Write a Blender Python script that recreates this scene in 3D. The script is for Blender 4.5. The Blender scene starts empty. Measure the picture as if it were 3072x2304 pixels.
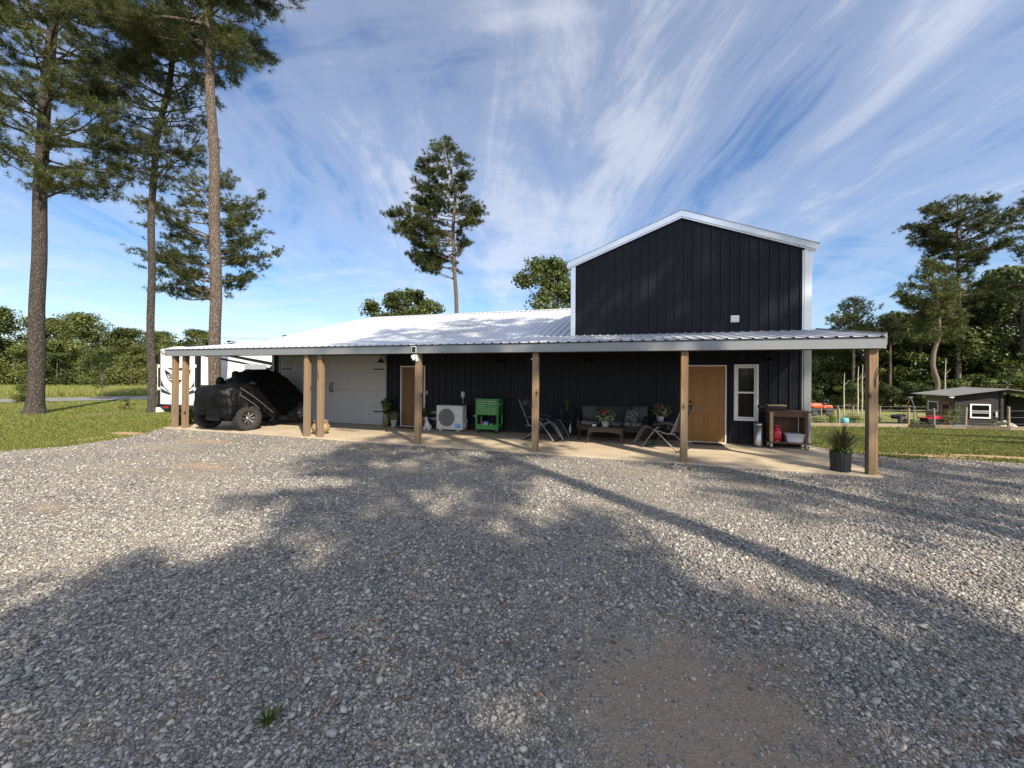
import bpy, math, random
import numpy as np
from mathutils import Vector, Matrix
PI = math.pi
R = math.radians
sc = bpy.context.scene
COL = sc.collection
rng = np.random.default_rng(7)
random.seed(7)

# ------------------------------------------------------------------ frame
# world x runs along the front of the barn, y runs into it, z up; origin at the foot of the corner post
CAM = np.array([-4.224, -9.045, 1.816])
YAW = 0.3042
RIGHT = np.array([math.cos(YAW), math.sin(YAW), 0.0])
FWD = np.array([-math.sin(YAW), math.cos(YAW), 0.0])


def smooth01(t):
    t = np.clip(t, 0, 1)
    return t * t * (3 - 2 * t)


def terrain(x, y):
    """height of the ground: level round the barn, falling away to the pasture beyond its right end"""
    x = np.asarray(x, float); y = np.asarray(y, float)
    X = (x - CAM[0]) * RIGHT[0] + (y - CAM[1]) * RIGHT[1]
    Y = (x - CAM[0]) * FWD[0] + (y - CAM[1]) * FWD[1]
    w = smooth01((X / np.maximum(Y, 1.0) - 0.30) / 0.35)
    d = np.clip(Y - 9.5, 0, None)
    drop = np.where(d < 15.5, d * 0.085, 15.5 * 0.085 + (np.minimum(d, 90) - 15.5) * 0.05)
    return -0.035 - w * drop


def ground_at(x, y):
    return float(terrain(x, y))


# ------------------------------------------------------------------ objects
def tag(o, label=None, cat=None, group=None, kind=None):
    if label: o['label'] = label
    if cat: o['category'] = cat
    if group: o['group'] = group
    if kind: o['kind'] = kind
    return o


def thing(name, label, cat, loc=(0, 0, 0), rz=0.0, group=None):
    o = bpy.data.objects.new(name, None)
    o.empty_display_size = 0.2
    COL.objects.link(o)
    o.location = loc
    o.rotation_euler = (0, 0, rz)
    return tag(o, label, cat, group)


def kids(o):
    return [c for c in bpy.data.objects if c.parent == o]


def copy_tree(o, parent=None):
    c = o.copy()
    COL.objects.link(c)
    if parent is not None:
        c.parent = parent
    for ch in kids(o):
        copy_tree(ch, c)
    return c


class MB:
    """collects shapes and links them as ONE mesh object"""

    def __init__(self):
        self.v = []; self.f = []; self.m = []; self.s = []
        self.mi = 0

    def add(self, vs, fs, smooth=False):
        b = len(self.v)
        self.v.extend([tuple(map(float, p)) for p in vs])
        for f in fs:
            self.f.append(tuple(b + i for i in f)); self.m.append(self.mi); self.s.append(smooth)
        return self

    def mat(self, i):
        self.mi = i
        return self

    def box(self, x0, x1, y0, y1, z0, z1, rot=None, c=None):
        vs = [(x, y, z) for z in (z0, z1) for y in (y0, y1) for x in (x0, x1)]
        if rot is not None:
            c = Vector(c if c is not None else ((x0 + x1) / 2, (y0 + y1) / 2, (z0 + z1) / 2))
            vs = [tuple(c + rot @ (Vector(p) - c)) for p in vs]
        return self.add(vs, [(0, 2, 3, 1), (4, 5, 7, 6), (0, 1, 5, 4), (2, 6, 7, 3), (0, 4, 6, 2), (1, 3, 7, 5)])

    def prism(self, poly, d, axis='y', at=0.0):
        """polygon in the plane across axis, thickened from at to at+d"""
        n = len(poly)
        def p3(a, b, t):
            return {'y': (a, t, b), 'x': (t, a, b), 'z': (a, b, t)}[axis]
        vs = [p3(a, b, at) for a, b in poly] + [p3(a, b, at + d) for a, b in poly]
        fs = [tuple(range(n)), tuple(range(2 * n - 1, n - 1, -1))]
        fs += [(i, i + n, (i + 1) % n + n, (i + 1) % n) for i in range(n)]
        return self.add(vs, fs)

    def tube(self, path, rad, n=8, cap=True, smooth=True, squash=None):
        P = [Vector(p) for p in path]
        rad = rad if hasattr(rad, '__len__') else [rad] * len(P)
        t0 = (P[1] - P[0]).normalized()
        up = Vector((0, 0, 1)) if abs(t0.z) < 0.9 else Vector((1, 0, 0))
        a = t0.cross(up).normalized(); vs = []; fs = []
        for i, p in enumerate(P):
            t = (P[min(i + 1, len(P) - 1)] - P[max(i - 1, 0)]).normalized()
            a = (a - t * a.dot(t)).normalized(); b = t.cross(a)
            for k in range(n):
                an = 2 * PI * k / n
                vs.append(p + a * math.cos(an) * rad[i] + b * math.sin(an) * rad[i] * (squash or 1))
        for i in range(len(P) - 1):
            for k in range(n):
                fs.append((i * n + k, i * n + (k + 1) % n, (i + 1) * n + (k + 1) % n, (i + 1) * n + k))
        self.add(vs, fs, smooth)
        if cap:
            self.add(vs[:n], [tuple(range(n - 1, -1, -1))])
            self.add(vs[-n:], [tuple(range(n))])
        return self

    def bar(self, p0, p1, w, h=None):
        """square bar between two points"""
        h = h or w
        p0 = Vector(p0); p1 = Vector(p1); t = (p1 - p0).normalized()
        up = Vector((0, 0, 1)) if abs(t.z) < 0.95 else Vector((0, 1, 0))
        a = t.cross(up).normalized() * w / 2; b = t.cross(a).normalized() * h / 2
        vs = [p + s * a + q * b for p in (p0, p1) for s, q in ((-1, -1), (1, -1), (1, 1), (-1, 1))]
        return self.add(vs, [(0, 1, 2, 3), (7, 6, 5, 4), (0, 4, 5, 1), (1, 5, 6, 2), (2, 6, 7, 3), (3, 7, 4, 0)])

    def lathe(self, prof, c=(0, 0, 0), n=24, axis='z', smooth=True, cap=True, sx=1, sy=1):
        vs = []; fs = []; m = len(prof)
        for r, h in prof:
            for k in range(n):
                a = 2 * PI * k / n
                x, y = r * math.cos(a) * sx, r * math.sin(a) * sy
                q = {'z': (x, y, h), 'y': (x, h, y), 'x': (h, x, y)}[axis]
                vs.append((c[0] + q[0], c[1] + q[1], c[2] + q[2]))
        for i in range(m - 1):
            for k in range(n):
                fs.append((i * n + k, i * n + (k + 1) % n, (i + 1) * n + (k + 1) % n, (i + 1) * n + k))
        self.add(vs, fs, smooth)
        if cap:
            self.add(vs[:n], [tuple(range(n - 1, -1, -1))]); self.add(vs[-n:], [tuple(range(n))])
        return self

    def blob(self, c, r, n=10, m=7, jit=0.0, seed=0, sup=1.0):
        """rounded lump; sup < 1 makes it boxier"""
        q = random.Random(seed); vs = []; fs = []
        for i in range(m + 1):
            th = PI * i / m
            for k in range(n):
                a = 2 * PI * k / n
                d = [math.sin(th) * math.cos(a), math.sin(th) * math.sin(a), math.cos(th)]
                d = [math.copysign(abs(t) ** sup, t) for t in d]
                j = 1 + q.uniform(-jit, jit)
                vs.append((c[0] + r[0] * d[0] * j, c[1] + r[1] * d[1] * j, c[2] + r[2] * d[2] * j))
        for i in range(m):
            for k in range(n):
                fs.append((i * n + k, (i + 1) * n + k, (i + 1) * n + (k + 1) % n, i * n + (k + 1) % n))
        return self.add(vs, fs, True)

    def build(self, name, mats, parent=None, bevel=0.0, sub=0):
        me = bpy.data.meshes.new(name)
        me.from_pydata(self.v, [], self.f)
        if not isinstance(mats, (list, tuple)): mats = [mats]
        for m in mats: me.materials.append(m)
        me.polygons.foreach_set('material_index', self.m)
        me.polygons.foreach_set('use_smooth', self.s)
        me.update()
        o = bpy.data.objects.new(name, me)
        COL.objects.link(o)
        if parent is not None: o.parent = parent
        if bevel:
            b = o.modifiers.new('Bevel', 'BEVEL'); b.width = bevel; b.segments = 2; b.limit_method = 'ANGLE'; b.angle_limit = R(40)
        if sub:
            s = o.modifiers.new('Subdivision', 'SUBSURF'); s.levels = sub; s.render_levels = sub
        return o


def np_obj(name, v, f, mat, parent=None, tint=None, smooth=False):
    """v (N,3), f (M,k) as one mesh object; tint is a value per face"""
    v = np.ascontiguousarray(v, np.float32); f = np.ascontiguousarray(f, np.int32)
    me = bpy.data.meshes.new(name)
    M, k = f.shape
    me.vertices.add(len(v)); me.vertices.foreach_set('co', v.ravel())
    me.loops.add(M * k); me.loops.foreach_set('vertex_index', f.ravel())
    me.polygons.add(M); me.polygons.foreach_set('loop_start', np.arange(0, M * k, k, dtype=np.int32))
    if smooth: me.polygons.foreach_set('use_smooth', np.ones(M, bool))
    me.update(calc_edges=True)
    if tint is not None:
        a = me.attributes.new('tint', 'FLOAT', 'FACE')
        a.data.foreach_set('value', np.ascontiguousarray(tint, np.float32))
    me.materials.append(mat)
    o = bpy.data.objects.new(name, me)
    COL.objects.link(o)
    if parent is not None: o.parent = parent
    return o


def text_mesh(name, body, size, depth, mat, parent, loc, rot=(PI / 2, 0, 0), align='CENTER'):
    cu = bpy.data.curves.new(name, 'FONT')
    cu.body = body; cu.size = size; cu.extrude = depth; cu.align_x = align
    t = bpy.data.objects.new(name + '_curve', cu)
    COL.objects.link(t)
    dg = bpy.context.evaluated_depsgraph_get()
    me = bpy.data.meshes.new_from_object(t.evaluated_get(dg))
    bpy.data.objects.remove(t); bpy.data.curves.remove(cu)
    me.materials.clear(); me.materials.append(mat)
    o = bpy.data.objects.new(name, me)
    COL.objects.link(o)
    o.location = loc; o.rotation_euler = rot; o.parent = parent
    return o


# ------------------------------------------------------------------ materials
class NT:
    def __init__(self, name):
        self.mat = bpy.data.materials.new(name)
        self.mat.use_nodes = True
        self.t = self.mat.node_tree
        self.t.nodes.clear()
        self.out = self.n('ShaderNodeOutputMaterial')

    def n(self, kind, **kw):
        o = self.t.nodes.new(kind)
        for k, v in kw.items():
            if k.startswith('_'):
                o.inputs[k[1:].replace('_', ' ')].default_value = v
            else:
                setattr(o, k, v)
        return o

    def l(self, a, b):
        self.t.links.new(a, b)

    def val(self, x, sock):
        if hasattr(x, 'is_output'): self.l(x, sock)
        else: sock.default_value = x

    def math(self, op, a, b=0.0, c=None, clamp=False):
        m = self.n('ShaderNodeMath', operation=op); m.use_clamp = clamp
        self.val(a, m.inputs[0]); self.val(b, m.inputs[1])
        if c is not None: self.val(c, m.inputs[2])
        return m.outputs[0]

    def mix(self, fac, a, b, blend='MIX'):
        m = self.n('ShaderNodeMix', data_type='RGBA', blend_type=blend)
        self.val(fac, m.inputs[0])
        for x, s in ((a, m.inputs[6]), (b, m.inputs[7])):
            if not hasattr(x, 'is_output') and len(x) == 3: x = (*x, 1)
            self.val(x, s)
        return m.outputs[2]

    def ramp(self, fac, stops, interp='LINEAR'):
        r = self.n('ShaderNodeValToRGB'); cr = r.color_ramp; cr.interpolation = interp
        while len(cr.elements) < len(stops): cr.elements.new(0.5)
        for e, (p, c) in zip(cr.elements, stops):
            e.position = p
            e.color = (c, c, c, 1) if not hasattr(c, '__len__') else (*c, 1)
        self.l(fac, r.inputs[0])
        return r.outputs[0]

    def coords(self, which='Object', scale=(1, 1, 1), loc=(0, 0, 0), rot=(0, 0, 0)):
        tc = self.n('ShaderNodeTexCoord') if which != 'Position' else self.n('ShaderNodeNewGeometry')
        mp = self.n('ShaderNodeMapping')
        mp.inputs['Scale'].default_value = scale; mp.inputs['Location'].default_value = loc; mp.inputs['Rotation'].default_value = rot
        self.l(tc.outputs[which], mp.inputs['Vector'])
        return mp.outputs[0]

    def noise(self, vec, scale=5, detail=4, rough=0.55, dist=0.0, out='Fac'):
        o = self.n('ShaderNodeTexNoise', _Scale=scale, _Detail=detail, _Roughness=rough, _Distortion=dist)
        self.l(vec, o.inputs['Vector'])
        return o.outputs[out]

    def voronoi(self, vec, scale=5, feature='F1', out='Distance', rnd=1.0):
        o = self.n('ShaderNodeTexVoronoi', feature=feature, _Scale=scale, _Randomness=rnd)
        self.l(vec, o.inputs['Vector'])
        return o.outputs[out]

    def bump(self, h, strength=0.3, dist=0.01, normal=None):
        b = self.n('ShaderNodeBump', _Strength=strength, _Distance=dist)
        self.l(h, b.inputs['Height'])
        if normal is not None: self.l(normal, b.inputs['Normal'])
        return b.outputs[0]

    def pbsdf(self, color, rough=0.6, metal=0.0, normal=None, spec=0.5, **kw):
        p = self.n('ShaderNodeBsdfPrincipled')
        if not hasattr(color, 'is_output') and len(color) == 3: color = (*color, 1)
        self.val(color, p.inputs['Base Color']); self.val(rough, p.inputs['Roughness']); self.val(metal, p.inputs['Metallic'])
        p.inputs['Specular IOR Level'].default_value = spec
        if normal is not None: self.l(normal, p.inputs['Normal'])
        for k, v in kw.items(): self.val(v, p.inputs[k.replace('_', ' ')])
        self.l(p.outputs[0], self.out.inputs[0])
        return p


def plain(name, color, rough=0.55, metal=0.0, var=0.12, scale=6, bump=0.0, bscale=60, spec=0.5, coat=0.0):
    """a painted or moulded surface with slight mottling and wear"""
    m = NT(name)
    v = m.coords('Object')
    n = m.noise(v, scale, 5, 0.6)
    c0 = tuple(x * (1 - var) for x in color); c1 = tuple(min(1, x * (1 + var)) for x in color)
    c = m.mix(n, c0, c1)
    r = m.math('ADD', m.math('MULTIPLY', m.noise(v, scale * 3, 3), 0.2), rough - 0.1)
    nr = m.bump(m.noise(v, bscale, 3), bump, 0.01) if bump else None
    m.pbsdf(c, r, metal, nr, spec, Coat_Weight=coat)
    return m.mat


def leafmat(name, dark, light, trans=0.3, rough=0.5):
    m = NT(name)
    at = m.n('ShaderNodeAttribute'); at.attribute_name = 'tint'
    oi = m.n('ShaderNodeObjectInfo')
    f = m.math('ADD', at.outputs['Fac'], m.math('MULTIPLY', m.math('SUBTRACT', oi.outputs['Random'], 0.5), 0.42), clamp=True)
    c = m.mix(f, dark, light)
    p = m.pbsdf(c, rough, 0, None, 0.35)
    tr = m.n('ShaderNodeBsdfTranslucent')
    m.l(m.mix(0.5, c, (0.16, 0.22, 0.03)), tr.inputs[0])
    ms = m.n('ShaderNodeMixShader'); ms.inputs[0].default_value = trans
    m.l(p.outputs[0], ms.inputs[1]); m.l(tr.outputs[0], ms.inputs[2]); m.l(ms.outputs[0], m.out.inputs[0])
    return m.mat


def wood_mat(name, ca, cb, grain=1.0, rough=0.75, knots=True, axis='z', grey=None):
    m = NT(name)
    oi = m.n('ShaderNodeObjectInfo')
    tc = m.n('ShaderNodeTexCoord')
    off = m.n('ShaderNodeVectorMath', operation='ADD')
    cmb = m.n('ShaderNodeCombineXYZ')
    k = m.math('MULTIPLY', oi.outputs['Random'], 37.0)
    for i in range(3): m.l(k, cmb.inputs[i])
    m.l(tc.outputs['Object'], off.inputs[0]); m.l(cmb.outputs[0], off.inputs[1])
    def mp(s):
        q = m.n('ShaderNodeMapping'); q.inputs['Scale'].default_value = s; m.l(off.outputs[0], q.inputs['Vector']); return q.outputs[0]
    st = {'z': (1, 1, 0.06), 'x': (0.06, 1, 1), 'y': (1, 0.06, 1)}[axis]
    g = m.noise(mp(st), 26 * grain, 6, 0.65, 1.2)
    g2 = m.noise(mp(tuple(0.4 * s for s in st)), 14 * grain, 3, 0.5, 0.5)
    c = m.mix(m.ramp(g, [(0.3, 0.0), (0.7, 1.0)]), ca, cb)
    if grey: c = m.mix(m.ramp(g2, [(0.36, 0.0), (0.56, 0.85)]), c, grey)
    h = g
    if knots:
        kn = m.voronoi(mp({'z': (3.2, 3.2, 1.7), 'x': (1.7, 3.2, 3.2), 'y': (3.2, 1.7, 3.2)}[axis]), 1.0)
        c = m.mix(m.ramp(kn, [(0.05, 1.0), (0.16, 0.0)]), c, tuple(0.35 * x for x in ca))
    m.pbsdf(c, rough, 0, m.bump(h, 0.35, 0.01), 0.3)
    return m.mat


M = {}
M['black_siding'] = None
M['ceiling'] = plain('ceiling_liner', (0.006, 0.006, 0.008), 0.7, spec=0.1)
M['galv'] = plain('galvalume_trim', (0.23, 0.245, 0.255), 0.45, 0.35, 0.07, 1.2)
M['white_trim'] = plain('bright_metal_trim', (0.74, 0.76, 0.78), 0.30, 0.75, 0.05, 0.7)
M['white_paint'] = plain('white_paint', (0.74, 0.74, 0.73), 0.45, 0, 0.05)
M['garage_paint'] = plain('garage_door_paint', (0.36, 0.365, 0.37), 0.5, 0, 0.05, 1.5)
M['iron'] = plain('black_iron', (0.012, 0.012, 0.013), 0.5)
M['black_plastic'] = plain('black_plastic', (0.018, 0.018, 0.02), 0.45)
M['rubber'] = plain('tyre_rubber', (0.034, 0.032, 0.031), 0.8, 0, 0.25, 8, 0.2, 90)
M['steel'] = plain('brushed_steel', (0.58, 0.58, 0.57), 0.34, 0.85)
M['chrome'] = plain('bright_alloy', (0.62, 0.62, 0.63), 0.28, 0.9)
M['grey_tube'] = plain('grey_chair_tube', (0.20, 0.20, 0.21), 0.4, 0.6)
M['glass_dark'] = plain('dark_window_glass', (0.006, 0.006, 0.007), 0.06, 0, 0.1, spec=0.18)
M['solar'] = plain('solar_cells', (0.012, 0.014, 0.022), 0.2)
M['door_brown'] = plain('brown_door_paint', (0.14, 0.060, 0.018), 0.45, 0, 0.08)
M['door_tan'] = plain('tan_door_paint', (0.27, 0.115, 0.016), 0.42, 0, 0.07)
M['cart_green'] = plain('green_tool_cart_paint', (0.035, 0.24, 0.045), 0.32, 0, 0.08, coat=0.3)
M['ac_white'] = plain('ac_casing', (0.62, 0.62, 0.58), 0.45, 0, 0.05)
M['ac_dark'] = plain('ac_grille_shadow', (0.03, 0.03, 0.032), 0.6)
M['ac_grille'] = plain('ac_grille_plastic', (0.40, 0.40, 0.38), 0.5)
M['label_blue'] = plain('blue_label', (0.05, 0.30, 0.62), 0.5)
M['red_steel'] = plain('red_gas_tank_paint', (0.50, 0.018, 0.045), 0.35, 0, 0.08, coat=0.3)
M['tub_grey'] = plain('grey_tub_plastic', (0.42, 0.44, 0.47), 0.5)
M['orange'] = plain('orange_machine_paint', (0.75, 0.10, 0.025), 0.45)
M['teal'] = plain('teal_plastic', (0.12, 0.42, 0.40), 0.5)
M['blue_plastic'] = plain('blue_plastic', (0.06, 0.17, 0.36), 0.5)
M['terracotta'] = plain('worn_terracotta', (0.33, 0.225, 0.13), 0.85, 0, 0.5, 14, 0.4, 40)
M['pot_olive'] = plain('olive_glazed_pot', (0.13, 0.11, 0.035), 0.4, 0, 0.5, 14)
M['pot_white'] = plain('white_pot', (0.42, 0.41, 0.40), 0.5)
M['pot_black'] = plain('black_pot', (0.014, 0.014, 0.016), 0.5, 0, 0.2)
M['soil'] = plain('potting_soil', (0.03, 0.02, 0.014), 0.95, 0, 0.4, 30, 0.6, 60)
M['wicker'] = plain('dark_wicker', (0.022, 0.015, 0.012), 0.6, 0, 0.4, 40, 0.6, 120)
M['wicker_brown'] = plain('brown_wicker', (0.06, 0.037, 0.027), 0.6, 0, 0.4, 30, 0.6, 120)
M['sling'] = plain('black_sling_fabric', (0.02, 0.02, 0.022), 0.8, 0, 0.2, 20, 0.3, 200)
M['pillow_grey'] = plain('grey_pillow', (0.075, 0.075, 0.07), 0.9, 0, 0.12, 8, 0.3, 200)
M['figurine'] = plain('white_glazed_figurine', (0.62, 0.62, 0.62), 0.4, 0, 0.08)
M['mat_brown'] = plain('brown_coir_mat', (0.10, 0.05, 0.03), 0.95, 0, 0.4, 40, 0.6, 150)
M['rv_white'] = plain('white_gelcoat', (0.84, 0.84, 0.82), 0.25, 0, 0.03, 1.0, coat=0.3)
M['rv_black'] = plain('black_vinyl_decal', (0.014, 0.016, 0.02), 0.3)
M['rv_navy'] = plain('navy_vinyl_decal', (0.015, 0.05, 0.10), 0.3)
M['rv_grey'] = plain('grey_rv_panel', (0.36, 0.40, 0.43), 0.35)
M['red_lens'] = plain('red_tail_lamp', (0.45, 0.01, 0.015), 0.2)
M['shed_metal'] = plain('weathered_tin_roof', (0.20, 0.195, 0.185), 0.5, 0.4, 0.25, 2)
M['shed_wood'] = wood_mat('weathered_shed_boards', (0.014, 0.013, 0.0125), (0.058, 0.054, 0.050), 0.6, 0.9, False, 'x')
M['shed_wall_tan'] = wood_mat('weathered_tan_boards', (0.16, 0.13, 0.08), (0.27, 0.22, 0.14), 0.6, 0.9, False, 'z')
M['shed_orange'] = plain('orange_wood_door', (0.45, 0.17, 0.06), 0.7)
M['post_wood'] = wood_mat('treated_pine_post', (0.135, 0.073, 0.032), (0.41, 0.255, 0.125), 0.8, 0.75, True, 'z', (0.21, 0.158, 0.107))
M['fence_wood'] = wood_mat('grey_fence_wood', (0.20, 0.16, 0.11), (0.38, 0.31, 0.22), 1.0, 0.85, False, 'z')
M['cart_wood'] = wood_mat('dark_stained_cart_wood', (0.06, 0.032, 0.02), (0.17, 0.10, 0.06), 1.2, 0.6, False, 'z')
M['board_wood'] = wood_mat('pale_cutting_board', (0.36, 0.25, 0.13), (0.52, 0.38, 0.22), 1.0, 0.6, False, 'x')
M['pole_wood'] = plain('utility_pole_wood', (0.40, 0.36, 0.30), 0.8)
M['pine'] = leafmat('pine_needles', (0.022, 0.034, 0.013), (0.135, 0.150, 0.044), 0.25)
M['leaf'] = leafmat('oak_leaves', (0.030, 0.048, 0.012), (0.175, 0.198, 0.045), 0.30)
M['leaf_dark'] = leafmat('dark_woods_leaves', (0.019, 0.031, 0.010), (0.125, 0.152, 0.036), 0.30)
M['leaf_pot'] = leafmat('potted_leaves', (0.02, 0.045, 0.015), (0.10, 0.17, 0.04), 0.25)
M['leaf_lime'] = leafmat('lime_potted_leaves', (0.08, 0.14, 0.01), (0.20, 0.30, 0.03), 0.3)
M['petal'] = leafmat('red_petals', (0.30, 0.015, 0.03), (0.70, 0.06, 0.10), 0.3)
M['petal_pale'] = leafmat('pale_leaves', (0.16, 0.20, 0.10), (0.48, 0.50, 0.38), 0.3)
M['grass_blade'] = leafmat('grass_blades', (0.060, 0.095, 0.018), (0.26, 0.270, 0.062), 0.3, 0.6)
M['pasture_blade'] = leafmat('pasture_blades', (0.075, 0.105, 0.020), (0.32, 0.300, 0.085), 0.35, 0.6)
M['field_grass'] = leafmat('tall_field_grass', (0.12, 0.15, 0.03), (0.30, 0.31, 0.09), 0.3, 0.6)
M['purple_grass'] = leafmat('dark_fountain_grass', (0.02, 0.018, 0.012), (0.09, 0.08, 0.04), 0.2)


def siding_mat():
    m = NT('black_siding')
    p = m.coords('Object')
    n = m.noise(p, 2.0, 5, 0.6); st_ = m.noise(m.coords('Object', (7, 1, 0.25)), 3.0, 4, 0.6)
    c = m.mix(m.math('ADD', m.math('MULTIPLY', n, 0.4), m.math('MULTIPLY', st_, 0.6)), (0.0095, 0.0108, 0.0155), (0.0160, 0.0178, 0.0250))
    sp = m.n('ShaderNodeSeparateXYZ'); m.l(p, sp.inputs[0])
    low = m.math('SUBTRACT', m.math('ADD', m.math('MULTIPLY', m.noise(p, 5, 5, 0.7), 0.5), 0.02), sp.outputs[2], clamp=True)
    c = m.mix(m.math('MULTIPLY', low, 1.0, clamp=True), c, (0.10, 0.075, 0.05))
    wv = m.noise(m.coords('Object', (2.2, 1, 0.5)), 1.6, 2, 0.5)
    m.pbsdf(c, m.math('ADD', m.math('MULTIPLY', n, 0.2), 0.32), 0, m.bump(wv, 0.35, 0.03), 0.15)
    return m.mat


M['black_siding'] = siding_mat()


def bark_mat(name, ca, cb, sc_=1.0):
    m = NT(name)
    v = m.coords('Object', (19 * sc_, 19 * sc_, 5.0 * sc_))
    w = m.n('ShaderNodeVectorMath', operation='ADD')
    nz = m.n('ShaderNodeTexNoise', _Scale=1.6, _Detail=3); m.l(v, nz.inputs['Vector'])
    m.l(v, w.inputs[0]); m.l(nz.outputs['Color'], w.inputs[1])
    e = m.voronoi(w.outputs[0], 1.3, 'DISTANCE_TO_EDGE')
    cell = m.n('ShaderNodeTexVoronoi', _Scale=1.3); m.l(w.outputs[0], cell.inputs['Vector'])
    fine = m.noise(m.coords('Object', (20, 20, 8)), 3, 5, 0.7)
    plate = m.ramp(e, [(0.0, 0.0), (0.22, 1.0)])
    c = m.mix(m.math('ADD', m.math('MULTIPLY', fine, 0.6), m.math('MULTIPLY', cell.outputs['Color'], 0.4)), ca, cb)
    c = m.mix(plate, tuple(0.60 * x for x in ca), c)
    h = m.math('ADD', m.math('MULTIPLY', plate, 0.8), m.math('MULTIPLY', fine, 0.3))
    m.pbsdf(c, 0.9, 0, m.bump(h, 0.8, 0.03), 0.2)
    return m.mat


M['bark'] = bark_mat('pine_bark', (0.10, 0.075, 0.058), (0.30, 0.245, 0.205))
M['bark_dark'] = bark_mat('dark_pine_bark', (0.05, 0.042, 0.036), (0.17, 0.145, 0.125))
M['bark_far'] = plain('far_bark', (0.15, 0.115, 0.09), 0.9, 0, 0.3, 3)
M['dead_wood'] = plain('bleached_dead_wood', (0.42, 0.37, 0.29), 0.85, 0, 0.25, 3)
SKY_STRENGTH = 0.10; CLOUD = 6.4; SUN_STRENGTH = 5.0; EXPOSURE = 0.68; GLOW = 1.6; CLOUD_OFF = (12.6, 5.5, 0); SKY_SAT = 1.15; SKY_TINT = (1.0, 1.03, 1.10); COVER = [(0.455, 0.0), (0.55, 0.24), (0.65, 0.56), (0.78, 0.95)]

# ------------------------------------------------------------------ ground, gravel, road, slab
EDGE_L = [(-19.1, -0.12), (-18.75, -0.55), (-18.15, -1.2), (-17.85, -1.8), (-17.6, -3.1), (-18.1, -4.0), (-20.2, -7.2), (-27, -16)]
EDGE_R = [(40, -13), (14, -2.2), (7, 1.1), (4.6, 2.15), (3.8, 2.35), (2.6, 2.45), (1.5, 2.1), (0.8, 2.5), (0.25, 3.4)]


def roughen(pts, step=0.06, amp=0.07, seed=1):
    q = random.Random(seed); out = []
    for (x0, y0), (x1, y1) in zip(pts[:-1], pts[1:]):
        L = math.hypot(x1 - x0, y1 - y0); st = step if L < 12 else 0.4
        n = max(1, int(L / st))
        for i in range(n):
            t = i / n
            s = 0.5 * math.sin(i * 0.21 + x0 * 3) + 0.5 * math.sin(i * 0.083 + y0)
            out.append((x0 + (x1 - x0) * t + q.uniform(-amp, amp) * 0.6 + s * amp, y0 + (y1 - y0) * t + q.uniform(-amp, amp) * 0.6 + s * amp))
    out.append(pts[-1])
    return out


GRAVEL = roughen(EDGE_L) + [(-27, -40), (40, -40)] + roughen(EDGE_R, seed=2) + [(0.0, 3.4), (0.0, 1.0), (-19.0, 1.0)]
GP = np.array(EDGE_L + [(-27, -40), (40, -40)] + EDGE_R + [(0.0, 3.4), (0.0, 1.0), (-19.0, 1.0)])
DIRT = [(-3.85, -6.72, 0.95, 0.85, 0.95), (-3.95, -7.6, 0.8, 0.6, 0.85), (-15.16, -1.45, 1.5, 0.28, 0.6), (-12.3, -3.5, 0.9, 0.32, 0.6), (-12.4, -4.15, 1.2, 0.3, 0.5),
        (-11.86, -5.84, 0.5, 0.18, 0.8), (-15.0, -2.5, 1.2, 0.25, 0.5), (-2.25, -1.45, 0.7, 0.28, 0.6), (-3.1, -5.3, 0.5, 0.25, 0.5), (-10.3, -0.8, 1.0, 0.3, 0.5)]


def in_poly(x, y, P):
    ins = np.zeros(len(x), bool); n = len(P)
    for i in range(n):
        x0, y0 = P[i]; x1, y1 = P[(i + 1) % n]
        if y0 == y1: continue
        c = ((y0 > y) != (y1 > y)) & (x < (x1 - x0) * (y - y0) / (y1 - y0) + x0)
        ins ^= c
    return ins


def dirt_at(x, y):
    d = np.zeros(len(x))
    for cx, cy, rx, ry, s in DIRT:
        r = np.sqrt(((x - cx) / rx) ** 2 + ((y - cy) / ry) ** 2)
        d = np.maximum(d, s * (1 - smooth01((r - 0.45) / 0.75)))
    return d


def blobs(m, vec, blobs_, nz):
    """soft-edged patches at given places, edges broken up by noise"""
    tot = None
    sep = m.n('ShaderNodeSeparateXYZ'); m.l(vec, sep.inputs[0])
    for cx, cy, rx, ry, s in blobs_:
        a = m.math('DIVIDE', m.math('SUBTRACT', sep.outputs[0], cx), rx)
        b = m.math('DIVIDE', m.math('SUBTRACT', sep.outputs[1], cy), ry)
        r = m.math('SQRT', m.math('ADD', m.math('MULTIPLY', a, a), m.math('MULTIPLY', b, b)))
        r = m.math('ADD', r, m.math('MULTIPLY', m.math('SUBTRACT', nz, 0.5), 1.1))
        f = m.math('MULTIPLY', m.math('SUBTRACT', 1.2, r), 1.35 * s, clamp=True)
        tot = f if tot is None else m.math('MAXIMUM', tot, f)
    return tot


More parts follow.
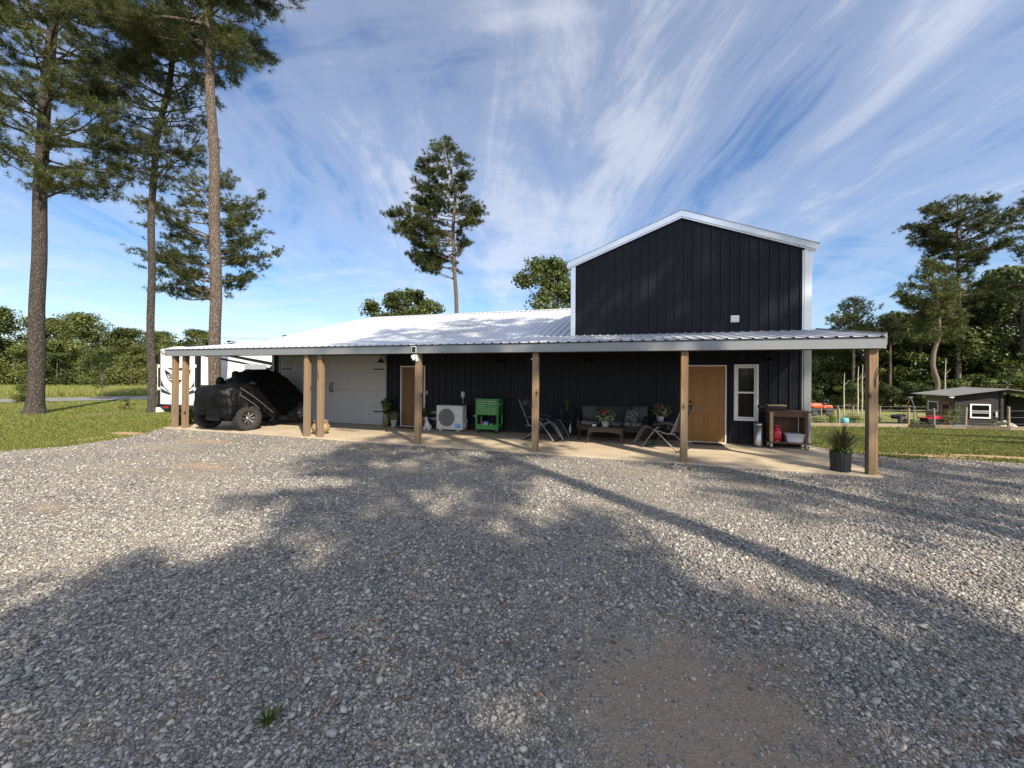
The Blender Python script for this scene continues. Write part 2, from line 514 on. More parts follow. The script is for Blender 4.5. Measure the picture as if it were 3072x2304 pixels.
def lawn_material():
    m = NT('lawn_ground')
    p = m.coords('Position')
    big = m.noise(p, 0.35, 4, 0.6); mid = m.noise(p, 1.7, 5, 0.65); fine = m.noise(p, 22, 4, 0.7)
    g = m.mix(m.ramp(mid, [(0.3, 0.0), (0.7, 1.0)]), (0.075, 0.112, 0.024), (0.175, 0.195, 0.052))
    g = m.mix(m.ramp(fine, [(0.3, 0.0), (0.75, 1.0)]), m.mix(0.5, g, (0.02, 0.03, 0.01)), g)
    dry = m.mix(fine, (0.26, 0.19, 0.10), (0.42, 0.32, 0.19))
    g = m.mix(m.ramp(big, [(0.48, 0.0), (0.70, 0.7)]), g, dry)
    nz = m.noise(p, 2.6, 5, 0.7)
    bl = [(2.3, 2.75, 1.3, 0.30, 0.9), (3.9, 3.1, 1.5, 0.28, 1.0), (5.8, 2.9, 1.6, 0.4, 0.8), (5.0, 4.6, 1.8, 0.35, 0.7), (1.2, 2.9, 0.9, 0.5, 0.7), (8.5, 6.0, 2.4, 0.4, 0.7), (5.2, 7.6, 1.6, 0.35, 0.6), (9.5, 9.5, 2.6, 0.5, 0.6), (13, 9.0, 2.0, 0.4, 0.6), (7.2, 12.5, 2.2, 0.5, 0.5), (4.0, 5.6, 0.9, 0.5, 0.5), (12.0, 14.0, 2.6, 0.5, 0.5),
          (-18.75, -1.25, 0.9, 0.3, 1.0), (-18.5, -2.4, 0.35, 1.1, 0.7), (-18.6, -3.9, 0.3, 0.9, 0.5), (-29.2, 1.1, 0.9, 0.7, 0.6), (-19.3, -0.2, 0.5, 0.35, 0.9)]
    g = m.mix(blobs(m, p, bl, nz), g, m.mix(fine, (0.30, 0.19, 0.10), (0.50, 0.36, 0.22)))
    far = m.n('ShaderNodeVectorMath', operation='LENGTH'); m.l(p, far.inputs[0])
    ff = m.math('MULTIPLY', m.math('SUBTRACT', far.outputs['Value'], 26), 0.05, clamp=True)
    g = m.mix(m.math('MULTIPLY', ff, 0.6), g, m.mix(mid, (0.20, 0.20, 0.055), (0.34, 0.31, 0.12)))
    m.pbsdf(g, 0.95, 0, m.bump(m.math('ADD', fine, mid), 0.7, 0.06), 0.15)
    return m.mat


def gravel_material():
    m = NT('gravel_ground')
    p = m.coords('Position')
    wv = m.n('ShaderNodeVectorMath', operation='ADD')
    nn = m.n('ShaderNodeTexNoise', _Scale=30, _Detail=2); m.l(p, nn.inputs['Vector'])
    sc2 = m.n('ShaderNodeVectorMath', operation='SCALE'); sc2.inputs['Scale'].default_value = 0.02; m.l(nn.outputs['Color'], sc2.inputs[0])
    m.l(p, wv.inputs[0]); m.l(sc2.outputs[0], wv.inputs[1])
    cell = m.n('ShaderNodeTexVoronoi', _Scale=38.0); m.l(wv.outputs[0], cell.inputs['Vector'])
    cell2 = m.n('ShaderNodeTexVoronoi', _Scale=21.0); m.l(wv.outputs[0], cell2.inputs['Vector'])
    edge = m.voronoi(wv.outputs[0], 38.0, 'DISTANCE_TO_EDGE')
    sx = m.n('ShaderNodeSeparateColor'); m.l(cell.outputs['Color'], sx.inputs[0])
    sx2 = m.n('ShaderNodeSeparateColor'); m.l(cell2.outputs['Color'], sx2.inputs[0])
    k = m.math('ADD', m.math('MULTIPLY', sx.outputs[0], 0.65), m.math('MULTIPLY', sx2.outputs[1], 0.35))
    col = m.ramp(k, [(0.1, (0.10, 0.098, 0.098)), (0.4, (0.24, 0.23, 0.215)), (0.65, (0.36, 0.34, 0.305)), (0.9, (0.56, 0.52, 0.45))])
    col = m.mix(m.ramp(edge, [(0.0, 0.0), (0.10, 1.0)]), (0.13, 0.118, 0.10), col)
    fine = m.noise(p, 60, 4, 0.7); mid = m.noise(p, 3.0, 5, 0.65); big = m.noise(p, 0.55, 3, 0.5)
    dust = m.mix(fine, (0.20, 0.165, 0.13), (0.40, 0.34, 0.27))
    col = m.mix(m.ramp(mid, [(0.42, 0.0), (0.68, 0.65)]), col, dust)
    col = m.mix(m.ramp(big, [(0.42, 0.0), (0.66, 0.45)]), col, (0.48, 0.415, 0.325))
    nz = m.math('ADD', m.math('MULTIPLY', m.noise(p, 3.2, 4, 0.65), 1.5), m.math('MULTIPLY', m.noise(p, 16, 4, 0.7), 0.7))
    nz = m.math('SUBTRACT', nz, 0.6)
    dm = blobs(m, p, DIRT, nz)
    soil = m.mix(fine, (0.185, 0.138, 0.095), (0.36, 0.28, 0.20))
    col = m.mix(m.math('MULTIPLY', dm, 0.9), col, soil)
    tan = blobs(m, p, [(-15.16, -1.45, 1.5, 0.26, 0.8), (-12.3, -3.5, 0.9, 0.28, 0.85), (-4.0, -7.35, 0.28, 0.32, 0.9), (-3.95, -6.1, 0.2, 0.12, 0.5), (-2.6, -6.4, 0.25, 0.16, 0.6)], nz)
    col = m.mix(m.math('MULTIPLY', tan, 0.55), col, m.mix(fine, (0.30, 0.19, 0.11), (0.50, 0.36, 0.23)))
    hgt = m.math('ADD', m.ramp(edge, [(0.0, 0.0), (0.25, 1.0)]), m.math('MULTIPLY', sx.outputs[1], 0.8))
    hgt = m.math('MULTIPLY', hgt, m.math('SUBTRACT', 1.0, m.math('MULTIPLY', dm, 0.75)))
    hgt = m.math('ADD', hgt, m.math('MULTIPLY', fine, 0.35))
    m.pbsdf(col, 0.92, 0, m.bump(hgt, 1.0, 0.014), 0.2)
    return m.mat


def concrete_material():
    m = NT('concrete_slab')
    p = m.coords('Object')
    a = m.noise(p, 1.1, 6, 0.65); b = m.noise(p, 30, 4, 0.7); c = m.noise(m.coords('Object', (0.5, 2.5, 1)), 3.0, 5, 0.6)
    col = m.mix(m.ramp(a, [(0.3, 0.0), (0.7, 1.0)]), (0.40, 0.325, 0.225), (0.58, 0.485, 0.345))
    col = m.mix(m.ramp(c, [(0.45, 0.0), (0.66, 0.6)]), col, (0.33, 0.25, 0.17))
    col = m.mix(m.math('MULTIPLY', b, 0.25), col, (0.30, 0.27, 0.22))
    m.pbsdf(col, 0.8, 0, m.bump(b, 0.15, 0.006), 0.25)
    return m.mat


def asphalt_material():
    m = NT('asphalt')
    p = m.coords('Position')
    a = m.noise(p, 0.8, 4); b = m.noise(p, 40, 3, 0.7)
    col = m.mix(m.math('ADD', m.math('MULTIPLY', a, 0.6), m.math('MULTIPLY', b, 0.4)), (0.13, 0.13, 0.135), (0.27, 0.265, 0.26))
    m.pbsdf(col, 0.9, 0, m.bump(b, 0.4, 0.01), 0.2)
    return m.mat


# the lawn: one sheet to the horizon
def ground_sheet():
    t = np.linspace(-1, 1, 181)
    g = np.sinh(t * 5.0) / np.sinh(5.0) * 900
    gx, gy = np.meshgrid(g - 4, g + 4)
    z = terrain(gx, gy) - 0.006 + 0.02 * np.sin(gx * 0.7 + 1) * np.sin(gy * 0.53) * (np.hypot(gx, gy - 2) > 24)
    v = np.stack([gx, gy, z], -1).reshape(-1, 3)
    n = len(t); i, j = np.meshgrid(np.arange(n - 1), np.arange(n - 1))
    a = (j * n + i).ravel()
    return np_obj('lawn', v, np.stack([a, a + 1, a + n + 1, a + n], 1), lawn_material(), smooth=True)


tag(ground_sheet(), kind='structure')
b = MB(); b.add([(x, y, -0.034) for x, y in GRAVEL], [tuple(range(len(GRAVEL)))])
tag(b.build('gravel_drive', gravel_material()), kind='structure')
ROAD_NEAR = [(-62, -24), (-47.4, -6), (-39.4, 3.8), (-35.3, 8.7), (-27, 20), (-14, 40)]
ROAD_FAR = [(-17, 44), (-31, 24.5), (-39.2, 12.6), (-42.6, 6.6), (-51.5, -4.5), (-67, -23)]
RP = np.array(ROAD_NEAR + ROAD_FAR)
b = MB(); b.add([(x, y, -0.012) for x, y in ROAD_NEAR + ROAD_FAR], [tuple(range(len(RP)))])
tag(b.build('road', asphalt_material()), kind='structure')
b = MB()
for x0, x1 in ((-18.98, -15.92), (-15.91, -9.52), (-9.51, -3.22), (-3.21, 0.12)):
    b.box(x0, x1, -0.18, 2.76, -0.3, 0.0)
tag(b.build('concrete_slab', concrete_material(), bevel=0.008), kind='structure')


# loose stones lying on the drive: uncountable
def stones():
    ico = np.array([(-1, 1.618, 0), (1, 1.618, 0), (-1, -1.618, 0), (1, -1.618, 0), (0, -1, 1.618), (0, 1, 1.618), (0, -1, -1.618), (0, 1, -1.618),
                    (1.618, 0, -1), (1.618, 0, 1), (-1.618, 0, -1), (-1.618, 0, 1)]) / 1.902
    icf = np.array([(0, 11, 5), (0, 5, 1), (0, 1, 7), (0, 7, 10), (0, 10, 11), (1, 5, 9), (5, 11, 4), (11, 10, 2), (10, 7, 6), (7, 1, 8),
                    (3, 9, 4), (3, 4, 2), (3, 2, 6), (3, 6, 8), (3, 8, 9), (4, 9, 5), (2, 4, 11), (6, 2, 10), (8, 6, 7), (9, 8, 1)])
    P = []
    for y0, y1, dens in ((1.2, 2.4, 5200), (2.4, 3.4, 3600), (3.4, 5.0, 2100), (5.0, 7.0, 950), (7.0, 9.6, 380), (9.6, 14.0, 170)):
        w = 1.45 * y1 + 1.2; n = int(dens * 2 * w * (y1 - y0))
        X = rng.uniform(-w, w, n); Y = rng.uniform(y0, y1, n)
        P.append(np.stack([CAM[0] + X * RIGHT[0] + Y * FWD[0], CAM[1] + X * RIGHT[1] + Y * FWD[1], Y], 1))
    P = np.concatenate(P)
    x, y, Y = P.T
    ok = in_poly(x, y, GP) & ~((x > -19.0) & (x < 0.16) & (y > -0.2))
    ok &= rng.random(len(x)) > dirt_at(x + 0.22 * np.sin(y * 7 + x * 3) + rng.normal(0, 0.10, len(x)), y + 0.2 * np.sin(x * 8 - y * 4) + rng.normal(0, 0.10, len(x))) * 0.86
    P = P[ok]; x, y, Y = P.T; n = len(P)
    r = np.exp(rng.normal(math.log(0.0068), 0.42, n)) * (1 + 0.085 * Y)
    big = rng.random(n) < 0.006; r[big] *= 1.8
    # packed tracks and dusty strips: fewer and finer stones
    trk = np.sin(x * 0.55 + 0.9 * np.sin(y * 0.8) + 1.0) * np.sin(y * 0.75 + 1.3 * np.sin(x * 0.5 + 2))
    r *= 1 - 0.28 * np.clip(trk, 0, 1)
    dm = dirt_at(x, y); r *= (1 - 0.45 * dm)
    r = np.minimum(r, 0.021 + 0.0012 * Y)
    s = np.stack([r * rng.uniform(0.85, 1.5, n), r * rng.uniform(0.7, 1.1, n), r * rng.uniform(0.42, 0.8, n)], 1)
    a = rng.uniform(0, 2 * PI, n); ca, sa = np.cos(a), np.sin(a)
    tx = rng.normal(0, 0.3, n)
    V = ico[None] * s[:, None, :] * rng.uniform(0.60, 1.28, (n, 12, 1))
    V[:, :, 2] += V[:, :, 0] * tx[:, None]
    vx = V[:, :, 0] * ca[:, None] - V[:, :, 1] * sa[:, None]; vy = V[:, :, 0] * sa[:, None] + V[:, :, 1] * ca[:, None]
    V = np.stack([vx + x[:, None], vy + y[:, None], V[:, :, 2] - 0.034 + (s[:, 2] * rng.uniform(-0.15, 0.85, n))[:, None]], -1)
    F = (icf[None] + (np.arange(n) * 12)[:, None, None]).reshape(-1, 3)
    t = np.clip(rng.normal(0.46, 0.23, n) + 0.06 * trk, 0, 1)
    m = NT('gravel_stone')
    at = m.n('ShaderNodeAttribute'); at.attribute_name = 'tint'
    c = m.ramp(at.outputs['Fac'], [(0.0, (0.095, 0.092, 0.092)), (0.35, (0.24, 0.228, 0.21)), (0.6, (0.385, 0.36, 0.32)), (0.85, (0.54, 0.50, 0.43)), (1.0, (0.66, 0.585, 0.47))])
    sp = m.noise(m.coords('Position'), 120, 3, 0.7)
    c = m.mix(m.ramp(sp, [(0.35, 0.35), (0.65, 0.0)]), c, (0.12, 0.11, 0.10))
    m.pbsdf(c, 0.85, 0, None, 0.25)
    o = np_obj('gravel_stones', V.reshape(-1, 3), F, m.mat, tint=np.repeat(t, 20))
    tag(o, 'loose grey crushed stones covering the drive in front of the barn', 'gravel', kind='stuff')


stones()


def litter():
    n = 5200
    Y = 1 / rng.uniform(1 / 11, 1 / 1.4, n); X = Y * rng.uniform(-1.5, 1.5, n)
    x = CAM[0] + X * RIGHT[0] + Y * FWD[0]; y = CAM[1] + X * RIGHT[1] + Y * FWD[1]
    cl = np.sin(x * 1.9 + np.sin(y * 2.3)) * np.sin(y * 1.6 + np.sin(x * 1.4))
    ok = in_poly(x, y, GP) & ~((x > -19.0) & (x < 0.16) & (y > -0.2)) & (cl + rng.normal(0, 0.4, n) > 0.25)
    x, y = x[ok], y[ok]; n = len(x)
    a = rng.uniform(0, PI, n); L = rng.uniform(0.03, 0.085, n); w_ = rng.uniform(0.0010, 0.0022, n)
    leaf = rng.random(n) < 0.10; L[leaf] = rng.uniform(0.02, 0.035, leaf.sum()); w_[leaf] = L[leaf] * 0.4
    z = -0.034 + rng.uniform(0.010, 0.022, n)
    c, s = np.cos(a), np.sin(a); ti = rng.normal(0, 0.12, n) * L
    V = np.stack([np.stack([x - c * L, y - s * L, z - ti], 1), np.stack([x + s * w_, y - c * w_, z], 1), np.stack([x + c * L, y + s * L, z + ti], 1), np.stack([x - s * w_, y + c * w_, z + 0.001], 1)], 1)
    m = leafmat('pine_straw', (0.11, 0.055, 0.022), (0.33, 0.20, 0.09), 0.1, 0.8)
    o = np_obj('pine_straw', V.reshape(-1, 3), np.arange(4 * n).reshape(-1, 4), m, tint=rng.random(n))
    tag(o, 'fallen brown pine needles and bits of leaf strewn over the gravel', 'pine straw', kind='stuff')


litter()


def grass(name, n, ymin, ymax, xr0, xr1, h, mat, label, keep, hmul=0.03):
    Y = 1 / rng.uniform(1 / ymax, 1 / ymin, n); X = Y * rng.uniform(xr0, xr1, n)
    x = CAM[0] + X * RIGHT[0] + Y * FWD[0]; y = CAM[1] + X * RIGHT[1] + Y * FWD[1]
    ok = keep(x, y)
    x, y, Y = x[ok], y[ok], Y[ok]; n = len(x)
    z = terrain(x, y) - 0.01
    hh = h * rng.uniform(0.5, 1.25, n) * (1 + hmul * Y); w = (0.0035 + 0.0011 * Y) * rng.uniform(0.7, 1.3, n)
    a = rng.uniform(0, PI, n); dx, dy = np.cos(a) * w, np.sin(a) * w
    lx, ly = rng.normal(0, 0.35, n) * hh, rng.normal(0, 0.35, n) * hh
    V = np.stack([np.stack([x - dx, y - dy, z], 1), np.stack([x + dx, y + dy, z], 1), np.stack([x + lx, y + ly, z + hh], 1)], 1).reshape(-1, 3)
    patch = 0.5 + 0.16 * np.sin(x * 1.3 + np.sin(y * 0.9) * 2) * np.sin(y * 1.7 + np.sin(x * 0.8) * 2) + 0.22 * np.sin(x * 0.42 + 1.5 * np.sin(y * 0.37 + 1)) * np.sin(y * 0.61 + 2 * np.sin(x * 0.23))
    thin = rng.random(len(x)) > np.clip((np.sin(x * 0.9 + 2.2 * np.sin(y * 0.7)) * np.sin(y * 1.25 + 1.7 * np.sin(x * 0.55)) - 0.35) * 1.3, 0, 0.75)
    x, y, Y, z, hh, w, dx, dy, lx, ly, patch = [v[thin] for v in (x, y, Y, z, hh, w, dx, dy, lx, ly, patch)]; n = len(x)
    t = np.clip(patch + rng.normal(0, 0.2, n), 0, 1)
    o = np_obj(name, V, np.arange(3 * n).reshape(-1, 3), mat, tint=t)
    return tag(o, label, 'grass', kind='stuff')


def bald(x, y):
    b = np.zeros(len(x))
    for cx, cy, rx, ry, s in [(2.3, 2.75, 1.4, 0.32, 0.9), (3.9, 3.1, 1.5, 0.3, 1.0), (5.8, 2.9, 1.6, 0.4, 0.8), (5.0, 4.6, 1.8, 0.35, 0.75), (8.5, 6.0, 2.4, 0.4, 0.75), (5.2, 7.6, 1.6, 0.35, 0.7), (9.5, 9.5, 2.6, 0.5, 0.7), (13, 9.0, 2.0, 0.4, 0.7), (7.2, 12.5, 2.2, 0.5, 0.6), (4.0, 5.6, 0.9, 0.5, 0.6), (12.0, 14.0, 2.6, 0.5, 0.6), (1.2, 2.9, 0.9, 0.5, 0.6), (-18.75, -1.25, 1.0, 0.35, 1.0), (-18.5, -2.4, 0.35, 1.1, 0.6), (-29.2, 1.1, 0.6, 0.5, 1)]:
        b = np.maximum(b, s * (1 - smooth01((np.hypot((x - cx) / rx, (y - cy) / ry) - 0.5) / 0.6)))
    return b


def keep_lawn(x, y):
    inside = in_poly(x + rng.normal(0, 0.07, len(x)), y + rng.normal(0, 0.07, len(x)), GP)
    slab = (x > -19.02) & (x < 0.15) & (y > -0.22)
    return ~inside & ~slab & ~in_poly(x, y, RP) & (rng.random(len(x)) > bald(x, y)) & ~((x > -17.7) & (x < 0) & (y > 2))


grass('lawn_grass', 150000, 8.5, 30, -1.55, -0.42, 0.035, M['grass_blade'], 'short mown green lawn left of the barn', keep_lawn)
grass('pasture_grass', 150000, 8.2, 26, 0.30, 1.6, 0.034, M['pasture_blade'], 'patchy green grass sloping down right of the barn', keep_lawn)
grass('field_grass', 60000, 29, 46, -1.6, -0.5, 0.22, M['field_grass'], 'tall yellow green field grass beyond the road',
      lambda x, y: ~in_poly(x, y, RP) & (in_poly(x, y, np.array(ROAD_FAR + [(-120, -23), (-120, 60), (-17, 60)]))))

# ------------------------------------------------------------------ sky, sun, camera
SUN_EL = R(40.0)
SUN_AZ = (0.75, -0.66)         # horizontal direction towards the sun
w = bpy.data.worlds.new('World'); sc.world = w; w.use_nodes = True
nt = w.node_tree; nt.nodes.clear()
class WN(NT):
    def __init__(self, tree): self.t = tree
W = WN(nt)
wo = W.n('ShaderNodeOutputWorld')
sky = W.n('ShaderNodeTexSky'); sky.sky_type = 'NISHITA'; sky.sun_disc = False
sky.sun_elevation = SUN_EL; sky.sun_rotation = math.atan2(SUN_AZ[0], SUN_AZ[1]); sky.altitude = 100; sky.air_density = 1.0; sky.dust_density = 0.6; sky.ozone_density = 2.5
bg = W.n('ShaderNodeBackground', _Strength=SKY_STRENGTH); 
tc = W.n('ShaderNodeTexCoord')
rot = W.n('ShaderNodeMapping'); rot.inputs['Rotation'].default_value = (0, 0, -YAW)
W.l(tc.outputs['Generated'], rot.inputs[0])
sep = W.n('ShaderNodeSeparateXYZ'); W.l(rot.outputs[0], sep.inputs[0])
den = W.math('ADD', W.math('MAXIMUM', sep.outputs[2], 0.0), 0.16)
cx = W.math('DIVIDE', sep.outputs[0], den); cy = W.math('DIVIDE', sep.outputs[1], den)
cv0 = W.n('ShaderNodeCombineXYZ'); W.l(cx, cv0.inputs[0]); W.l(cy, cv0.inputs[1])
# wind-drawn cirrus: noise stretched along the wind, bent by a slow swirl
wn = W.n('ShaderNodeTexNoise', _Scale=0.55, _Detail=3); W.l(cv0.outputs[0], wn.inputs['Vector'])
ws = W.n('ShaderNodeVectorMath', operation='SUBTRACT'); ws.inputs[1].default_value = (0.5, 0.5, 0.5); W.l(wn.outputs['Color'], ws.inputs[0])
wsc = W.n('ShaderNodeVectorMath', operation='SCALE'); wsc.inputs['Scale'].default_value = 0.42; W.l(ws.outputs[0], wsc.inputs[0])
cv = W.n('ShaderNodeVectorMath', operation='ADD'); W.l(cv0.outputs[0], cv.inputs[0]); W.l(wsc.outputs[0], cv.inputs[1])
def wmap(s, l=(0, 0, 0), r=0.0, src=None):
    q = W.n('ShaderNodeMapping'); q.inputs['Scale'].default_value = s; q.inputs['Location'].default_value = l; q.inputs['Rotation'].default_value = (0, 0, r)
    W.l((src or cv).outputs[0], q.inputs[0]); return q.outputs[0]
n1 = W.noise(wmap((0.75, 0.36, 1), (1.3, 0.4, 0), R(-12)), 1.5, 7, 0.58, 0.6)
n2 = W.noise(wmap((2.3, 0.55, 1), (5.2, 2.1, 0), R(10)), 1.6, 8, 0.66, 0.8)
n4 = W.noise(wmap((0.8, 2.6, 1), (2.2, 8.1, 0), R(24)), 1.3, 7, 0.62, 0.8)
n3 = W.noise(wmap((0.36, 0.36, 1), CLOUD_OFF, 0, cv0), 1.4, 3, 0.5, 0.4)
patch = W.ramp(W.noise(wmap((0.5, 0.5, 1), (3.1, 6.4, 0), 0, cv0), 1.2, 2), [(0.40, 0.0), (0.60, 1.0)])
fib = W.math('ADD', W.math('MULTIPLY', n2, W.math('SUBTRACT', 1.0, patch)), W.math('MULTIPLY', n4, patch))
cl = W.math('ADD', W.math('ADD', W.math('MULTIPLY', n1, 0.44), W.math('MULTIPLY', fib, 0.42)), W.math('MULTIPLY', n3, 0.26))
cover = W.ramp(cl, COVER, 'EASE')
low = W.ramp(sep.outputs[2], [(0.0, 0.55), (0.10, 0.80), (0.3, 1.0)])
cover = W.math('MULTIPLY', cover, low)
back = W.ramp(W.math('ADD', W.math('MULTIPLY', sep.outputs[1], 0.5), 0.5), [(0.35, 0.42), (0.58, 0.0)])  # unseen cloud cover behind the viewer, added as fill for the shade
cover = W.math('MAXIMUM', cover, back)
hs = W.n('ShaderNodeHueSaturation', _Saturation=SKY_SAT, _Value=1.0); W.l(W.mix(1.0, sky.outputs[0], SKY_TINT, 'MULTIPLY'), hs.inputs['Color'])
cloudc = W.n('ShaderNodeRGB'); cloudc.outputs[0].default_value = (CLOUD * 0.97, CLOUD * 0.98, CLOUD * 1.03, 1)
# extra cloud glow towards the sun (behind the viewer), added to fill the shade
sdv = W.n('ShaderNodeVectorMath', operation='DOT_PRODUCT'); W.l(tc.outputs['Generated'], sdv.inputs[0])
sl = math.hypot(*SUN_AZ); sdv.inputs[1].default_value = (SUN_AZ[0] / sl * math.cos(SUN_EL), SUN_AZ[1] / sl * math.cos(SUN_EL), math.sin(SUN_EL))
glow = W.math('ADD', 1.0, W.math('MULTIPLY', W.math('POWER', W.math('MAXIMUM', sdv.outputs['Value'], 0.0), 2.0), GLOW))
gm = W.n('ShaderNodeVectorMath', operation='SCALE'); W.l(cloudc.outputs[0], gm.inputs[0]); W.l(glow, gm.inputs['Scale'])
W.l(W.mix(cover, hs.outputs[0], gm.outputs[0]), bg.inputs[0])
W.l(bg.outputs[0], wo.inputs[0])

sd = bpy.data.lights.new('sun', 'SUN'); sd.energy = SUN_STRENGTH; sd.angle = R(0.53); sd.color = (1.0, 0.885, 0.72)
so = bpy.data.objects.new('sun', sd); COL.objects.link(so)
ce = math.cos(SUN_EL)
dirv = Vector((-SUN_AZ[0] * ce, -SUN_AZ[1] * ce, -math.sin(SUN_EL)))
so.rotation_euler = dirv.to_track_quat('-Z', 'Y').to_euler(); so.location = (10, -10, 30)

cd = bpy.data.cameras.new('camera'); cd.sensor_fit = 'HORIZONTAL'; cd.sensor_width = 36; cd.lens = 1176.41 / 3072 * 36
cd.shift_y = -29.1 / 3072; cd.clip_start = 0.05; cd.clip_end = 3000
co = bpy.data.objects.new('camera', cd); COL.objects.link(co)
co.location = CAM
co.rotation_euler = (Matrix.Rotation(YAW, 3, 'Z') @ Matrix.Rotation(PI / 2, 3, 'X') @ Matrix.Rotation(0.0067, 3, 'Z')).to_euler()
sc.camera = co
sc.view_settings.view_transform = 'Standard'; sc.view_settings.look = 'None'; sc.view_settings.gamma = 1.0
sc.view_settings.use_curve_mapping = False; sc.view_settings.exposure = EXPOSURE
cy_ = sc.cycles
cy_.max_bounces = 6; cy_.diffuse_bounces = 3; cy_.glossy_bounces = 3; cy_.transmission_bounces = 4; cy_.transparent_max_bounces = 6
cy_.caustics_reflective = False; cy_.caustics_refractive = False

# ------------------------------------------------------------------ the barn
D = 2.74                        # depth of the porch
barn = thing('metal_barn', 'long black metal barn with white roof, timber porch and taller gabled end', 'barn')
PITCH = 0.2286


def rib_line(u0, u1, h, minor=0.0, phase=0.0, foot=0.033):
    """(u, height) samples of a ribbed sheet"""
    out = [(u0, 0.0)]; k = math.ceil((u0 - phase) / PITCH) - 1
    while True:
        c = phase + k * PITCH; k += 1
        if c - 0.035 > u1: break
        pts = [(c - foot, 0), (c - 0.012, h), (c + 0.012, h), (c + foot, 0)]
        if minor:
            for q in (0.085, 0.145):
                pts += [(c + q - 0.012, 0), (c + q - 0.004, minor), (c + q + 0.004, minor), (c + q + 0.012, 0)]
        for p in pts:
            if u0 < p[0] < u1: out.append(p)
    out.append((u1, 0.0))
    return out


def siding(u0, u1, zb, zt, y):
    mb = MB(); L = rib_line(u0, u1, 0.030, 0.007, 0.03, 0.022); vs = []; fs = []
    for i, (u, h) in enumerate(L):
        vs += [(u, y - h, zb), (u, y - h, zt(u) if callable(zt) else zt)]
        if i: fs.append((2 * i - 2, 2 * i, 2 * i + 1, 2 * i - 1))
    return mb.add(vs, fs)


def ribbed_roof(u0, u1, path, edge=0.02):
    """ribs run up the slope; path is a list of (y, z)"""
    mb = MB(); L = rib_line(u0, u1, 0.024, 0.0, 0.05); n = len(path); vs = []; fs = []
    for i, (u, h) in enumerate(L):
        for y, z in path: vs.append((u, y, z + h))
        if i:
            for k in range(n - 1): fs.append(((i - 1) * n + k, i * n + k, i * n + k + 1, (i - 1) * n + k + 1))
    b0 = len(vs)
    mb.add(vs, fs)
    # underside sheet gives the roof its thickness
    us = [(u, y, z - edge) for u in (u0, u1) for y, z in path]
    mb.add(us, [(k, k + 1, n + k + 1, n + k) for k in range(n - 1)])
    return mb


def roof_mat():
    m = NT('white_metal_roof')
    p = m.coords('Object')
    a = m.noise(p, 0.9, 4, 0.6); b_ = m.noise(m.coords('Object', (1, 0.15, 1)), 9, 4, 0.6)
    c = m.mix(m.math('ADD', m.math('MULTIPLY', a, 0.5), m.math('MULTIPLY', b_, 0.5)), (0.52, 0.54, 0.57), (0.63, 0.64, 0.66))
    m.pbsdf(c, 0.36, 0.25, None, 0.5)
    return m.mat


M['roof'] = roof_mat()
EZ, AZ = 5.18, 6.33            # eave and apex of the tall gable
GU0, GU1 = -6.05, 0.0
MU = (GU0 + GU1) / 2
gz = lambda u: AZ - abs(u - MU) * (AZ - EZ) / (GU1 - MU)
siding(-17.65, 0.0, 0.0, 2.97, D).build('wall', M['black_siding'], barn)
siding(GU0, GU1, 2.96, lambda u: gz(u) - 0.02, D - 0.001).build('gable_wall', M['black_siding'], barn)
mb = MB()
mb.box(-17.65, -17.55, D + 0.002, 17.3, 0, 2.97).box(-0.1, 0.0, D + 0.002, 17.3, 0, 5.0).box(-17.54, -0.11, 17.2, 17.3, 0, 2.97)
mb.box(GU0, GU0 + 0.1, D + 0.002, 17.0, 2.98, EZ - 0.05)
mb.prism([(GU0, 3.0), (GU1, 3.0), (GU1, EZ - 0.05), (MU, AZ - 0.05), (GU0, EZ - 0.05)], 0.1, 'y', 17.0)
mb.build('rear_wall', M['black_siding'], barn)
zr = lambda y: 2.55 + (y + 0.24) * (2.985 - 2.55) / (D + 0.24)
slope = (5.0 - 3.03) / (10.0 - 3.15)
ribbed_roof(-18.96, GU0 - 0.001, [(-0.24, zr(-0.24)), (1.4, zr(1.4)), (3.15, 3.035), (10.0, 5.0)]).build('main_roof', M['roof'], barn)
ribbed_roof(GU0, 0.14, [(-0.24, zr(-0.24)), (1.4, zr(1.4)), (D - 0.01, zr(D - 0.01))]).build('porch_roof', M['roof'], barn)
ribbed_roof(-18.94, GU0 - 0.001, [(10.0, 4.995), (17.6, 2.8)]).build('main_roof', M['roof'], barn)
mb = MB(); mb.prism([(9.82, 4.985), (10.0, 5.05), (10.18, 4.985), (10.18, 4.97), (10.0, 5.03), (9.82, 4.97)], 12.88, 'x', -18.98)
mb.build('ridge_cap', M['roof'], barn)
# tall gable roof: two ribbed slopes whose ribs run down from its ridge
for s in (-1, 1):
    mb = MB(); vs = []; fs = []; L = rib_line(2.62, 17.2, 0.024)
    ux, uz = (MU + s * 3.2, gz(MU + s * 3.2))
    for i, (y, h) in enumerate(L):
        vs += [(MU, y, AZ + 0.045 + h), (ux, y, uz + 0.045 + h)]
        if i: fs.append((2 * i - 2, 2 * i, 2 * i + 1, 2 * i - 1))
    mb.add(vs, fs)
    mb.build('gable_roof', M['roof'], barn)
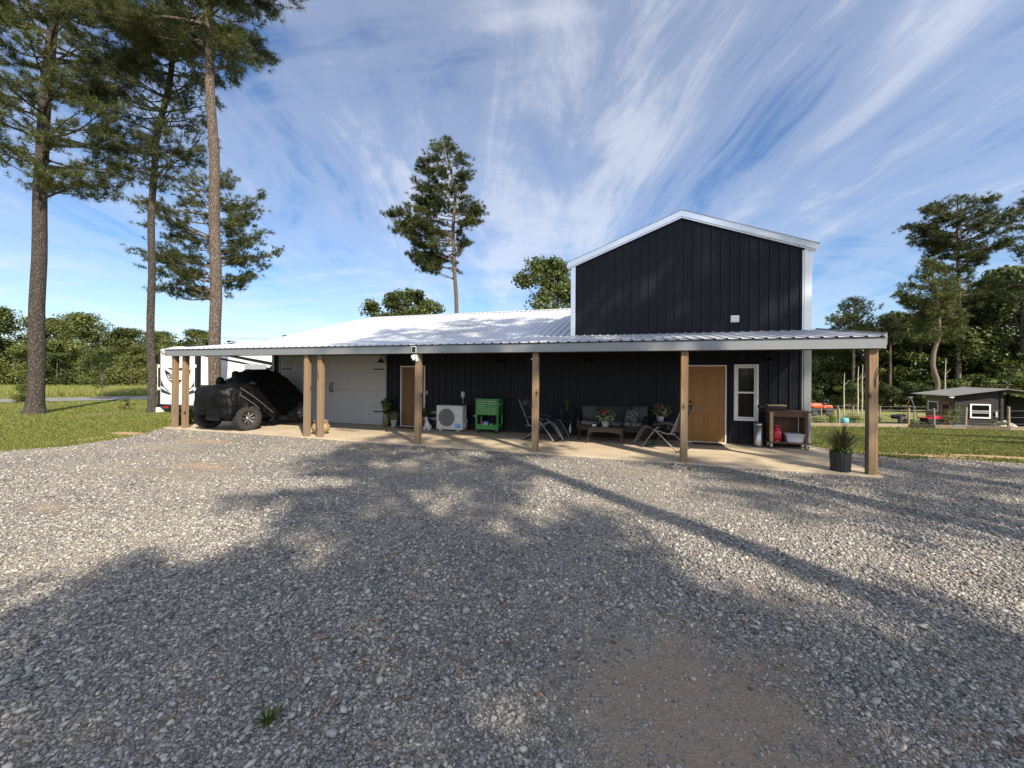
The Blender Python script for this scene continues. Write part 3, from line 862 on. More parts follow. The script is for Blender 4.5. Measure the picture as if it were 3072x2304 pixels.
# trims
for s in (-1, 1):
    uo = MU + s * 3.14; zo = gz(uo)
    mb = MB()
    mb.prism([(MU, AZ + 0.055), (uo, zo + 0.055), (uo + s * 0.035, zo - 0.10), (uo, zo - 0.125), (MU, AZ - 0.125)], 0.07, 'y', D - 0.095)
    mb.prism([(MU, AZ - 0.13), (uo, zo - 0.13), (uo, zo - 0.165), (MU, AZ - 0.165)], 0.05, 'y', D - 0.075)
    mb.build('rake_trim', M['white_trim'], barn)
mb = MB().box(GU0 - 0.03, GU0 + 0.11, D - 0.045, D + 0.10, 2.975, EZ - 0.12); mb.build('corner_trim', M['white_trim'], barn, 0.006)
mb = MB().box(-0.13, 0.035, D - 0.045, D + 0.10, 2.98, EZ - 0.12); mb.box(-0.17, -0.132, D - 0.035, D, 2.98, EZ - 0.15); mb.build('corner_trim', M['white_trim'], barn, 0.006)
mb = MB().box(-0.13, 0.035, D - 0.045, D + 0.10, 0.01, 2.9); mb.box(-0.17, -0.132, D - 0.035, D, 0.01, 2.9); mb.build('corner_trim', M['galv'], barn, 0.006)
mb = MB().box(-17.69, -17.57, D - 0.045, D + 0.10, 0.01, 2.9); mb.build('corner_trim', M['galv'], barn, 0.006)
# fascia: folded sheet with a drip lip, in lengths that overlap
for u0, u1, o in ((-18.86, -9.62, 0.0), (-9.66, 0.10, 0.004)):
    mb = MB(); y = -0.215 - o
    mb.prism([(y, 2.335), (y - 0.012, 2.338), (y - 0.012, 2.345), (y - 0.003, 2.352), (y - 0.003, 2.528), (y + 0.02, 2.54), (y + 0.03, 2.53), (y + 0.03, 2.335)], u1 - u0, 'x', u0)
    mb.build('fascia', M['galv'], barn)
mb = MB(); mb.prism([(-0.19, 2.33), (-0.19, 2.60), (D, 3.02), (D, 2.84)], 0.03, 'x', 0.11); mb.prism([(-0.19, 2.40), (-0.19, 2.62), (D, 3.04), (D, 2.86)], 0.012, 'x', 0.141)
mb.build('rake_trim', M['galv'], barn)
mb = MB(); mb.prism([(-0.22, 2.36), (-0.22, 2.56), (3.15, 3.04), (10, 5.005), (10, 4.86), (3.15, 2.90)], 0.03, 'x', -18.98)
mb.prism([(-0.24, 2.37), (-0.30, 2.50), (-0.28, 2.57), (-0.20, 2.57)], 0.10, 'x', -18.97)
mb.build('rake_trim', M['roof'], barn)
mb = MB(); mb.prism([(-0.17, 2.405), (-0.17, 2.43), (D - 0.03, 2.80), (D - 0.03, 2.775)], 18.85, 'x', -18.85)
mb.build('soffit', M['ceiling'], barn)
mb = MB(); mb.box(-18.8, 0.08, -0.12, 0.02, 2.17 + 0.16, 2.41); mb.build('porch_beam', M['cart_wood'], barn)
# porch posts
def post(u, v, hook=0, lean=0.0):
    o = bpy.data.objects.new('porch_post', None)
    mb = MB(); mb.box(-0.07, 0.07, -0.07, 0.07, -0.2, 2.335)
    p = mb.build('porch_post', M['post_wood'], barn, 0.007)
    bpy.data.objects.remove(o)
    p.location = (u, v, 0); p.rotation_euler = (0, lean, 0)
    if hook:
        h = MB()
        s = 1 if hook > 0 else -1
        h.tube([(0.02 * s, -0.075, 1.62), (0.025 * s, -0.085, 1.80), (0.06 * s, -0.10, 1.95), (0.13 * s, -0.13, 2.06), (0.19 * s, -0.15, 2.07)], 0.007, 6)
        h.build('plant_hook', M['iron'], p)
    return p
for u, v, hk, ln in ((-18.64, -0.07, 0, 0.012), (-18.24, -0.02, 0, 0.012), (-13.2, -0.07, 0, 0.008), (-12.76, -0.03, -1, 0.008), (-9.59, -0.07, 0, 0.006), (-6.46, -0.07, 0, 0.003), (-3.24, -0.07, 0, 0.003), (-0.02, -0.07, 1, 0)):
    post(u, v, hk, ln)
# garage door
gd = MB()
G0, G1, GT = -17.24, -12.53, 2.44
y = D - 0.06
for k in range(4):
    gd.box(G0, G1, y, D - 0.024, 0.012 + k * 0.607, 0.012 + (k + 1) * 0.607 - 0.006)
    for j in range(8):
        a = G0 + 0.10 + j * (G1 - G0 - 0.1) / 8; w_ = (G1 - G0 - 0.1) / 8 - 0.10
        z0 = 0.012 + k * 0.607 + 0.09; z1 = z0 + 0.43
        for q in range(4):
            gd.box(a + q * w_ / 4 + 0.004, a + (q + 1) * w_ / 4 - 0.004, y - 0.006, y + 0.002, z0, z1)
door = gd.build('garage_door', M['garage_paint'], barn, 0.003)
mb = MB(); mb.box(G0 - 0.05, G0 - 0.002, D - 0.075, D - 0.02, 0.005, GT + 0.05).box(G1 + 0.002, G1 + 0.05, D - 0.075, D - 0.02, 0.005, GT + 0.05).box(G0, G1, D - 0.075, D - 0.02, GT + 0.003, GT + 0.05)
mb.build('door_frame', M['galv'], door)
for u, s in ((G0 + 0.36, 1), (G1 - 0.06, -1)):
    for z in (1.96, 0.48):
        mb = MB(); mb.box(min(u, u + s * -0.0) - (0.40 if s < 0 else 0.30), u + (0.0 if s < 0 else 0.10), y - 0.016, y - 0.005, z - 0.022, z + 0.022)
        e = u - 0.42 if s < 0 else u + 0.10
        mb.prism([(e, z), (e + 0.03, z + 0.035), (e + 0.06, z), (e + 0.03, z - 0.035)], 0.011, 'y', y - 0.018)
        mb.build('hinge', M['iron'], door)
for du in (-0.05, 0.05):
    mb = MB(); c = -14.80 + du
    mb.tube([(c, y - 0.02, 1.13), (c, y - 0.05, 1.17), (c - 0.022, y - 0.06, 1.30), (c, y - 0.05, 1.42), (c, y - 0.02, 1.46)], [0.022, 0.012, 0.014, 0.012, 0.022], 8)
    mb.build('handle', M['iron'], door)


def panel_door(u0, u1, zt, mat, hinge_left, frame_mat, face=D - 0.045):
    mb = MB(); mb.box(u0 + 0.035, u1 - 0.035, face, D - 0.024, 0.03, zt - 0.035)
    w_ = (u1 - u0 - 0.07); a0 = u0 + 0.035
    for c in (0, 1):
        x0 = a0 + w_ * (0.13 + c * 0.40); x1 = x0 + w_ * 0.34
        for z0, z1 in ((0.22, 0.80), (0.98, 1.60), (1.68, 1.90)):
            # a sunk moulding drawn by a raised rim, then the raised field
            for q in ((x0, x0 + 0.018, z0, z1), (x1 - 0.018, x1, z0, z1), (x0 + 0.018, x1 - 0.018, z0, z0 + 0.018), (x0 + 0.018, x1 - 0.018, z1 - 0.018, z1)):
                mb.box(q[0], q[1], face - 0.008, face + 0.004, q[2], q[3])
            mb.box(x0 + 0.045, x1 - 0.045, face - 0.007, face + 0.004, z0 + 0.045, z1 - 0.045)
    d = mb.build('door', mat, barn, 0.003)
    f = MB(); f.box(u0, u0 + 0.032, D - 0.07, D - 0.02, 0.0, zt).box(u1 - 0.032, u1, D - 0.07, D - 0.02, 0.0, zt).box(u0 + 0.033, u1 - 0.033, D - 0.07, D - 0.02, zt - 0.033, zt)
    f.box(u0 + 0.033, u1 - 0.033, D - 0.09, D - 0.02, 0.001, 0.026)
    f.build('door_frame', frame_mat, d)
    kx = u1 - 0.11 if hinge_left else u0 + 0.11
    for nm, z, r in (('door_knob', 0.93, 0.032), ('deadbolt', 1.10, 0.026)):
        k = MB(); k.lathe([(r * 1.1, 0.0), (r * 1.1, -0.008), (0.012, -0.014), (0.012, -0.03), (r * 0.9, -0.04), (r, -0.055), (r * 0.5, -0.068), (0.002, -0.07)], (kx, face, z), 14, 'y')
        k.build(nm, M['iron'], d)
    return d
panel_door(-11.92, -10.98, 2.075, M['door_brown'], True, M['white_paint'])['label'] = 'dark brown panelled door'
panel_door(-2.88, -1.89, 2.10, M['door_tan'], False, M['white_paint'])['label'] = 'tan orange panelled door'
# window
u0, u1, z0, z1 = -1.71, -1.14, 0.63, 2.12
f = MB(); y = D - 0.075
for a, b_, t in ((0.0, 0.055, 0.0), (0.06, 0.10, 0.022)):
    f.box(u0 + a, u0 + b_, y + t, D - 0.018, z0 + a, z1 - a); f.box(u1 - b_, u1 - a, y + t, D - 0.018, z0 + a, z1 - a)
    f.box(u0 + b_, u1 - b_, y + t, D - 0.018, z0 + a, z0 + b_); f.box(u0 + b_, u1 - b_, y + t, D - 0.018, z1 - b_, z1 - a)
f.box(u0 + 0.10, u1 - 0.10, y + 0.03, D - 0.018, 1.352, 1.395)
win = f.build('window', M['white_paint'], barn, 0.004)
MB().box(u0 + 0.10, u1 - 0.10, y + 0.05, y + 0.054, 1.395, z1 - 0.1).build('pane', M['glass_dark'], win)
MB().box(u0 + 0.10, u1 - 0.10, y + 0.04, y + 0.044, z0 + 0.1, 1.352).build('pane', M['glass_dark'], win)
# wall vent, outlet box, switch plate
mb = MB(); mb.box(-1.80, -1.60, D - 0.07, D - 0.02, 3.24, 3.42)
for k in range(4): mb.box(-1.785, -1.615, D - 0.085, D - 0.071, 3.262 + k * 0.038, 3.285 + k * 0.038, Matrix.Rotation(R(-25), 3, 'X'))
mb.build('vent', M['white_paint'], barn, 0.003)
mb = MB(); mb.box(-9.63, -9.52, D - 0.09, D - 0.022, 1.06, 1.24); mb.box(-9.62, -9.53, D - 0.10, D - 0.09, 1.07, 1.23); mb.tube([(-9.575, D - 0.05, 1.06), (-9.575, D - 0.05, 0.86)], 0.012, 6)
mb.build('outlet_box', M['tub_grey'], barn, 0.004)
MB().box(-10.93, -10.90, D - 0.045, D - 0.02, 1.12, 1.24).build('switch_plate', M['white_paint'], barn, 0.003)
# barn lights
for u in (-12.55, -8.26, -5.51, -0.93):
    mb = MB(); z = 2.20
    mb.lathe([(0.03, 0.12), (0.045, 0.10), (0.06, 0.06), (0.14, -0.005), (0.15, -0.012), (0.14, -0.008), (0.05, 0.05)], (u, D - 0.30, z), 18, cap=False)
    mb.tube([(u, D - 0.30, z + 0.12), (u, D - 0.30, z + 0.22), (u, D - 0.22, z + 0.27), (u, D - 0.10, z + 0.20), (u, D - 0.02, z + 0.14)], 0.013, 6)
    mb.lathe([(0.05, -0.02), (0.05, 0.0)], (u, D - 0.02, z + 0.14), 12, 'y')
    L = mb.build('barn_light', M['iron'], barn)
    MB().lathe([(0.002, -0.010), (0.05, -0.008), (0.06, 0.004), (0.04, 0.02)], (u, D - 0.30, z), 14).build('lamp', M['white_paint'], L)

# ------------------------------------------------------------------ buggy under a black cover, on the left of the slab
def wheel_proto(parent, r=0.385, w=0.27, out=1):
    """wheel standing in the yz plane, outer face towards +x*out, centre at the origin"""
    mb = MB()
    prof = [(r * 0.55, -w * 0.42), (r * 0.62, -w * 0.48), (r * 0.82, -w * 0.5), (r * 0.93, -w * 0.44), (r * 0.955, -w * 0.25), (r * 0.96, 0), (r * 0.955, w * 0.25), (r * 0.93, w * 0.44), (r * 0.82, w * 0.5), (r * 0.62, w * 0.48), (r * 0.55, w * 0.42)]
    mb.lathe(prof, (0, 0, 0), 40, 'x', cap=False)
    for k in range(22):
        a = 2 * PI * k / 22
        for i, (x0, x1, da) in enumerate(((-w * 0.50, -w * 0.20, 0), (-w * 0.17, w * 0.02, 0.09), (0.0, w * 0.18, -0.07), (w * 0.20, w * 0.50, 0.03))):
            rot = Matrix.Rotation(a + da, 3, 'X')
            vs = [rot @ Vector((x, ww, zz)) for zz in (r * 0.90, r) for ww in (-r * 0.10, r * 0.10) for x in (x0, x1)]
            mb.add(vs, [(0, 2, 3, 1), (4, 5, 7, 6), (0, 1, 5, 4), (2, 6, 7, 3), (0, 4, 6, 2), (1, 3, 7, 5)])
        for s in (-1, 1):
            rot = Matrix.Rotation(a + 0.14, 3, 'X')
            vs = [rot @ Vector((x, ww, zz)) for zz in (r * 0.78, r * 0.93) for ww in (-r * 0.05, r * 0.05) for x in (s * w * 0.47, s * w * 0.535)]
            mb.add(vs, [(0, 2, 3, 1), (4, 5, 7, 6), (0, 1, 5, 4), (2, 6, 7, 3), (0, 4, 6, 2), (1, 3, 7, 5)])
    wh = mb.build('wheel', M['rubber'], parent)
    mb = MB(); o = out
    mb.lathe([(r * 0.56, o * w * 0.42), (r * 0.52, o * w * 0.44), (r * 0.50, o * w * 0.30), (r * 0.46, o * w * 0.05), (0.05, o * w * 0.05)], (0, 0, 0), 32, 'x', cap=False)
    mb.lathe([(r * 0.56, -o * w * 0.42), (r * 0.50, -o * w * 0.40), (r * 0.47, o * w * 0.02)], (0, 0, 0), 32, 'x', cap=False)
    mb.mat(1)
    for k in range(8):
        a = 2 * PI * k / 8; e = Vector((0, math.cos(a), math.sin(a)))
        for da in (-0.12, 0.12):
            e2 = Vector((0, math.cos(a + da), math.sin(a + da)))
            mb.bar(e * 0.04 + Vector((o * w * 0.22, 0, 0)), e2 * r * 0.51 + Vector((o * w * 0.36, 0, 0)), 0.014, 0.02)
    mb.lathe([(0.055, o * w * 0.20), (0.05, o * w * 0.30), (0.03, o * w * 0.33), (0.004, o * w * 0.33)], (0, 0, 0), 16, 'x')
    mb.build('rim', [M['iron'], M['chrome']], wh)
    return wh


UC = -16.68
buggy = thing('covered_buggy', 'off-road buggy parked under a wrinkled black cover with knobby tyres', 'buggy', (UC, 0.0, 0.0))
st = [  # y, half width low, half width high, bottom, top
    (-0.485, 0.004, 0.004, 0.49, 1.02), (-0.475, 0.28, 0.24, 0.48, 1.10),     (-0.44, 0.48, 0.42, 0.48, 1.18), (-0.40, 0.64, 0.54, 0.48, 1.30), (-0.30, 0.80, 0.66, 0.46, 1.37), (-0.12, 0.88, 0.73, 0.54, 1.40), (0.10, 0.92, 0.78, 0.72, 1.41),
    (0.36, 0.95, 0.80, 0.74, 1.42), (0.56, 0.95, 0.80, 0.60, 1.50), (0.80, 0.94, 0.76, 0.42, 1.70), (1.02, 0.94, 0.72, 0.36, 1.87), (1.25, 0.94, 0.72, 0.36, 1.93),
    (1.55, 0.94, 0.72, 0.40, 1.86), (1.80, 0.94, 0.74, 0.52, 1.70), (2.05, 0.94, 0.76, 0.66, 1.46), (2.30, 0.94, 0.78, 0.70, 1.20), (2.48, 0.92, 0.78, 0.66, 1.04), (2.62, 0.82, 0.70, 0.62, 0.94)]
vs = []; n = 40
ys = []
fine = []
for (a, b_) in zip(st[:-1], st[1:]):
    for k in range(3):
        t = k / 3; fine.append(tuple(a[i] * (1 - t) + b_[i] * t for i in range(5)))
fine.append(st[-1])
for i, (yy, wb, wt, zb, zt) in enumerate(fine):
    for k in range(n):
        t = k / (n - 1)
        if t < 0.34:   q = t / 0.34; x = wb + (wt - wb) * q ** 1.6 ; z = zb + (zt - zb) * 0.86 * q
        elif t > 0.66: q = (1 - t) / 0.34; x = -(wb + (wt - wb) * q ** 1.6); z = zb + (zt - zb) * 0.86 * q
        else:
            q = (t - 0.34) / 0.32; an = PI * q; x = wt * math.copysign(abs(math.cos(an)) ** 0.55, math.cos(an)); z = zb + (zt - zb) * (0.86 + 0.14 * math.sin(an) ** 0.6)
        hang = 1 - min(1, (z - zb) / 0.5)
        fold = 0.030 * math.sin(yy * 17 + 2.1 * math.sin(z * 5) + k * 0.2) * (0.35 + hang) + 0.018 * math.sin(z * 21 + yy * 9 + 1.5 * math.sin(yy * 7)) + 0.012 * math.sin(x * 23 + yy * 31)
        s = 1 if abs(x) < 1e-6 else (1 + fold / max(0.5, abs(x)))
        dz = 0.02 * math.sin(yy * 19 + x * 7) * (1 - hang) + (0.05 * math.sin(yy * 9 + 1) + 0.03 * math.sin(yy * 23)) * hang * (k in (0, n - 1))
        vs.append((x * s, yy - 0.02 * math.sin(x * 11 + z * 9) * (i < 8), z + dz))
fs = [(i * n + k, i * n + k + 1, (i + 1) * n + k + 1, (i + 1) * n + k) for i in range(len(fine) - 1) for k in range(n - 1)]
fs += [tuple(range(len(vs) - 1, len(vs) - n - 1, -1))]
m = NT('black_tarp')
p = m.coords('Object')
cr = m.noise(p, 4.2, 2, 0.5, 1.6); cr2 = m.noise(m.coords('Object', (3.0, 1.2, 0.8), rot=(0.5, 0.2, 0)), 3.4, 2, 0.5, 0.8)
m.pbsdf(m.mix(cr, (0.003, 0.003, 0.0035), (0.0055, 0.0055, 0.006)), m.math('ADD', m.math('MULTIPLY', cr2, 0.15), 0.36), 0, m.bump(m.math('ADD', m.math('MULTIPLY', cr, 0.5), cr2), 0.55, 0.06), 0.13)
M['tarp'] = m.mat
mb = MB(); mb.add(vs, fs, True)
mb.blob((-0.80, 0.56, 1.50), (0.15, 0.12, 0.16), 12, 8, 0.06, 3); mb.blob((-0.62, 0.95, 1.72), (0.12, 0.10, 0.15), 10, 7, 0.05, 5, 0.7)
mb.blob((0.78, 0.48, 1.46), (0.13, 0.14, 0.09), 12, 8, 0.08, 6)
cov = mb.build('cover', M['tarp'], buggy)
mb = MB()
def side_x(yy, z):
    for a, b_ in zip(st[:-1], st[1:]):
        if a[0] <= yy <= b_[0]:
            t = (yy - a[0]) / (b_[0] - a[0]); wb, wt, zb, zt = [a[i] * (1 - t) + b_[i] * t for i in (1, 2, 3, 4)]
            q = min(1, max(0, (z - zb) / ((zt - zb) * 0.86))); return wb + (wt - wb) * q ** 1.6
    return 0.9
for p0, p1 in (((0.02, 1.34), (1.02, 0.50)), ((-0.02, 1.12), (0.52, 0.66))):
    pts = []
    for k in range(9):
        t = k / 8; yy = p0[0] + (p1[0] - p0[0]) * t; z = p0[1] + (p1[1] - p0[1]) * t
        pts.append((side_x(yy, z) + 0.035, yy, z))
    mb.tube(pts, 0.013, 6)
mb.build('reflective_strip', plain('reflective_strip', (0.16, 0.16, 0.165), 0.4, 0.3), cov)
mb = MB()
mb.box(-0.5, 0.5, -0.1, 2.5, 0.30, 0.52).tube([(-0.8, 0.25, 0.40), (0.8, 0.25, 0.40)], 0.035, 8).tube([(-0.8, 2.2, 0.40), (0.8, 2.2, 0.40)], 0.035, 8)
for s in (-1, 1):
    mb.bar((s * 0.3, 0.1, 0.42), (s * 0.75, 0.25, 0.36), 0.05).bar((s * 0.3, 0.45, 0.36), (s * 0.75, 0.25, 0.36), 0.05).bar((s * 0.3, 2.2, 0.36), (s * 0.75, 2.2, 0.36), 0.06)
mb.box(-0.30, 0.30, -0.25, -0.1, 0.32, 0.52)
mb.build('chassis', M['iron'], buggy)
w0 = wheel_proto(buggy, out=1); w0.location = (0.82, 0.22, 0.385); w0.rotation_euler = (0, 0, R(-6))
for x, yy, rz in ((-0.82, 0.22, PI - 0.1), (0.82, 2.20, 0), (-0.82, 2.20, PI)):
    c = copy_tree(w0, buggy); c.location = (x, yy, 0.385); c.rotation_euler = (0, 0, rz)

# ------------------------------------------------------------------ travel trailer beyond the porch
rv = thing('travel_trailer', 'white travel trailer with black angular graphics parked behind the porch posts', 'trailer', (-25.3, 3.4, 0.0))
Wd, Lr, zb, ze = 2.50, 7.6, 0.30, 2.76
def arch(n=14, lift=0.22):
    return [(Wd * i / n, ze + lift * math.sin(PI * i / n) ** 0.8) for i in range(n + 1)]
mb = MB(); prof = [(0, zb), (Wd, zb)] + arch()[::-1]
mb.prism(prof, Lr, 'y', 0.0); mb.build('body', M['rv_white'], rv, 0.02)
mb = MB()
for x0, x1 in ((-0.015, 0.12), (Wd - 0.12, Wd + 0.015)):
    mb.box(x0, x1, -0.03, -0.004, zb - 0.02, ze + 0.02)
mb.box(Wd + 0.004, Wd + 0.02, -0.03, 0.14, zb - 0.02, ze)
mb.box(-0.02, Wd + 0.02, -0.04, -0.004, zb - 0.10, zb + 0.04)
mb.build('corner_trim', M['rv_black'], rv)
mb = MB(); mb.box(0.03, Wd - 0.03, -0.10, 0.02, zb - 0.14, zb - 0.03); mb.box(0.4, Wd - 0.4, 0.3, Lr - 0.3, 0.16, zb)
mb.build('bumper', M['iron'], rv, 0.01)
px, py = 0.12, zb + 0.04
sx_, sz_ = (Wd - 0.24), (2.50 - py)
def P(pts, mirror=False):
    out = []
    for x, yv in pts:
        a = (x - 100) / 656.0; b_ = (1105 - yv) / 920.0
        if mirror: a = 1 - a
        out.append((px + a * sx_, py + b_ * sz_))
    return out[::-1] if mirror else out
black = [[(222, 398), (428, 396), (428, 450), (330, 442)], [(176, 425), (300, 508), (312, 532), (226, 522), (216, 575)],
         [(230, 540), (322, 540), (322, 556), (250, 556), (250, 596), (322, 596), (322, 610), (236, 610)], [(268, 566), (322, 566), (322, 586), (268, 586)],
         [(240, 622), (312, 634), (330, 690)], [(340, 622), (428, 622), (428, 745), (396, 705)],
         [(108, 590), (126, 668), (176, 768), (276, 856), (246, 852), (150, 764), (108, 748)], [(428, 770), (396, 740), (408, 726), (428, 742)]]
navy = [[(112, 794), (182, 834), (300, 888), (300, 926), (200, 902), (116, 872)]]
mb = MB()
for q in black:
    for mi in (False, True): mb.prism(P(q, mi), 0.006, 'y', -0.007)
mb.box(Wd - 0.35, Wd - 0.22, -0.007, -0.001, zb + 0.32, zb + 0.34)
mb.box(0.62, 0.78, -0.007, -0.001, 2.30, 2.315); mb.box(0.55, 0.60, -0.007, -0.001, 2.36, 2.38)
mb.build('graphics', M['rv_black'], rv)
for q in navy:
    for mi in (False, True): MB().prism(P(q, mi), 0.006, 'y', -0.007).build('swoosh', M['rv_navy'], rv)
for x in (0.06, Wd - 0.06):
    mb = MB()
    mb.tube([(x, -0.04, 1.05), (x, -0.08, 1.10), (x, -0.08, 2.0), (x, -0.04, 2.05)], 0.014, 6); mb.box(x - 0.05, x + 0.05, -0.07, -0.03, 0.98, 1.12); mb.box(x - 0.05, x + 0.05, -0.07, -0.03, 2.02, 2.16)
    mb.build('grab_rail', M['white_paint'], rv)
for x in (0.5, Wd - 0.85):
    MB().box(x, x + 0.32, -0.11, -0.102, zb - 0.12, zb - 0.05).build('tail_lamp', M['red_lens'], rv)
mb = MB(); x = Wd
mb.prism([(0.16, 0.30), (Lr, 0.30), (Lr, 0.75), (0.16, 0.75)], 0.006, 'x', x + 0.001)
mb.prism([(0.16, 1.0), (3.0, 1.02), (3.0, 1.22), (0.16, 1.24)], 0.006, 'x', x + 0.001)
mb.prism([(0.16, 2.62), (2.0, 2.35), (5.5, 1.75), (5.5, 1.65), (2.0, 2.26), (0.16, 2.55)], 0.006, 'x', x + 0.001)
mb.prism([(1.2, 2.60), (4.2, 2.14), (7.0, 1.95), (7.0, 2.10), (4.2, 2.32), (1.6, 2.66)], 0.006, 'x', x + 0.001)
mb.build('side_stripes', M['rv_black'], rv)
mb = MB(); mb.box(Wd + 0.002, Wd + 0.018, 2.2, 3.4, 1.3, 2.25); mb.build('slide_panel', M['rv_grey'], rv, 0.005)
mb = MB(); mb.tube([(Wd + 0.09, 3.6, 2.12), (Wd + 0.09, 7.3, 2.12)], 0.06, 8); mb.bar((Wd + 0.03, 3.7, 2.12), (Wd + 0.05, 3.7, 0.6), 0.05); mb.bar((Wd + 0.03, 7.2, 2.12), (Wd + 0.05, 7.2, 0.6), 0.05)
mb.build('awning', M['iron'], rv)
for q in ((0.9, 1.4, 0.6, 1.1, ze + 0.20, ze + 0.34), (1.5, 1.75, 1.5, 1.9, ze + 0.17, ze + 0.30), (0.55, 0.70, 0.4, 0.6, ze + 0.13, ze + 0.24)): MB().box(*q).build('roof_vent', M['black_plastic'], rv, 0.02)
for yy in (4.0, 4.9):
    for x in (0.22, Wd - 0.22):
        mb = MB(); mb.lathe([(0.12, -0.10), (0.30, -0.11), (0.34, -0.07), (0.345, 0.07), (0.30, 0.11), (0.12, 0.10)], (x, yy, 0.335), 24, 'x'); mb.build('wheel', M['rubber'], rv)
for x in (0.3, Wd - 0.3): MB().bar((x, 0.3, 0.32), (x - 0.04, 0.25, -0.02), 0.05).build('stabiliser_jack', M['galv'], rv)
mb = MB(); mb.box(-0.12, 0.18, -0.15, 0.15, -0.04, 0.10); mb.box(-0.10, 0.16, -0.13, 0.13, 0.101, 0.19)
o = mb.build('leveling_block', M['white_paint'], None, 0.02); o.location = (-25.15, 3.3, 0)
tag(o, 'small white block on the grass under the rear corner of the travel trailer', 'block')

# ------------------------------------------------------------------ pieces at the far right, beyond the barn
def at(x, y): return (x, y, ground_at(x, y))
mw = thing('garden_tractor', 'orange garden tractor parked in the pasture beyond the barn corner', 'tractor', at(12.75, 36.1), R(15))
mb = MB(); mb.blob((-0.35, 0, 0.98), (0.62, 0.36, 0.26), 14, 8, 0, 0, 0.6); mb.build('hood', M['orange'], mw)
mb = MB(); mb.prism([(0.15, 0.72), (0.95, 0.72), (1.05, 0.9), (0.95, 1.05), (0.2, 1.0)], 0.9, 'y', -0.45); mb.build('fender', M['orange'], mw, 0.05)
mb = MB(); mb.box(-0.95, 0.9, -0.28, 0.28, 0.38, 0.72).box(-1.05, -0.9, -0.3, 0.3, 0.5, 1.0); mb.build('chassis', M['iron'], mw, 0.03)
mb = MB(); mb.blob((0.5, 0, 1.16), (0.26, 0.26, 0.10), 12, 6, 0, 0, 0.6); mb.blob((0.75, 0, 1.38), (0.09, 0.25, 0.26), 12, 6, 0, 0, 0.6); mb.build('seat', M['black_plastic'], mw)
mb = MB(); mb.tube([(0.05, 0, 0.95), (0.12, 0, 1.25)], 0.02, 6); mb.tube([(0.12 + 0.06 * math.sin(a), 0.16 * math.cos(a), 1.27 + 0.04 * math.sin(a)) for a in [2 * PI * k / 12 for k in range(13)]], 0.014, 6); mb.build('steering_wheel', M['black_plastic'], mw)
for x, yy, r, w_ in ((-0.68, -0.42, 0.27, 0.2), (-0.68, 0.42, 0.27, 0.2), (0.62, -0.50, 0.45, 0.28), (0.62, 0.50, 0.45, 0.28)):
    mb = MB(); mb.lathe([(r * 0.45, -w_ / 2), (r * 0.9, -w_ / 2), (r, -w_ / 4), (r, w_ / 4), (r * 0.9, w_ / 2), (r * 0.45, w_ / 2)], (x, yy, r), 20, 'y'); mb.build('wheel', M['rubber'], mw)

cp = thing('camper_trailer', 'pale blue-white camper trailer far off against the dark woods', 'trailer', at(39.0, 98.8), R(17.4))
mb = MB(); mb.prism([(-2.45, 0.65), (2.3, 0.65), (2.45, 1.5), (2.3, 2.05), (-2.2, 2.05), (-2.5, 1.5)], 2.0, 'y', -1.0); mb.build('body', plain('pale_camper', (0.55, 0.62, 0.66), 0.5), cp, 0.06)
for x0, x1 in ((-2.1, -1.4), (-0.75, -0.35), (0.35, 2.0)):
    MB().box(x0, x1, -1.02, -1.003, 1.25, 1.75).build('window', M['glass_dark'], cp)
mb = MB(); mb.lathe([(0.1, -0.1), (0.33, -0.1), (0.33, 0.1), (0.1, 0.1)], (0.3, -0.9, 0.33), 16, 'y'); mb.lathe([(0.1, -0.1), (0.33, -0.1), (0.33, 0.1), (0.1, 0.1)], (0.3, 0.9, 0.33), 16, 'y'); mb.box(-2.3, 3.1, -0.3, 0.3, 0.5, 0.66); mb.build('running_gear', M['iron'], cp)

# ------------------------------------------------------------------ leaves for pot plants and shrubs
def leaf_cloud(name, parent, mat, pts, normals, size, aspect=0.5, seed=1, tint=None, droop=0.0):
    """one pointed leaf (two triangles folded on the midrib) per point, facing roughly along its normal"""
    q = np.random.default_rng(seed); n = len(pts)
    N = normals / np.linalg.norm(normals, axis=1, keepdims=True)
    a = q.normal(0, 1, (n, 3)); a[:, 2] -= droop
    T = a - N * np.sum(a * N, 1, keepdims=True); T /= np.linalg.norm(T, axis=1, keepdims=True)
    B = np.cross(N, T); s = size * q.uniform(0.6, 1.3, n)[:, None]
    p0 = pts - T * s * 0.5; p1 = pts + T * s * 0.5; pm = pts - T * s * 0.05
    l = pm + B * s * aspect * 0.5 + N * s * 0.08; r = pm - B * s * aspect * 0.5 + N * s * 0.08
    V = np.stack([p0, l, p1, r], 1).reshape(-1, 3); i = np.arange(n)[:, None] * 4
    F = np.concatenate([i + [0, 2, 1], i + [0, 3, 2]], 0)
    if tint is None: tint = np.clip(q.normal(0.45, 0.25, n), 0, 1)
    return np_obj(name, V, F, mat, parent, np.concatenate([tint, tint]))


def bush_points(q, n, c, r, hollow=0.45):
    d = q.normal(0, 1, (n, 3)); d /= np.linalg.norm(d, axis=1, keepdims=True)
    rad = q.uniform(hollow, 1, n)[:, None] ** 0.7
    return np.array(c) + d * rad * np.array(r), d + np.array([0, 0, 0.6]) + q.normal(0, 0.5, (n, 3))


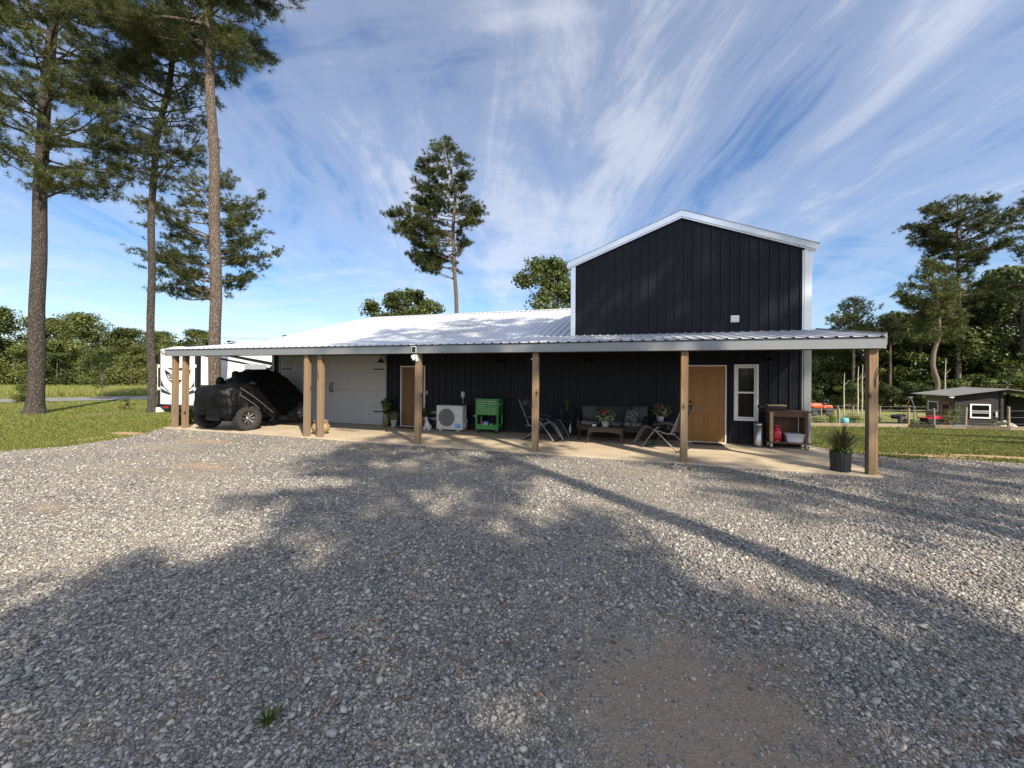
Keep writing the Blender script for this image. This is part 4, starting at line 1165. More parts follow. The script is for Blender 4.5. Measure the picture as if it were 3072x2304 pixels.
def blades(name, parent, mat, c, n, h, spread, w, seed=3, r0=0.05):
    """arching grass blades: three-segment strips"""
    q = np.random.default_rng(seed); V = []; F = []; t = []
    for i in range(n):
        a = q.uniform(0, 2 * PI); s = spread * q.uniform(0.15, 1.0); hh = h * q.uniform(0.6, 1.1) * (1 - 0.35 * (s / spread) ** 2)
        e = np.array([math.cos(a), math.sin(a), 0]); b_ = np.array([-math.sin(a), math.cos(a), 0])
        o = np.array(c) + e * q.uniform(0, r0); k = len(V)
        for j, (tt, ww) in enumerate(((0, 1), (0.4, 0.9), (0.75, 0.6), (1, 0.08))):
            p = o + e * s * tt ** 1.7 + np.array([0, 0, hh * (tt - 0.28 * tt ** 3 * s / spread)])
            V += [p - b_ * w * ww, p + b_ * w * ww]
        for j in range(3): F.append((k + 2 * j, k + 2 * j + 1, k + 2 * j + 3, k + 2 * j + 2)); t.append(q.uniform(0.1, 0.9))
    return np_obj(name, np.array(V), np.array(F), mat, parent, np.array(t))


Q = np.random.default_rng(21)
# clay urn between two posts
t = thing('clay_urn', 'round weathered terracotta urn on the slab behind a pair of porch posts', 'urn', (-13.17, 0.42, 0))
MB().lathe([(0.10, 0), (0.14, 0.005), (0.21, 0.08), (0.255, 0.17), (0.25, 0.24), (0.19, 0.315), (0.15, 0.335), (0.155, 0.36), (0.20, 0.385), (0.205, 0.40), (0.17, 0.40), (0.13, 0.36), (0.13, 0.30)], (0, 0, 0), 32, cap=False).build('bowl', M['terracotta'], t)
for s in (-1, 1): MB().tube([(s * 0.16, 0, 0.36), (s * 0.25, 0, 0.34), (s * 0.27, 0, 0.27), (s * 0.24, 0, 0.22)], 0.018, 6).build('handle', M['terracotta'], t)
MB().lathe([(0.002, 0.33), (0.14, 0.33)], (0, 0, 0), 20, cap=False).build('soil', M['soil'], t)

# pots by the garage door
t = thing('potted_plant', 'lime leaved plant in a dark pot raised on an olive jar beside the garage door', 'potted plant', (-12.33, 2.45, 0))
MB().lathe([(0.07, 0.46), (0.085, 0.465), (0.12, 0.66), (0.135, 0.70), (0.145, 0.73), (0.125, 0.73), (0.11, 0.68)], (0, 0, 0), 24, cap=False).build('pot', M['pot_black'], t)
pts, nr = bush_points(Q, 150, (0.02, -0.02, 0.82), (0.20, 0.16, 0.16)); leaf_cloud('foliage', t, M['leaf_pot'], pts, nr, 0.10, 0.55, 2)
pts, nr = bush_points(Q, 140, (0.08, -0.12, 0.70), (0.11, 0.09, 0.13)); leaf_cloud('lime_foliage', t, M['leaf_lime'], pts, nr, 0.07, 0.5, 3)
MB().tube([(0, 0, 0.66), (0, 0, 0.85)], 0.01, 6).build('stem', M['bark_far'], t)
t = thing('jar', 'olive brown glazed jar standing under the dark pot beside the garage door', 'jar', (-12.33, 2.45, 0))
MB().lathe([(0.08, 0), (0.10, 0.02), (0.115, 0.14), (0.12, 0.26), (0.10, 0.36), (0.085, 0.40), (0.10, 0.43), (0.10, 0.455), (0.08, 0.455), (0.075, 0.38)], (0, 0, 0), 24, cap=False).build('bowl', M['pot_olive'], t)
MB().lathe([(0.002, 0.452), (0.08, 0.452)], (0, 0, 0), 20, cap=False).build('lid', M['pot_olive'], t)
t = thing('potted_plant', 'small leafy plant in a pale round pot left of the dark brown door', 'potted plant', (-12.04, 2.48, 0))
MB().lathe([(0.075, 0), (0.09, 0.01), (0.105, 0.20), (0.115, 0.205), (0.115, 0.24), (0.10, 0.24), (0.095, 0.19)], (0, 0, 0), 24, cap=False).build('pot', M['pot_white'], t)
pts, nr = bush_points(Q, 220, (0, 0, 0.38), (0.20, 0.18, 0.17), 0.3); leaf_cloud('foliage', t, M['petal_pale'], pts, nr, 0.06, 0.6, 4, np.clip(Q.normal(0.2, 0.2, 220), 0, 1))
MB().lathe([(0.002, 0.19), (0.10, 0.19)], (0, 0, 0), 16, cap=False).build('soil', M['soil'], t)
t = thing('potted_plant', 'dark leafy plant in a black tub between the dark brown door and the air conditioner', 'potted plant', (-10.80, 2.48, 0))
MB().lathe([(0.07, 0), (0.08, 0.01), (0.10, 0.30), (0.11, 0.32), (0.095, 0.32), (0.09, 0.28)], (0, 0, 0), 20, cap=False).build('pot', M['pot_black'], t)
pts, nr = bush_points(Q, 260, (-0.02, 0.0, 0.52), (0.17, 0.14, 0.20), 0.3); leaf_cloud('foliage', t, M['leaf_dark'], pts, nr, 0.08, 0.5, 5)
MB().lathe([(0.002, 0.28), (0.095, 0.28)], (0, 0, 0), 16, cap=False).build('soil', M['soil'], t)

# figurine: a seated white dog with dark ears
t = thing('dog_figurine', 'white glazed seated dog figurine on the slab beside the dark brown door', 'figurine', (-10.60, 2.18, 0))
mb = MB()
mb.blob((0.02, 0.07, 0.10), (0.10, 0.09, 0.10), 14, 9, 0.02, 1)
mb.tube([(0.0, 0.06, 0.10), (0.0, 0.02, 0.20), (-0.01, 0.0, 0.29), (-0.015, -0.01, 0.33)], [0.085, 0.075, 0.05, 0.045], 12)
for s in (-1, 1):
    mb.tube([(s * 0.045, 0.0, 0.24), (s * 0.05, -0.035, 0.13), (s * 0.052, -0.04, 0.03), (s * 0.055, -0.075, 0.018)], [0.034, 0.026, 0.024, 0.026], 8)
    mb.blob((s * 0.085, 0.0, 0.045), (0.04, 0.085, 0.05), 10, 7)
mb.tube([(0.10, 0.12, 0.03), (0.17, 0.06, 0.03), (0.18, 0.0, 0.035)], [0.022, 0.018, 0.01], 8)
body = mb.build('body', M['figurine'], t)
mb = MB(); mb.blob((-0.02, -0.02, 0.375), (0.062, 0.065, 0.06), 12, 9); mb.tube([(-0.02, -0.06, 0.365), (-0.02, -0.12, 0.35)], [0.04, 0.026], 10); mb.mat(1); mb.blob((-0.02, -0.125, 0.36), (0.016, 0.012, 0.012))
for s in (-1, 1):
    mb.blob((-0.02 + s * 0.024, -0.075, 0.395), (0.008, 0.006, 0.008), 6, 5); mb.blob((-0.02 + s * 0.062, -0.005, 0.37), (0.018, 0.035, 0.055), 8, 6)
mb.build('head', [M['figurine'], M['black_plastic']], t)

# black board with white lettering, half behind the air conditioner
t = thing('welcome_board', 'black standing board lettered in white half hidden behind the air conditioner', 'sign', (-10.58, 2.66, 0))
mb = MB(); mb.box(-0.31, 0.31, -0.012, 0.012, 0.0, 0.66); mb.build('board', M['pot_black'], t, 0.004)
text_mesh('lettering', 'HOME', 0.125, 0.002, M['figurine'], t, (-0.115, -0.0145, 0.27))
text_mesh('lettering', 'SWEET', 0.125, 0.002, M['figurine'], t, (0.0, -0.0145, 0.48))

# air conditioner
t = thing('air_conditioner', 'off-white outdoor air conditioner unit with round fan grille against the black wall', 'air conditioner', (-10.29, 2.22, 0))
W_, H0, H1, Dp = 0.91, 0.05, 0.81, 0.33
mb = MB(); mb.box(0, W_, 0, Dp, H0, H1); mb.build('casing', M['ac_white'], t, 0.018)
mb = MB(); fx, fz, fr = 0.36, 0.43, 0.285
mb.lathe([(fr + 0.03, -0.004), (fr + 0.028, -0.022), (fr, -0.022), (fr - 0.005, -0.006)], (fx, 0, fz), 48, 'y', cap=False)
ring = mb.build('fan_ring', M['ac_white'], t)
MB().lathe([(0.002, -0.005), (fr, -0.005)], (fx, 0, fz), 48, 'y', cap=False).build('fan_well', M['ac_dark'], t)
mb = MB()
for k in range(17):
    x = -fr + (k + 0.5) * 2 * fr / 17; hz = math.sqrt(fr * fr - x * x)
    mb.box(fx + x - 0.004, fx + x + 0.004, -0.020, -0.014, fz - hz, fz + hz)
for k in range(1, 6): mb.lathe([(fr * k / 6 - 0.002, -0.018), (fr * k / 6 + 0.002, -0.018), (fr * k / 6 + 0.002, -0.012), (fr * k / 6 - 0.002, -0.012)], (fx, 0, fz), 36, 'y', cap=False)
mb.build('grille', M['ac_grille'], t)
mb = MB(); mb.box(0.028, 0.66, -0.006, -0.001, H0 + 0.05, H0 + 0.055).box(0.665, 0.668, -0.006, -0.001, H0 + 0.06, H1 - 0.07).box(0.03, 0.88, -0.006, -0.001, H1 - 0.065, H1 - 0.06); mb.build('panel_line', M['ac_grille'], t)
MB().box(0.665, 0.845, -0.005, -0.001, 0.11, 0.25).build('label', M['label_blue'], t)
MB().box(0.675, 0.835, -0.007, -0.0052, 0.185, 0.195).box(0.74, 0.80, -0.007, -0.0052, 0.205, 0.225).box(0.675, 0.72, -0.007, -0.0052, 0.13, 0.15).build('label_print', M['figurine'], t)
MB().box(0.68, 0.81, -0.005, -0.001, H1 - 0.115, H1 - 0.095).build('badge', M['figurine'], t)
MB().box(0.70, 0.76, -0.005, -0.001, 0.50, 0.515).build('badge', M['ac_dark'], t)
for x in (0.12, 0.72):
    MB().box(x, x + 0.08, -0.03, Dp + 0.03, 0.0, H0).build('foot', M['ac_grille'], t, 0.005)
mb = MB(); mb.box(W_ - 0.001, W_ + 0.05, 0.10, 0.26, 0.12, 0.26); mb.tube([(W_ + 0.02, 0.20, 0.2), (W_ + 0.06, 0.24, 0.3), (W_ + 0.03, 0.16, 0.5), (W_ + 0.03, 0.2, 0.68), (W_ + 0.01, 0.30, 0.70)], 0.016, 6)
mb.tube([(W_ + 0.03, 0.14, 0.22), (W_ + 0.05, 0.10, 0.45), (W_ + 0.02, 0.08, 0.62)], 0.012, 6)
mb.build('valve_cover', M['ac_grille'], t, 0.004)

# green rolling tool cart
t = thing('tool_cart', 'green rolling metal tool cart with drawers and open lower tray', 'tool cart', (-8.92, 2.18, 0))
W_, Dp = 0.74, 0.46
mb = MB()
mb.box(0, W_, 0.012, Dp, 0.56, 1.02)
for x in (0.0, W_ - 0.05):
    mb.box(x, x + 0.05, 0.0, 0.05, 0.20, 0.559); mb.box(x, x + 0.05, Dp - 0.05, Dp, 0.20, 0.559)
mb.box(0.051, W_ - 0.051, 0, Dp, 0.18, 0.20).box(0, W_, -0.004, 0.012, 0.12, 0.27).box(0, W_, Dp - 0.012, Dp, 0.12, 0.25).box(0, 0.012, 0.013, Dp - 0.013, 0.12, 0.25).box(W_ - 0.012, W_, 0.013, Dp - 0.013, 0.12, 0.25)
mb.box(0.0, 0.05, 0.0, 0.011, 0.56, 1.02).box(W_ - 0.05, W_, 0.0, 0.011, 0.56, 1.02)
mb.build('cabinet', M['cart_green'], t, 0.005)
mb = MB(); mb.box(-0.012, W_ + 0.012, -0.012, Dp + 0.012, 1.02, 1.06); mb.build('lid', M['cart_green'], t, 0.006)
for x0, x1, z0, z1 in ((0.055, 0.685, 0.935, 1.005), (0.055, 0.355, 0.865, 0.925), (0.055, 0.355, 0.80, 0.86), (0.365, 0.685, 0.80, 0.925), (0.055, 0.685, 0.725, 0.793), (0.055, 0.685, 0.65, 0.718), (0.055, 0.685, 0.572, 0.643)):
    dr = MB().box(x0, x1, -0.004, 0.03, z0, z1).build('drawer', M['cart_green'], t, 0.003)
    MB().box(x0 + 0.02, x1 - 0.02, -0.020, -0.0045, z1 - 0.018, z1 - 0.006).build('handle', M['chrome'], dr, 0.002)
mb = MB(); mb.tube([(W_ + 0.005, 0.06, 0.90), (W_ + 0.06, 0.06, 0.90), (W_ + 0.06, 0.40, 0.90), (W_ + 0.005, 0.40, 0.90)], 0.012, 8); mb.build('push_handle', M['steel'], t)
mb = MB(); mb.box(-0.08, -0.002, 0.05, 0.35, 0.50, 0.52).box(-0.08, -0.07, 0.05, 0.35, 0.52, 0.56); mb.build('side_tray', M['steel'], t)
for x in (0.07, W_ - 0.07):
    for yy in (0.06, Dp - 0.06):
        mb = MB(); mb.lathe([(0.012, -0.018), (0.052, -0.018), (0.058, 0), (0.052, 0.018), (0.012, 0.018)], (x, yy, 0.058), 16, 'x'); mb.mat(1)
        mb.box(x - 0.03, x - 0.022, yy - 0.02, yy + 0.02, 0.05, 0.119).box(x + 0.022, x + 0.03, yy - 0.02, yy + 0.02, 0.05, 0.119)
        mb.build('caster', [M['rubber'], M['steel']], t)
cx, cyy = -8.92, 2.18
b_ = MB().box(-0.075, 0.075, -0.05, 0.05, 0, 0.15).mat(1).box(-0.05, 0.06, -0.052, -0.0505, 0.05, 0.10).build('supply_box', [M['label_blue'], M['figurine']], None, 0.004); b_.location = (cx + 0.29, cyy + 0.16, 0.20)
tag(b_, 'small blue and white box in the lower tray of the green tool cart', 'box')
for dx, h, lab, mt in ((0.12, 0.22, 'dark spray bottle in the lower tray of the green tool cart', 'red_steel'), (0.44, 0.10, 'pale round jar in the lower tray of the green tool cart', 'figurine'), (0.19, 0.09, 'low grey tin at the front of the green tool cart tray', 'tub_grey')):
    b_ = MB().lathe([(0.032, 0), (0.034, 0.01), (0.034, h * 0.65), (0.014, h * 0.8), (0.014, h), (0.002, h)], (0, 0, 0), 14).build('bottle', M[mt]); b_.location = (cx + dx, cyy + (0.10 if h < 0.1 else 0.2), 0.20)
    tag(b_, lab, 'bottle')

# outdoor reclining chairs
def recliner(loc, rz, label):
    t = thing('reclining_chair', label, 'chair', loc, rz, 'reclining patio chairs')
    side = []
    for s in (-1, 1):
        y = s * 0.30
        mb = MB()
        mb.tube([(-0.60, y, 1.12), (-0.50, y, 0.88), (-0.34, y, 0.50), (-0.30, y, 0.43)], 0.0125, 8)
        mb.tube([(-0.40, y, 0.42), (-0.2, y, 0.41), (0.10, y, 0.47), (0.30, y, 0.55), (0.40, y, 0.53), (0.52, y, 0.36), (0.66, y, 0.10)], 0.0125, 8)
        mb.tube([(0.30, y * 0.94, 0.53), (0.42, y * 0.94, 0.44), (0.58, y * 0.94, 0.16)], 0.010, 8)
        mb.build('frame', M['grey_tube'], t)
        MB().tube([(0.02, y * 1.1, 0.56), (0.42, y * 1.1, 0.03)], 0.0135, 8).build('leg', M['grey_tube'], t)
        MB().tube([(-0.04, y * 1.1, 0.56), (0.08, y * 1.06, 0.46), (-0.46, y * 1.1, 0.03)], 0.0135, 8).build('leg', M['grey_tube'], t)
        mb = MB(); mb.tube([(-0.40, y * 1.1, 0.64), (-0.2, y * 1.1, 0.67), (0.08, y * 1.1, 0.62), (0.12, y * 1.1, 0.58)], [0.02, 0.024, 0.024, 0.014], 8, squash=1.6); mb.build('armrest', M['black_plastic'], t)
    for x in (0.43, -0.47):
        mb = MB(); mb.tube([(x, -0.36, 0.03), (x, -0.30, 0.014), (x, 0.30, 0.014), (x, 0.36, 0.03)], 0.014, 8); mb.build('foot_bar', M['black_plastic'], t)
    mb = MB()
    prof = [(-0.58, 1.10), (-0.49, 0.86), (-0.38, 0.60), (-0.30, 0.45), (-0.18, 0.40), (0.05, 0.45), (0.28, 0.545), (0.38, 0.53), (0.50, 0.36), (0.61, 0.16)]
    for (x0, z0), (x1, z1) in zip(prof[:-1], prof[1:]):
        nx, nz = -(z1 - z0), (x1 - x0); L = math.hypot(nx, nz); nx, nz = nx / L * 0.008, nz / L * 0.008
        mb.add([(x0, -0.27, z0), (x1, -0.27, z1), (x1, 0.27, z1), (x0, 0.27, z0), (x0 + nx, -0.27, z0 + nz), (x1 + nx, -0.27, z1 + nz), (x1 + nx, 0.27, z1 + nz), (x0 + nx, 0.27, z0 + nz)],
               [(0, 3, 2, 1), (4, 5, 6, 7), (0, 1, 5, 4), (3, 7, 6, 2)])
    mb.build('sling', M['sling'], t)
    mb = MB(); mb.blob((-0.52, 0, 1.02), (0.055, 0.20, 0.085), 12, 8, 0.02, 2, 0.6); mb.build('headrest', M['pillow_grey'], t)
    return t
c1 = recliner((-6.66, 1.62, 0), R(-6), 'reclining patio chair facing right, behind the middle porch post')
c2 = copy_tree(c1); c2.location = (-3.52, 1.42, 0); c2.rotation_euler = (0, 0, R(180 - 30)); c2['label'] = 'reclining patio chair facing left, in front of the wicker sofa'

# wicker sofa with cushions
t = thing('wicker_sofa', 'dark wicker sofa with patterned seat cushion against the black wall', 'sofa', (-5.78, 1.98, 0))
W_, Dp = 1.88, 0.66
mb = MB()
mb.box(0.06, W_ - 0.06, 0.03, Dp - 0.03, 0.26, 0.42)
mb.build('base', M['wicker'], t, 0.02)
mb = MB(); vs = []
mb.prism([(Dp - 0.12, 0.40), (Dp - 0.02, 0.92), (Dp + 0.03, 0.90), (Dp, 0.40)], W_ - 0.1, 'x', 0.05); mb.build('backrest', M['wicker'], t, 0.02)
for x in (0.0, W_ - 0.09):
    mb = MB(); mb.box(x, x + 0.09, 0.0, Dp - 0.02, 0.30, 0.60); mb.tube([(x + 0.045, -0.03, 0.56), (x + 0.045, 0.0, 0.61), (x + 0.045, 0.3, 0.64), (x + 0.045, Dp, 0.66)], 0.055, 8); mb.build('arm', M['wicker'], t, 0.01)
for x in (0.05, W_ - 0.10):
    for yy in (0.02, Dp - 0.08):
        MB().tube([(x + 0.025, yy + 0.03, 0.30), (x + 0.025, yy + 0.02, 0.12), (x + 0.025 + (0.02 if x > 1 else -0.02), yy, 0.0)], [0.03, 0.024, 0.03], 8).build('leg', M['wicker'], t)
m = NT('floral_fabric'); p = m.coords('Object'); v = m.voronoi(p, 14.0); n_ = m.noise(p, 18, 4, 0.6, 1.0)
m.pbsdf(m.mix(m.ramp(n_, [(0.47, 0), (0.53, 1)]), (0.05, 0.05, 0.05), m.mix(m.ramp(v, [(0.2, 0), (0.3, 1)]), (0.30, 0.29, 0.27), (0.20, 0.19, 0.18))), 0.9, 0, None, 0.2); M['floral'] = m.mat
mb = MB()
for k in range(3): mb.blob((0.10 + (k + 0.5) * 0.56, 0.28, 0.48), (0.285, 0.28, 0.065), 20, 10, 0.01, k, 0.45)
mb.build('seat_cushion', M['floral'], t)
def pillow(name, loc, rz, tilt, s, mat, label):
    mb = MB(); n = 10; vs = []; fs = []
    for sd in (1, -1):
        for i in range(n + 1):
            for j in range(n + 1):
                a, b_ = i / n * 2 - 1, j / n * 2 - 1
                th = 0.09 * s / 0.42 * ((1 - a * a) * (1 - b_ * b_)) ** 0.45
                pin = 1 - 0.10 * (1 - abs(a)) ** 1.0 * (abs(b_) > 0.5) * abs(b_) ** 4
                pin2 = 1 - 0.10 * (1 - abs(b_)) * abs(a) ** 4
                vs.append((a * s / 2 * pin, sd * th, b_ * s / 2 * pin2 + s / 2))
    m_ = (n + 1) ** 2
    for i in range(n):
        for j in range(n):
            a = i * (n + 1) + j
            fs += [(a, a + n + 1, a + n + 2, a + 1), (m_ + a, m_ + a + 1, m_ + a + n + 2, m_ + a + n + 1)]
    mb.add(vs, fs, True); o = mb.build(name, mat); o.location = loc; o.rotation_euler = (tilt, 0, rz)
    return tag(o, label, 'pillow')
pillow('pillow', (-5.46, 2.36, 0.535), R(10), R(-22), 0.42, M['pillow_grey'], 'plain grey pillow at the left end of the wicker sofa')
pillow('pillow', (-4.12, 2.36, 0.535), R(-12), R(-20), 0.44, M['pillow_grey'], 'plain grey pillow behind the flowered pillow at the right end of the wicker sofa')
pillow('pillow', (-4.32, 2.20, 0.535), R(-4), R(-24), 0.34, M['floral'], 'small flowered pillow leaning on the grey pillow of the wicker sofa')

# coffee table
t = thing('coffee_table', 'low brown wicker coffee table with arched apron in front of the sofa', 'table', (-4.97, 1.70, 0), R(-3))
W_, Dp = 0.92, 0.46
mb = MB()
for k in range(7): mb.box(-W_ / 2, W_ / 2, -Dp / 2 + k * Dp / 7 + 0.003, -Dp / 2 + (k + 1) * Dp / 7 - 0.003, 0.41, 0.435)
mb.build('table_top', M['wicker_brown'], t, 0.004)
for yy in (-Dp / 2 + 0.02, Dp / 2 - 0.045):
    pts = [(-W_ / 2 + 0.03, 0.405), (W_ / 2 - 0.03, 0.405)] + [((W_ / 2 - 0.03) * math.cos(PI * k / 12), 0.24 + 0.075 * math.sin(PI * k / 12)) for k in range(13)]
    MB().prism(pts, 0.025, 'y', yy).build('apron', M['wicker_brown'], t)
for x in (-W_ / 2 + 0.04, W_ / 2 - 0.04):
    for yy in (-Dp / 2 + 0.035, Dp / 2 - 0.035):
        sx2 = 1 if x > 0 else -1
        MB().tube([(x, yy, 0.40), (x, yy, 0.24), (x + sx2 * 0.01, yy, 0.10), (x + sx2 * 0.045, yy, 0.0)], [0.026, 0.024, 0.019, 0.022], 8).build('leg', M['wicker_brown'], t)
o = MB().lathe([(0.03, 0), (0.055, 0.012), (0.062, 0.04), (0.05, 0.065), (0.042, 0.065), (0.05, 0.04)], (0, 0, 0), 18, cap=False).build('bowl', M['figurine']); o.location = (-5.26, 1.60, 0.436)
tag(o, 'small white bowl on the left end of the wicker coffee table', 'bowl')

def flower_pot(loc, seed, label, potmat):
    q = np.random.default_rng(seed)
    t = thing('flower_pot', label, 'flower pot', loc, 0, 'red flower pots by the sofa')
    MB().lathe([(0.085, 0), (0.09, 0.005), (0.10, 0.14), (0.105, 0.15), (0.095, 0.15), (0.09, 0.12)], (0, 0, 0), 22, cap=False).build('pot', potmat, t)
    MB().lathe([(0.002, 0.125), (0.095, 0.125)], (0, 0, 0), 18, cap=False).build('soil', M['soil'], t)
    pts, nr = bush_points(q, 330, (0.02, 0, 0.30), (0.27, 0.22, 0.19), 0.35); leaf_cloud('foliage', t, M['petal_pale'], pts, nr, 0.055, 0.6, seed, np.clip(q.normal(0.35, 0.25, 330), 0, 1), 0.4)
    pts, nr = bush_points(q, 260, (0.0, 0, 0.28), (0.22, 0.18, 0.20), 0.2); leaf_cloud('dark_foliage', t, M['leaf_pot'], pts, nr, 0.06, 0.55, seed + 1)
    pts, nr = bush_points(q, 60, (-0.02, -0.12, 0.40), (0.085, 0.06, 0.06), 0.1); leaf_cloud('blossoms', t, M['petal'], pts, nr, 0.05, 0.9, seed + 2)
    return t
flower_pot((-4.98, 1.70, 0.436), 31, 'pot of red and variegated flowers on the wicker coffee table', M['pot_white'])
flower_pot((-3.56, 2.42, 0.56), 41, 'pot of red flowers on the side table right of the sofa', M['pot_white'])
t = thing('side_table', 'dark wicker side table between the sofa and the tan door', 'side table', (-3.56, 2.42, 0))
MB().box(-0.21, 0.21, -0.2, 0.2, 0.53, 0.56).build('table_top', M['wicker'], t, 0.006)
for x in (-0.17, 0.17):
    for yy in (-0.16, 0.16): MB().tube([(x, yy, 0.53), (x * 1.08, yy * 1.08, 0.0)], [0.022, 0.018], 8).build('leg', M['wicker'], t)
MB().box(-0.16, 0.16, -0.15, 0.15, 0.20, 0.22).build('shelf', M['wicker'], t)
# dark plant stand left of the sofa
t = thing('plant_stand', 'dark slim stand with shelves left of the wicker sofa', 'stand', (-6.12, 2.38, 0))
for z in (0.12, 0.46, 0.74): MB().box(-0.16, 0.16, -0.15, 0.15, z, z + 0.02).build('shelf', M['iron'], t)
for x in (-0.15, 0.15):
    for yy in (-0.14, 0.14): MB().tube([(x, yy, 0.0), (x, yy, 0.86)], 0.011, 6).build('leg', M['iron'], t)
o = MB().lathe([(0.03, 0), (0.032, 0.01), (0.032, 0.16), (0.012, 0.21), (0.012, 0.27), (0.002, 0.27)], (0, 0, 0), 14).build('bottle', M['figurine']); o.location = (-6.0, 2.26, 0.14)
tag(o, 'pale bottle on the bottom shelf of the dark stand left of the sofa', 'bottle')
t = thing('potted_plant', 'dark spiky plant on top of the slim stand left of the sofa', 'potted plant', (-6.12, 2.38, 0.76))
MB().lathe([(0.06, 0), (0.065, 0.005), (0.085, 0.12), (0.075, 0.12), (0.07, 0.09)], (0, 0, 0), 18, cap=False).build('pot', M['pot_black'], t)
blades('foliage', t, M['leaf_dark'], (0, 0, 0.08), 40, 0.34, 0.16, 0.008, 9)

# step bin
t = thing('step_bin', 'slim stainless steel step bin under the white window', 'bin', (-1.19, 2.50, 0))
MB().lathe([(0.098, 0.03), (0.10, 0.04), (0.10, 0.56), (0.002, 0.56)], (0, 0, 0), 28).build('body', M['steel'], t)
MB().lathe([(0.104, 0.0), (0.106, 0.03), (0.002, 0.03)], (0, 0, 0), 28).build('base', M['black_plastic'], t)
MB().lathe([(0.108, 0.562), (0.108, 0.59), (0.07, 0.615), (0.002, 0.622)], (0, 0, 0), 28).build('lid', M['steel'], t)
MB().box(-0.03, 0.03, -0.15, -0.09, 0.012, 0.028).build('pedal', M['black_plastic'], t, 0.004)

# grill cart
t = thing('grill_cart', 'dark stained wooden cart on casters at the right end of the porch', 'cart', (-1.02, 2.30, 0))
W_, Dp = 0.90, 0.38
mb = MB()
for k in range(4): mb.box(-0.02, W_ + 0.02, -0.01 + k * 0.1, 0.087 + k * 0.1, 0.915, 0.95)
mb.build('top', M['cart_wood'], t, 0.004)
for x in (0.04, W_ - 0.11):
    for yy in (0.0, Dp - 0.07): MB().box(x, x + 0.07, yy, yy + 0.07, 0.171, 0.914).build('leg', M['board_wood'] if (x < 0.1 and yy == 0) else M['cart_wood'], t, 0.004)
mb = MB()
for k in range(4): mb.box(-0.03, W_ + 0.02, -0.02 + k * 0.1, 0.077 + k * 0.1, 0.135, 0.17)
mb.build('shelf', M['cart_wood'], t, 0.004)
mb = MB(); mb.box(0.112, W_ - 0.112, 0.01, 0.035, 0.80, 0.914).box(0.112, W_ - 0.112, Dp - 0.03, Dp - 0.005, 0.2, 0.914); mb.build('apron', M['cart_wood'], t)
mb = MB()
for k in range(4): mb.box(W_ - 0.035, W_ - 0.018, 0.072 + k * 0.06, 0.125 + k * 0.06, 0.19, 0.9)
mb.box(0.055, 0.07, 0.072, Dp - 0.072, 0.19, 0.9)
mb.build('side_panel', M['cart_wood'], t)
for x in (0.08, W_ - 0.06):
    for yy in (0.05, Dp - 0.05):
        mb = MB(); mb.lathe([(0.01, -0.018), (0.05, -0.018), (0.056, 0), (0.05, 0.018), (0.01, 0.018)], (x, yy, 0.056), 18, 'y'); mb.mat(1); mb.lathe([(0.03, -0.022), (0.03, 0.022)], (x, yy, 0.056), 12, 'y'); mb.box(x - 0.025, x + 0.025, yy - 0.03, yy - 0.023, 0.05, 0.134).box(x - 0.025, x + 0.025, yy + 0.023, yy + 0.03, 0.05, 0.134)
        mb.build('caster', [M['rubber'], M['chrome']], t)
MB().tube([(0.68, 0.10, 0.171), (0.68, 0.10, 0.80)], 0.008, 6).build('rod', M['steel'], t)
t = thing('gas_tank', 'red propane gas tank on the lower shelf of the wooden cart', 'gas tank', (-0.80, 2.44, 0.171))
MB().lathe([(0.08, 0), (0.085, 0.02), (0.075, 0.03), (0.10, 0.05), (0.115, 0.09), (0.115, 0.23), (0.10, 0.28), (0.06, 0.31), (0.025, 0.32), (0.002, 0.32)], (0, 0, 0), 28).build('body', M['red_steel'], t)
mb = MB(); mb.lathe([(0.072, 0.305), (0.075, 0.345), (0.07, 0.345), (0.068, 0.305)], (0, 0, 0), 24, cap=False)
for a in (0.6, 2.5, 3.8, 5.6): mb.bar((0.072 * math.cos(a), 0.072 * math.sin(a), 0.34), (0.072 * math.cos(a), 0.072 * math.sin(a), 0.405), 0.012)
mb.tube([(0.073 * math.cos(a), 0.073 * math.sin(a), 0.405) for a in [2 * PI * k / 20 for k in range(21)]], 0.010, 6); mb.build('collar', M['red_steel'], t)
mb = MB(); mb.lathe([(0.016, 0.32), (0.016, 0.36), (0.03, 0.365), (0.03, 0.38), (0.002, 0.38)], (0, 0, 0), 12); mb.build('valve', M['steel'], t)
t = thing('plastic_tub', 'pale grey plastic tub on the lower shelf of the wooden cart', 'tub', (-0.42, 2.46, 0.171))
mb = MB(); a0, a1, h = (0.17, 0.12), (0.205, 0.145), 0.21
vs = [(sx2 * a0[0], sy2 * a0[1], 0) for sx2, sy2 in ((-1, -1), (1, -1), (1, 1), (-1, 1))] + [(sx2 * a1[0], sy2 * a1[1], h) for sx2, sy2 in ((-1, -1), (1, -1), (1, 1), (-1, 1))] + [(sx2 * (a1[0] - 0.012), sy2 * (a1[1] - 0.012), h) for sx2, sy2 in ((-1, -1), (1, -1), (1, 1), (-1, 1))] + [(sx2 * (a0[0] - 0.012), sy2 * (a0[1] - 0.012), 0.012) for sx2, sy2 in ((-1, -1), (1, -1), (1, 1), (-1, 1))]
fs = [(3, 2, 1, 0)] + [(i, (i + 1) % 4, (i + 1) % 4 + 4, i + 4) for i in range(4)] + [(i + 4, (i + 1) % 4 + 4, (i + 1) % 4 + 8, i + 8) for i in range(4)] + [(i + 8, (i + 1) % 4 + 8, (i + 1) % 4 + 12, i + 12) for i in range(4)] + [(12, 13, 14, 15)]
mb.add(vs, fs); mb.build('body', M['tub_grey'], t, 0.008)
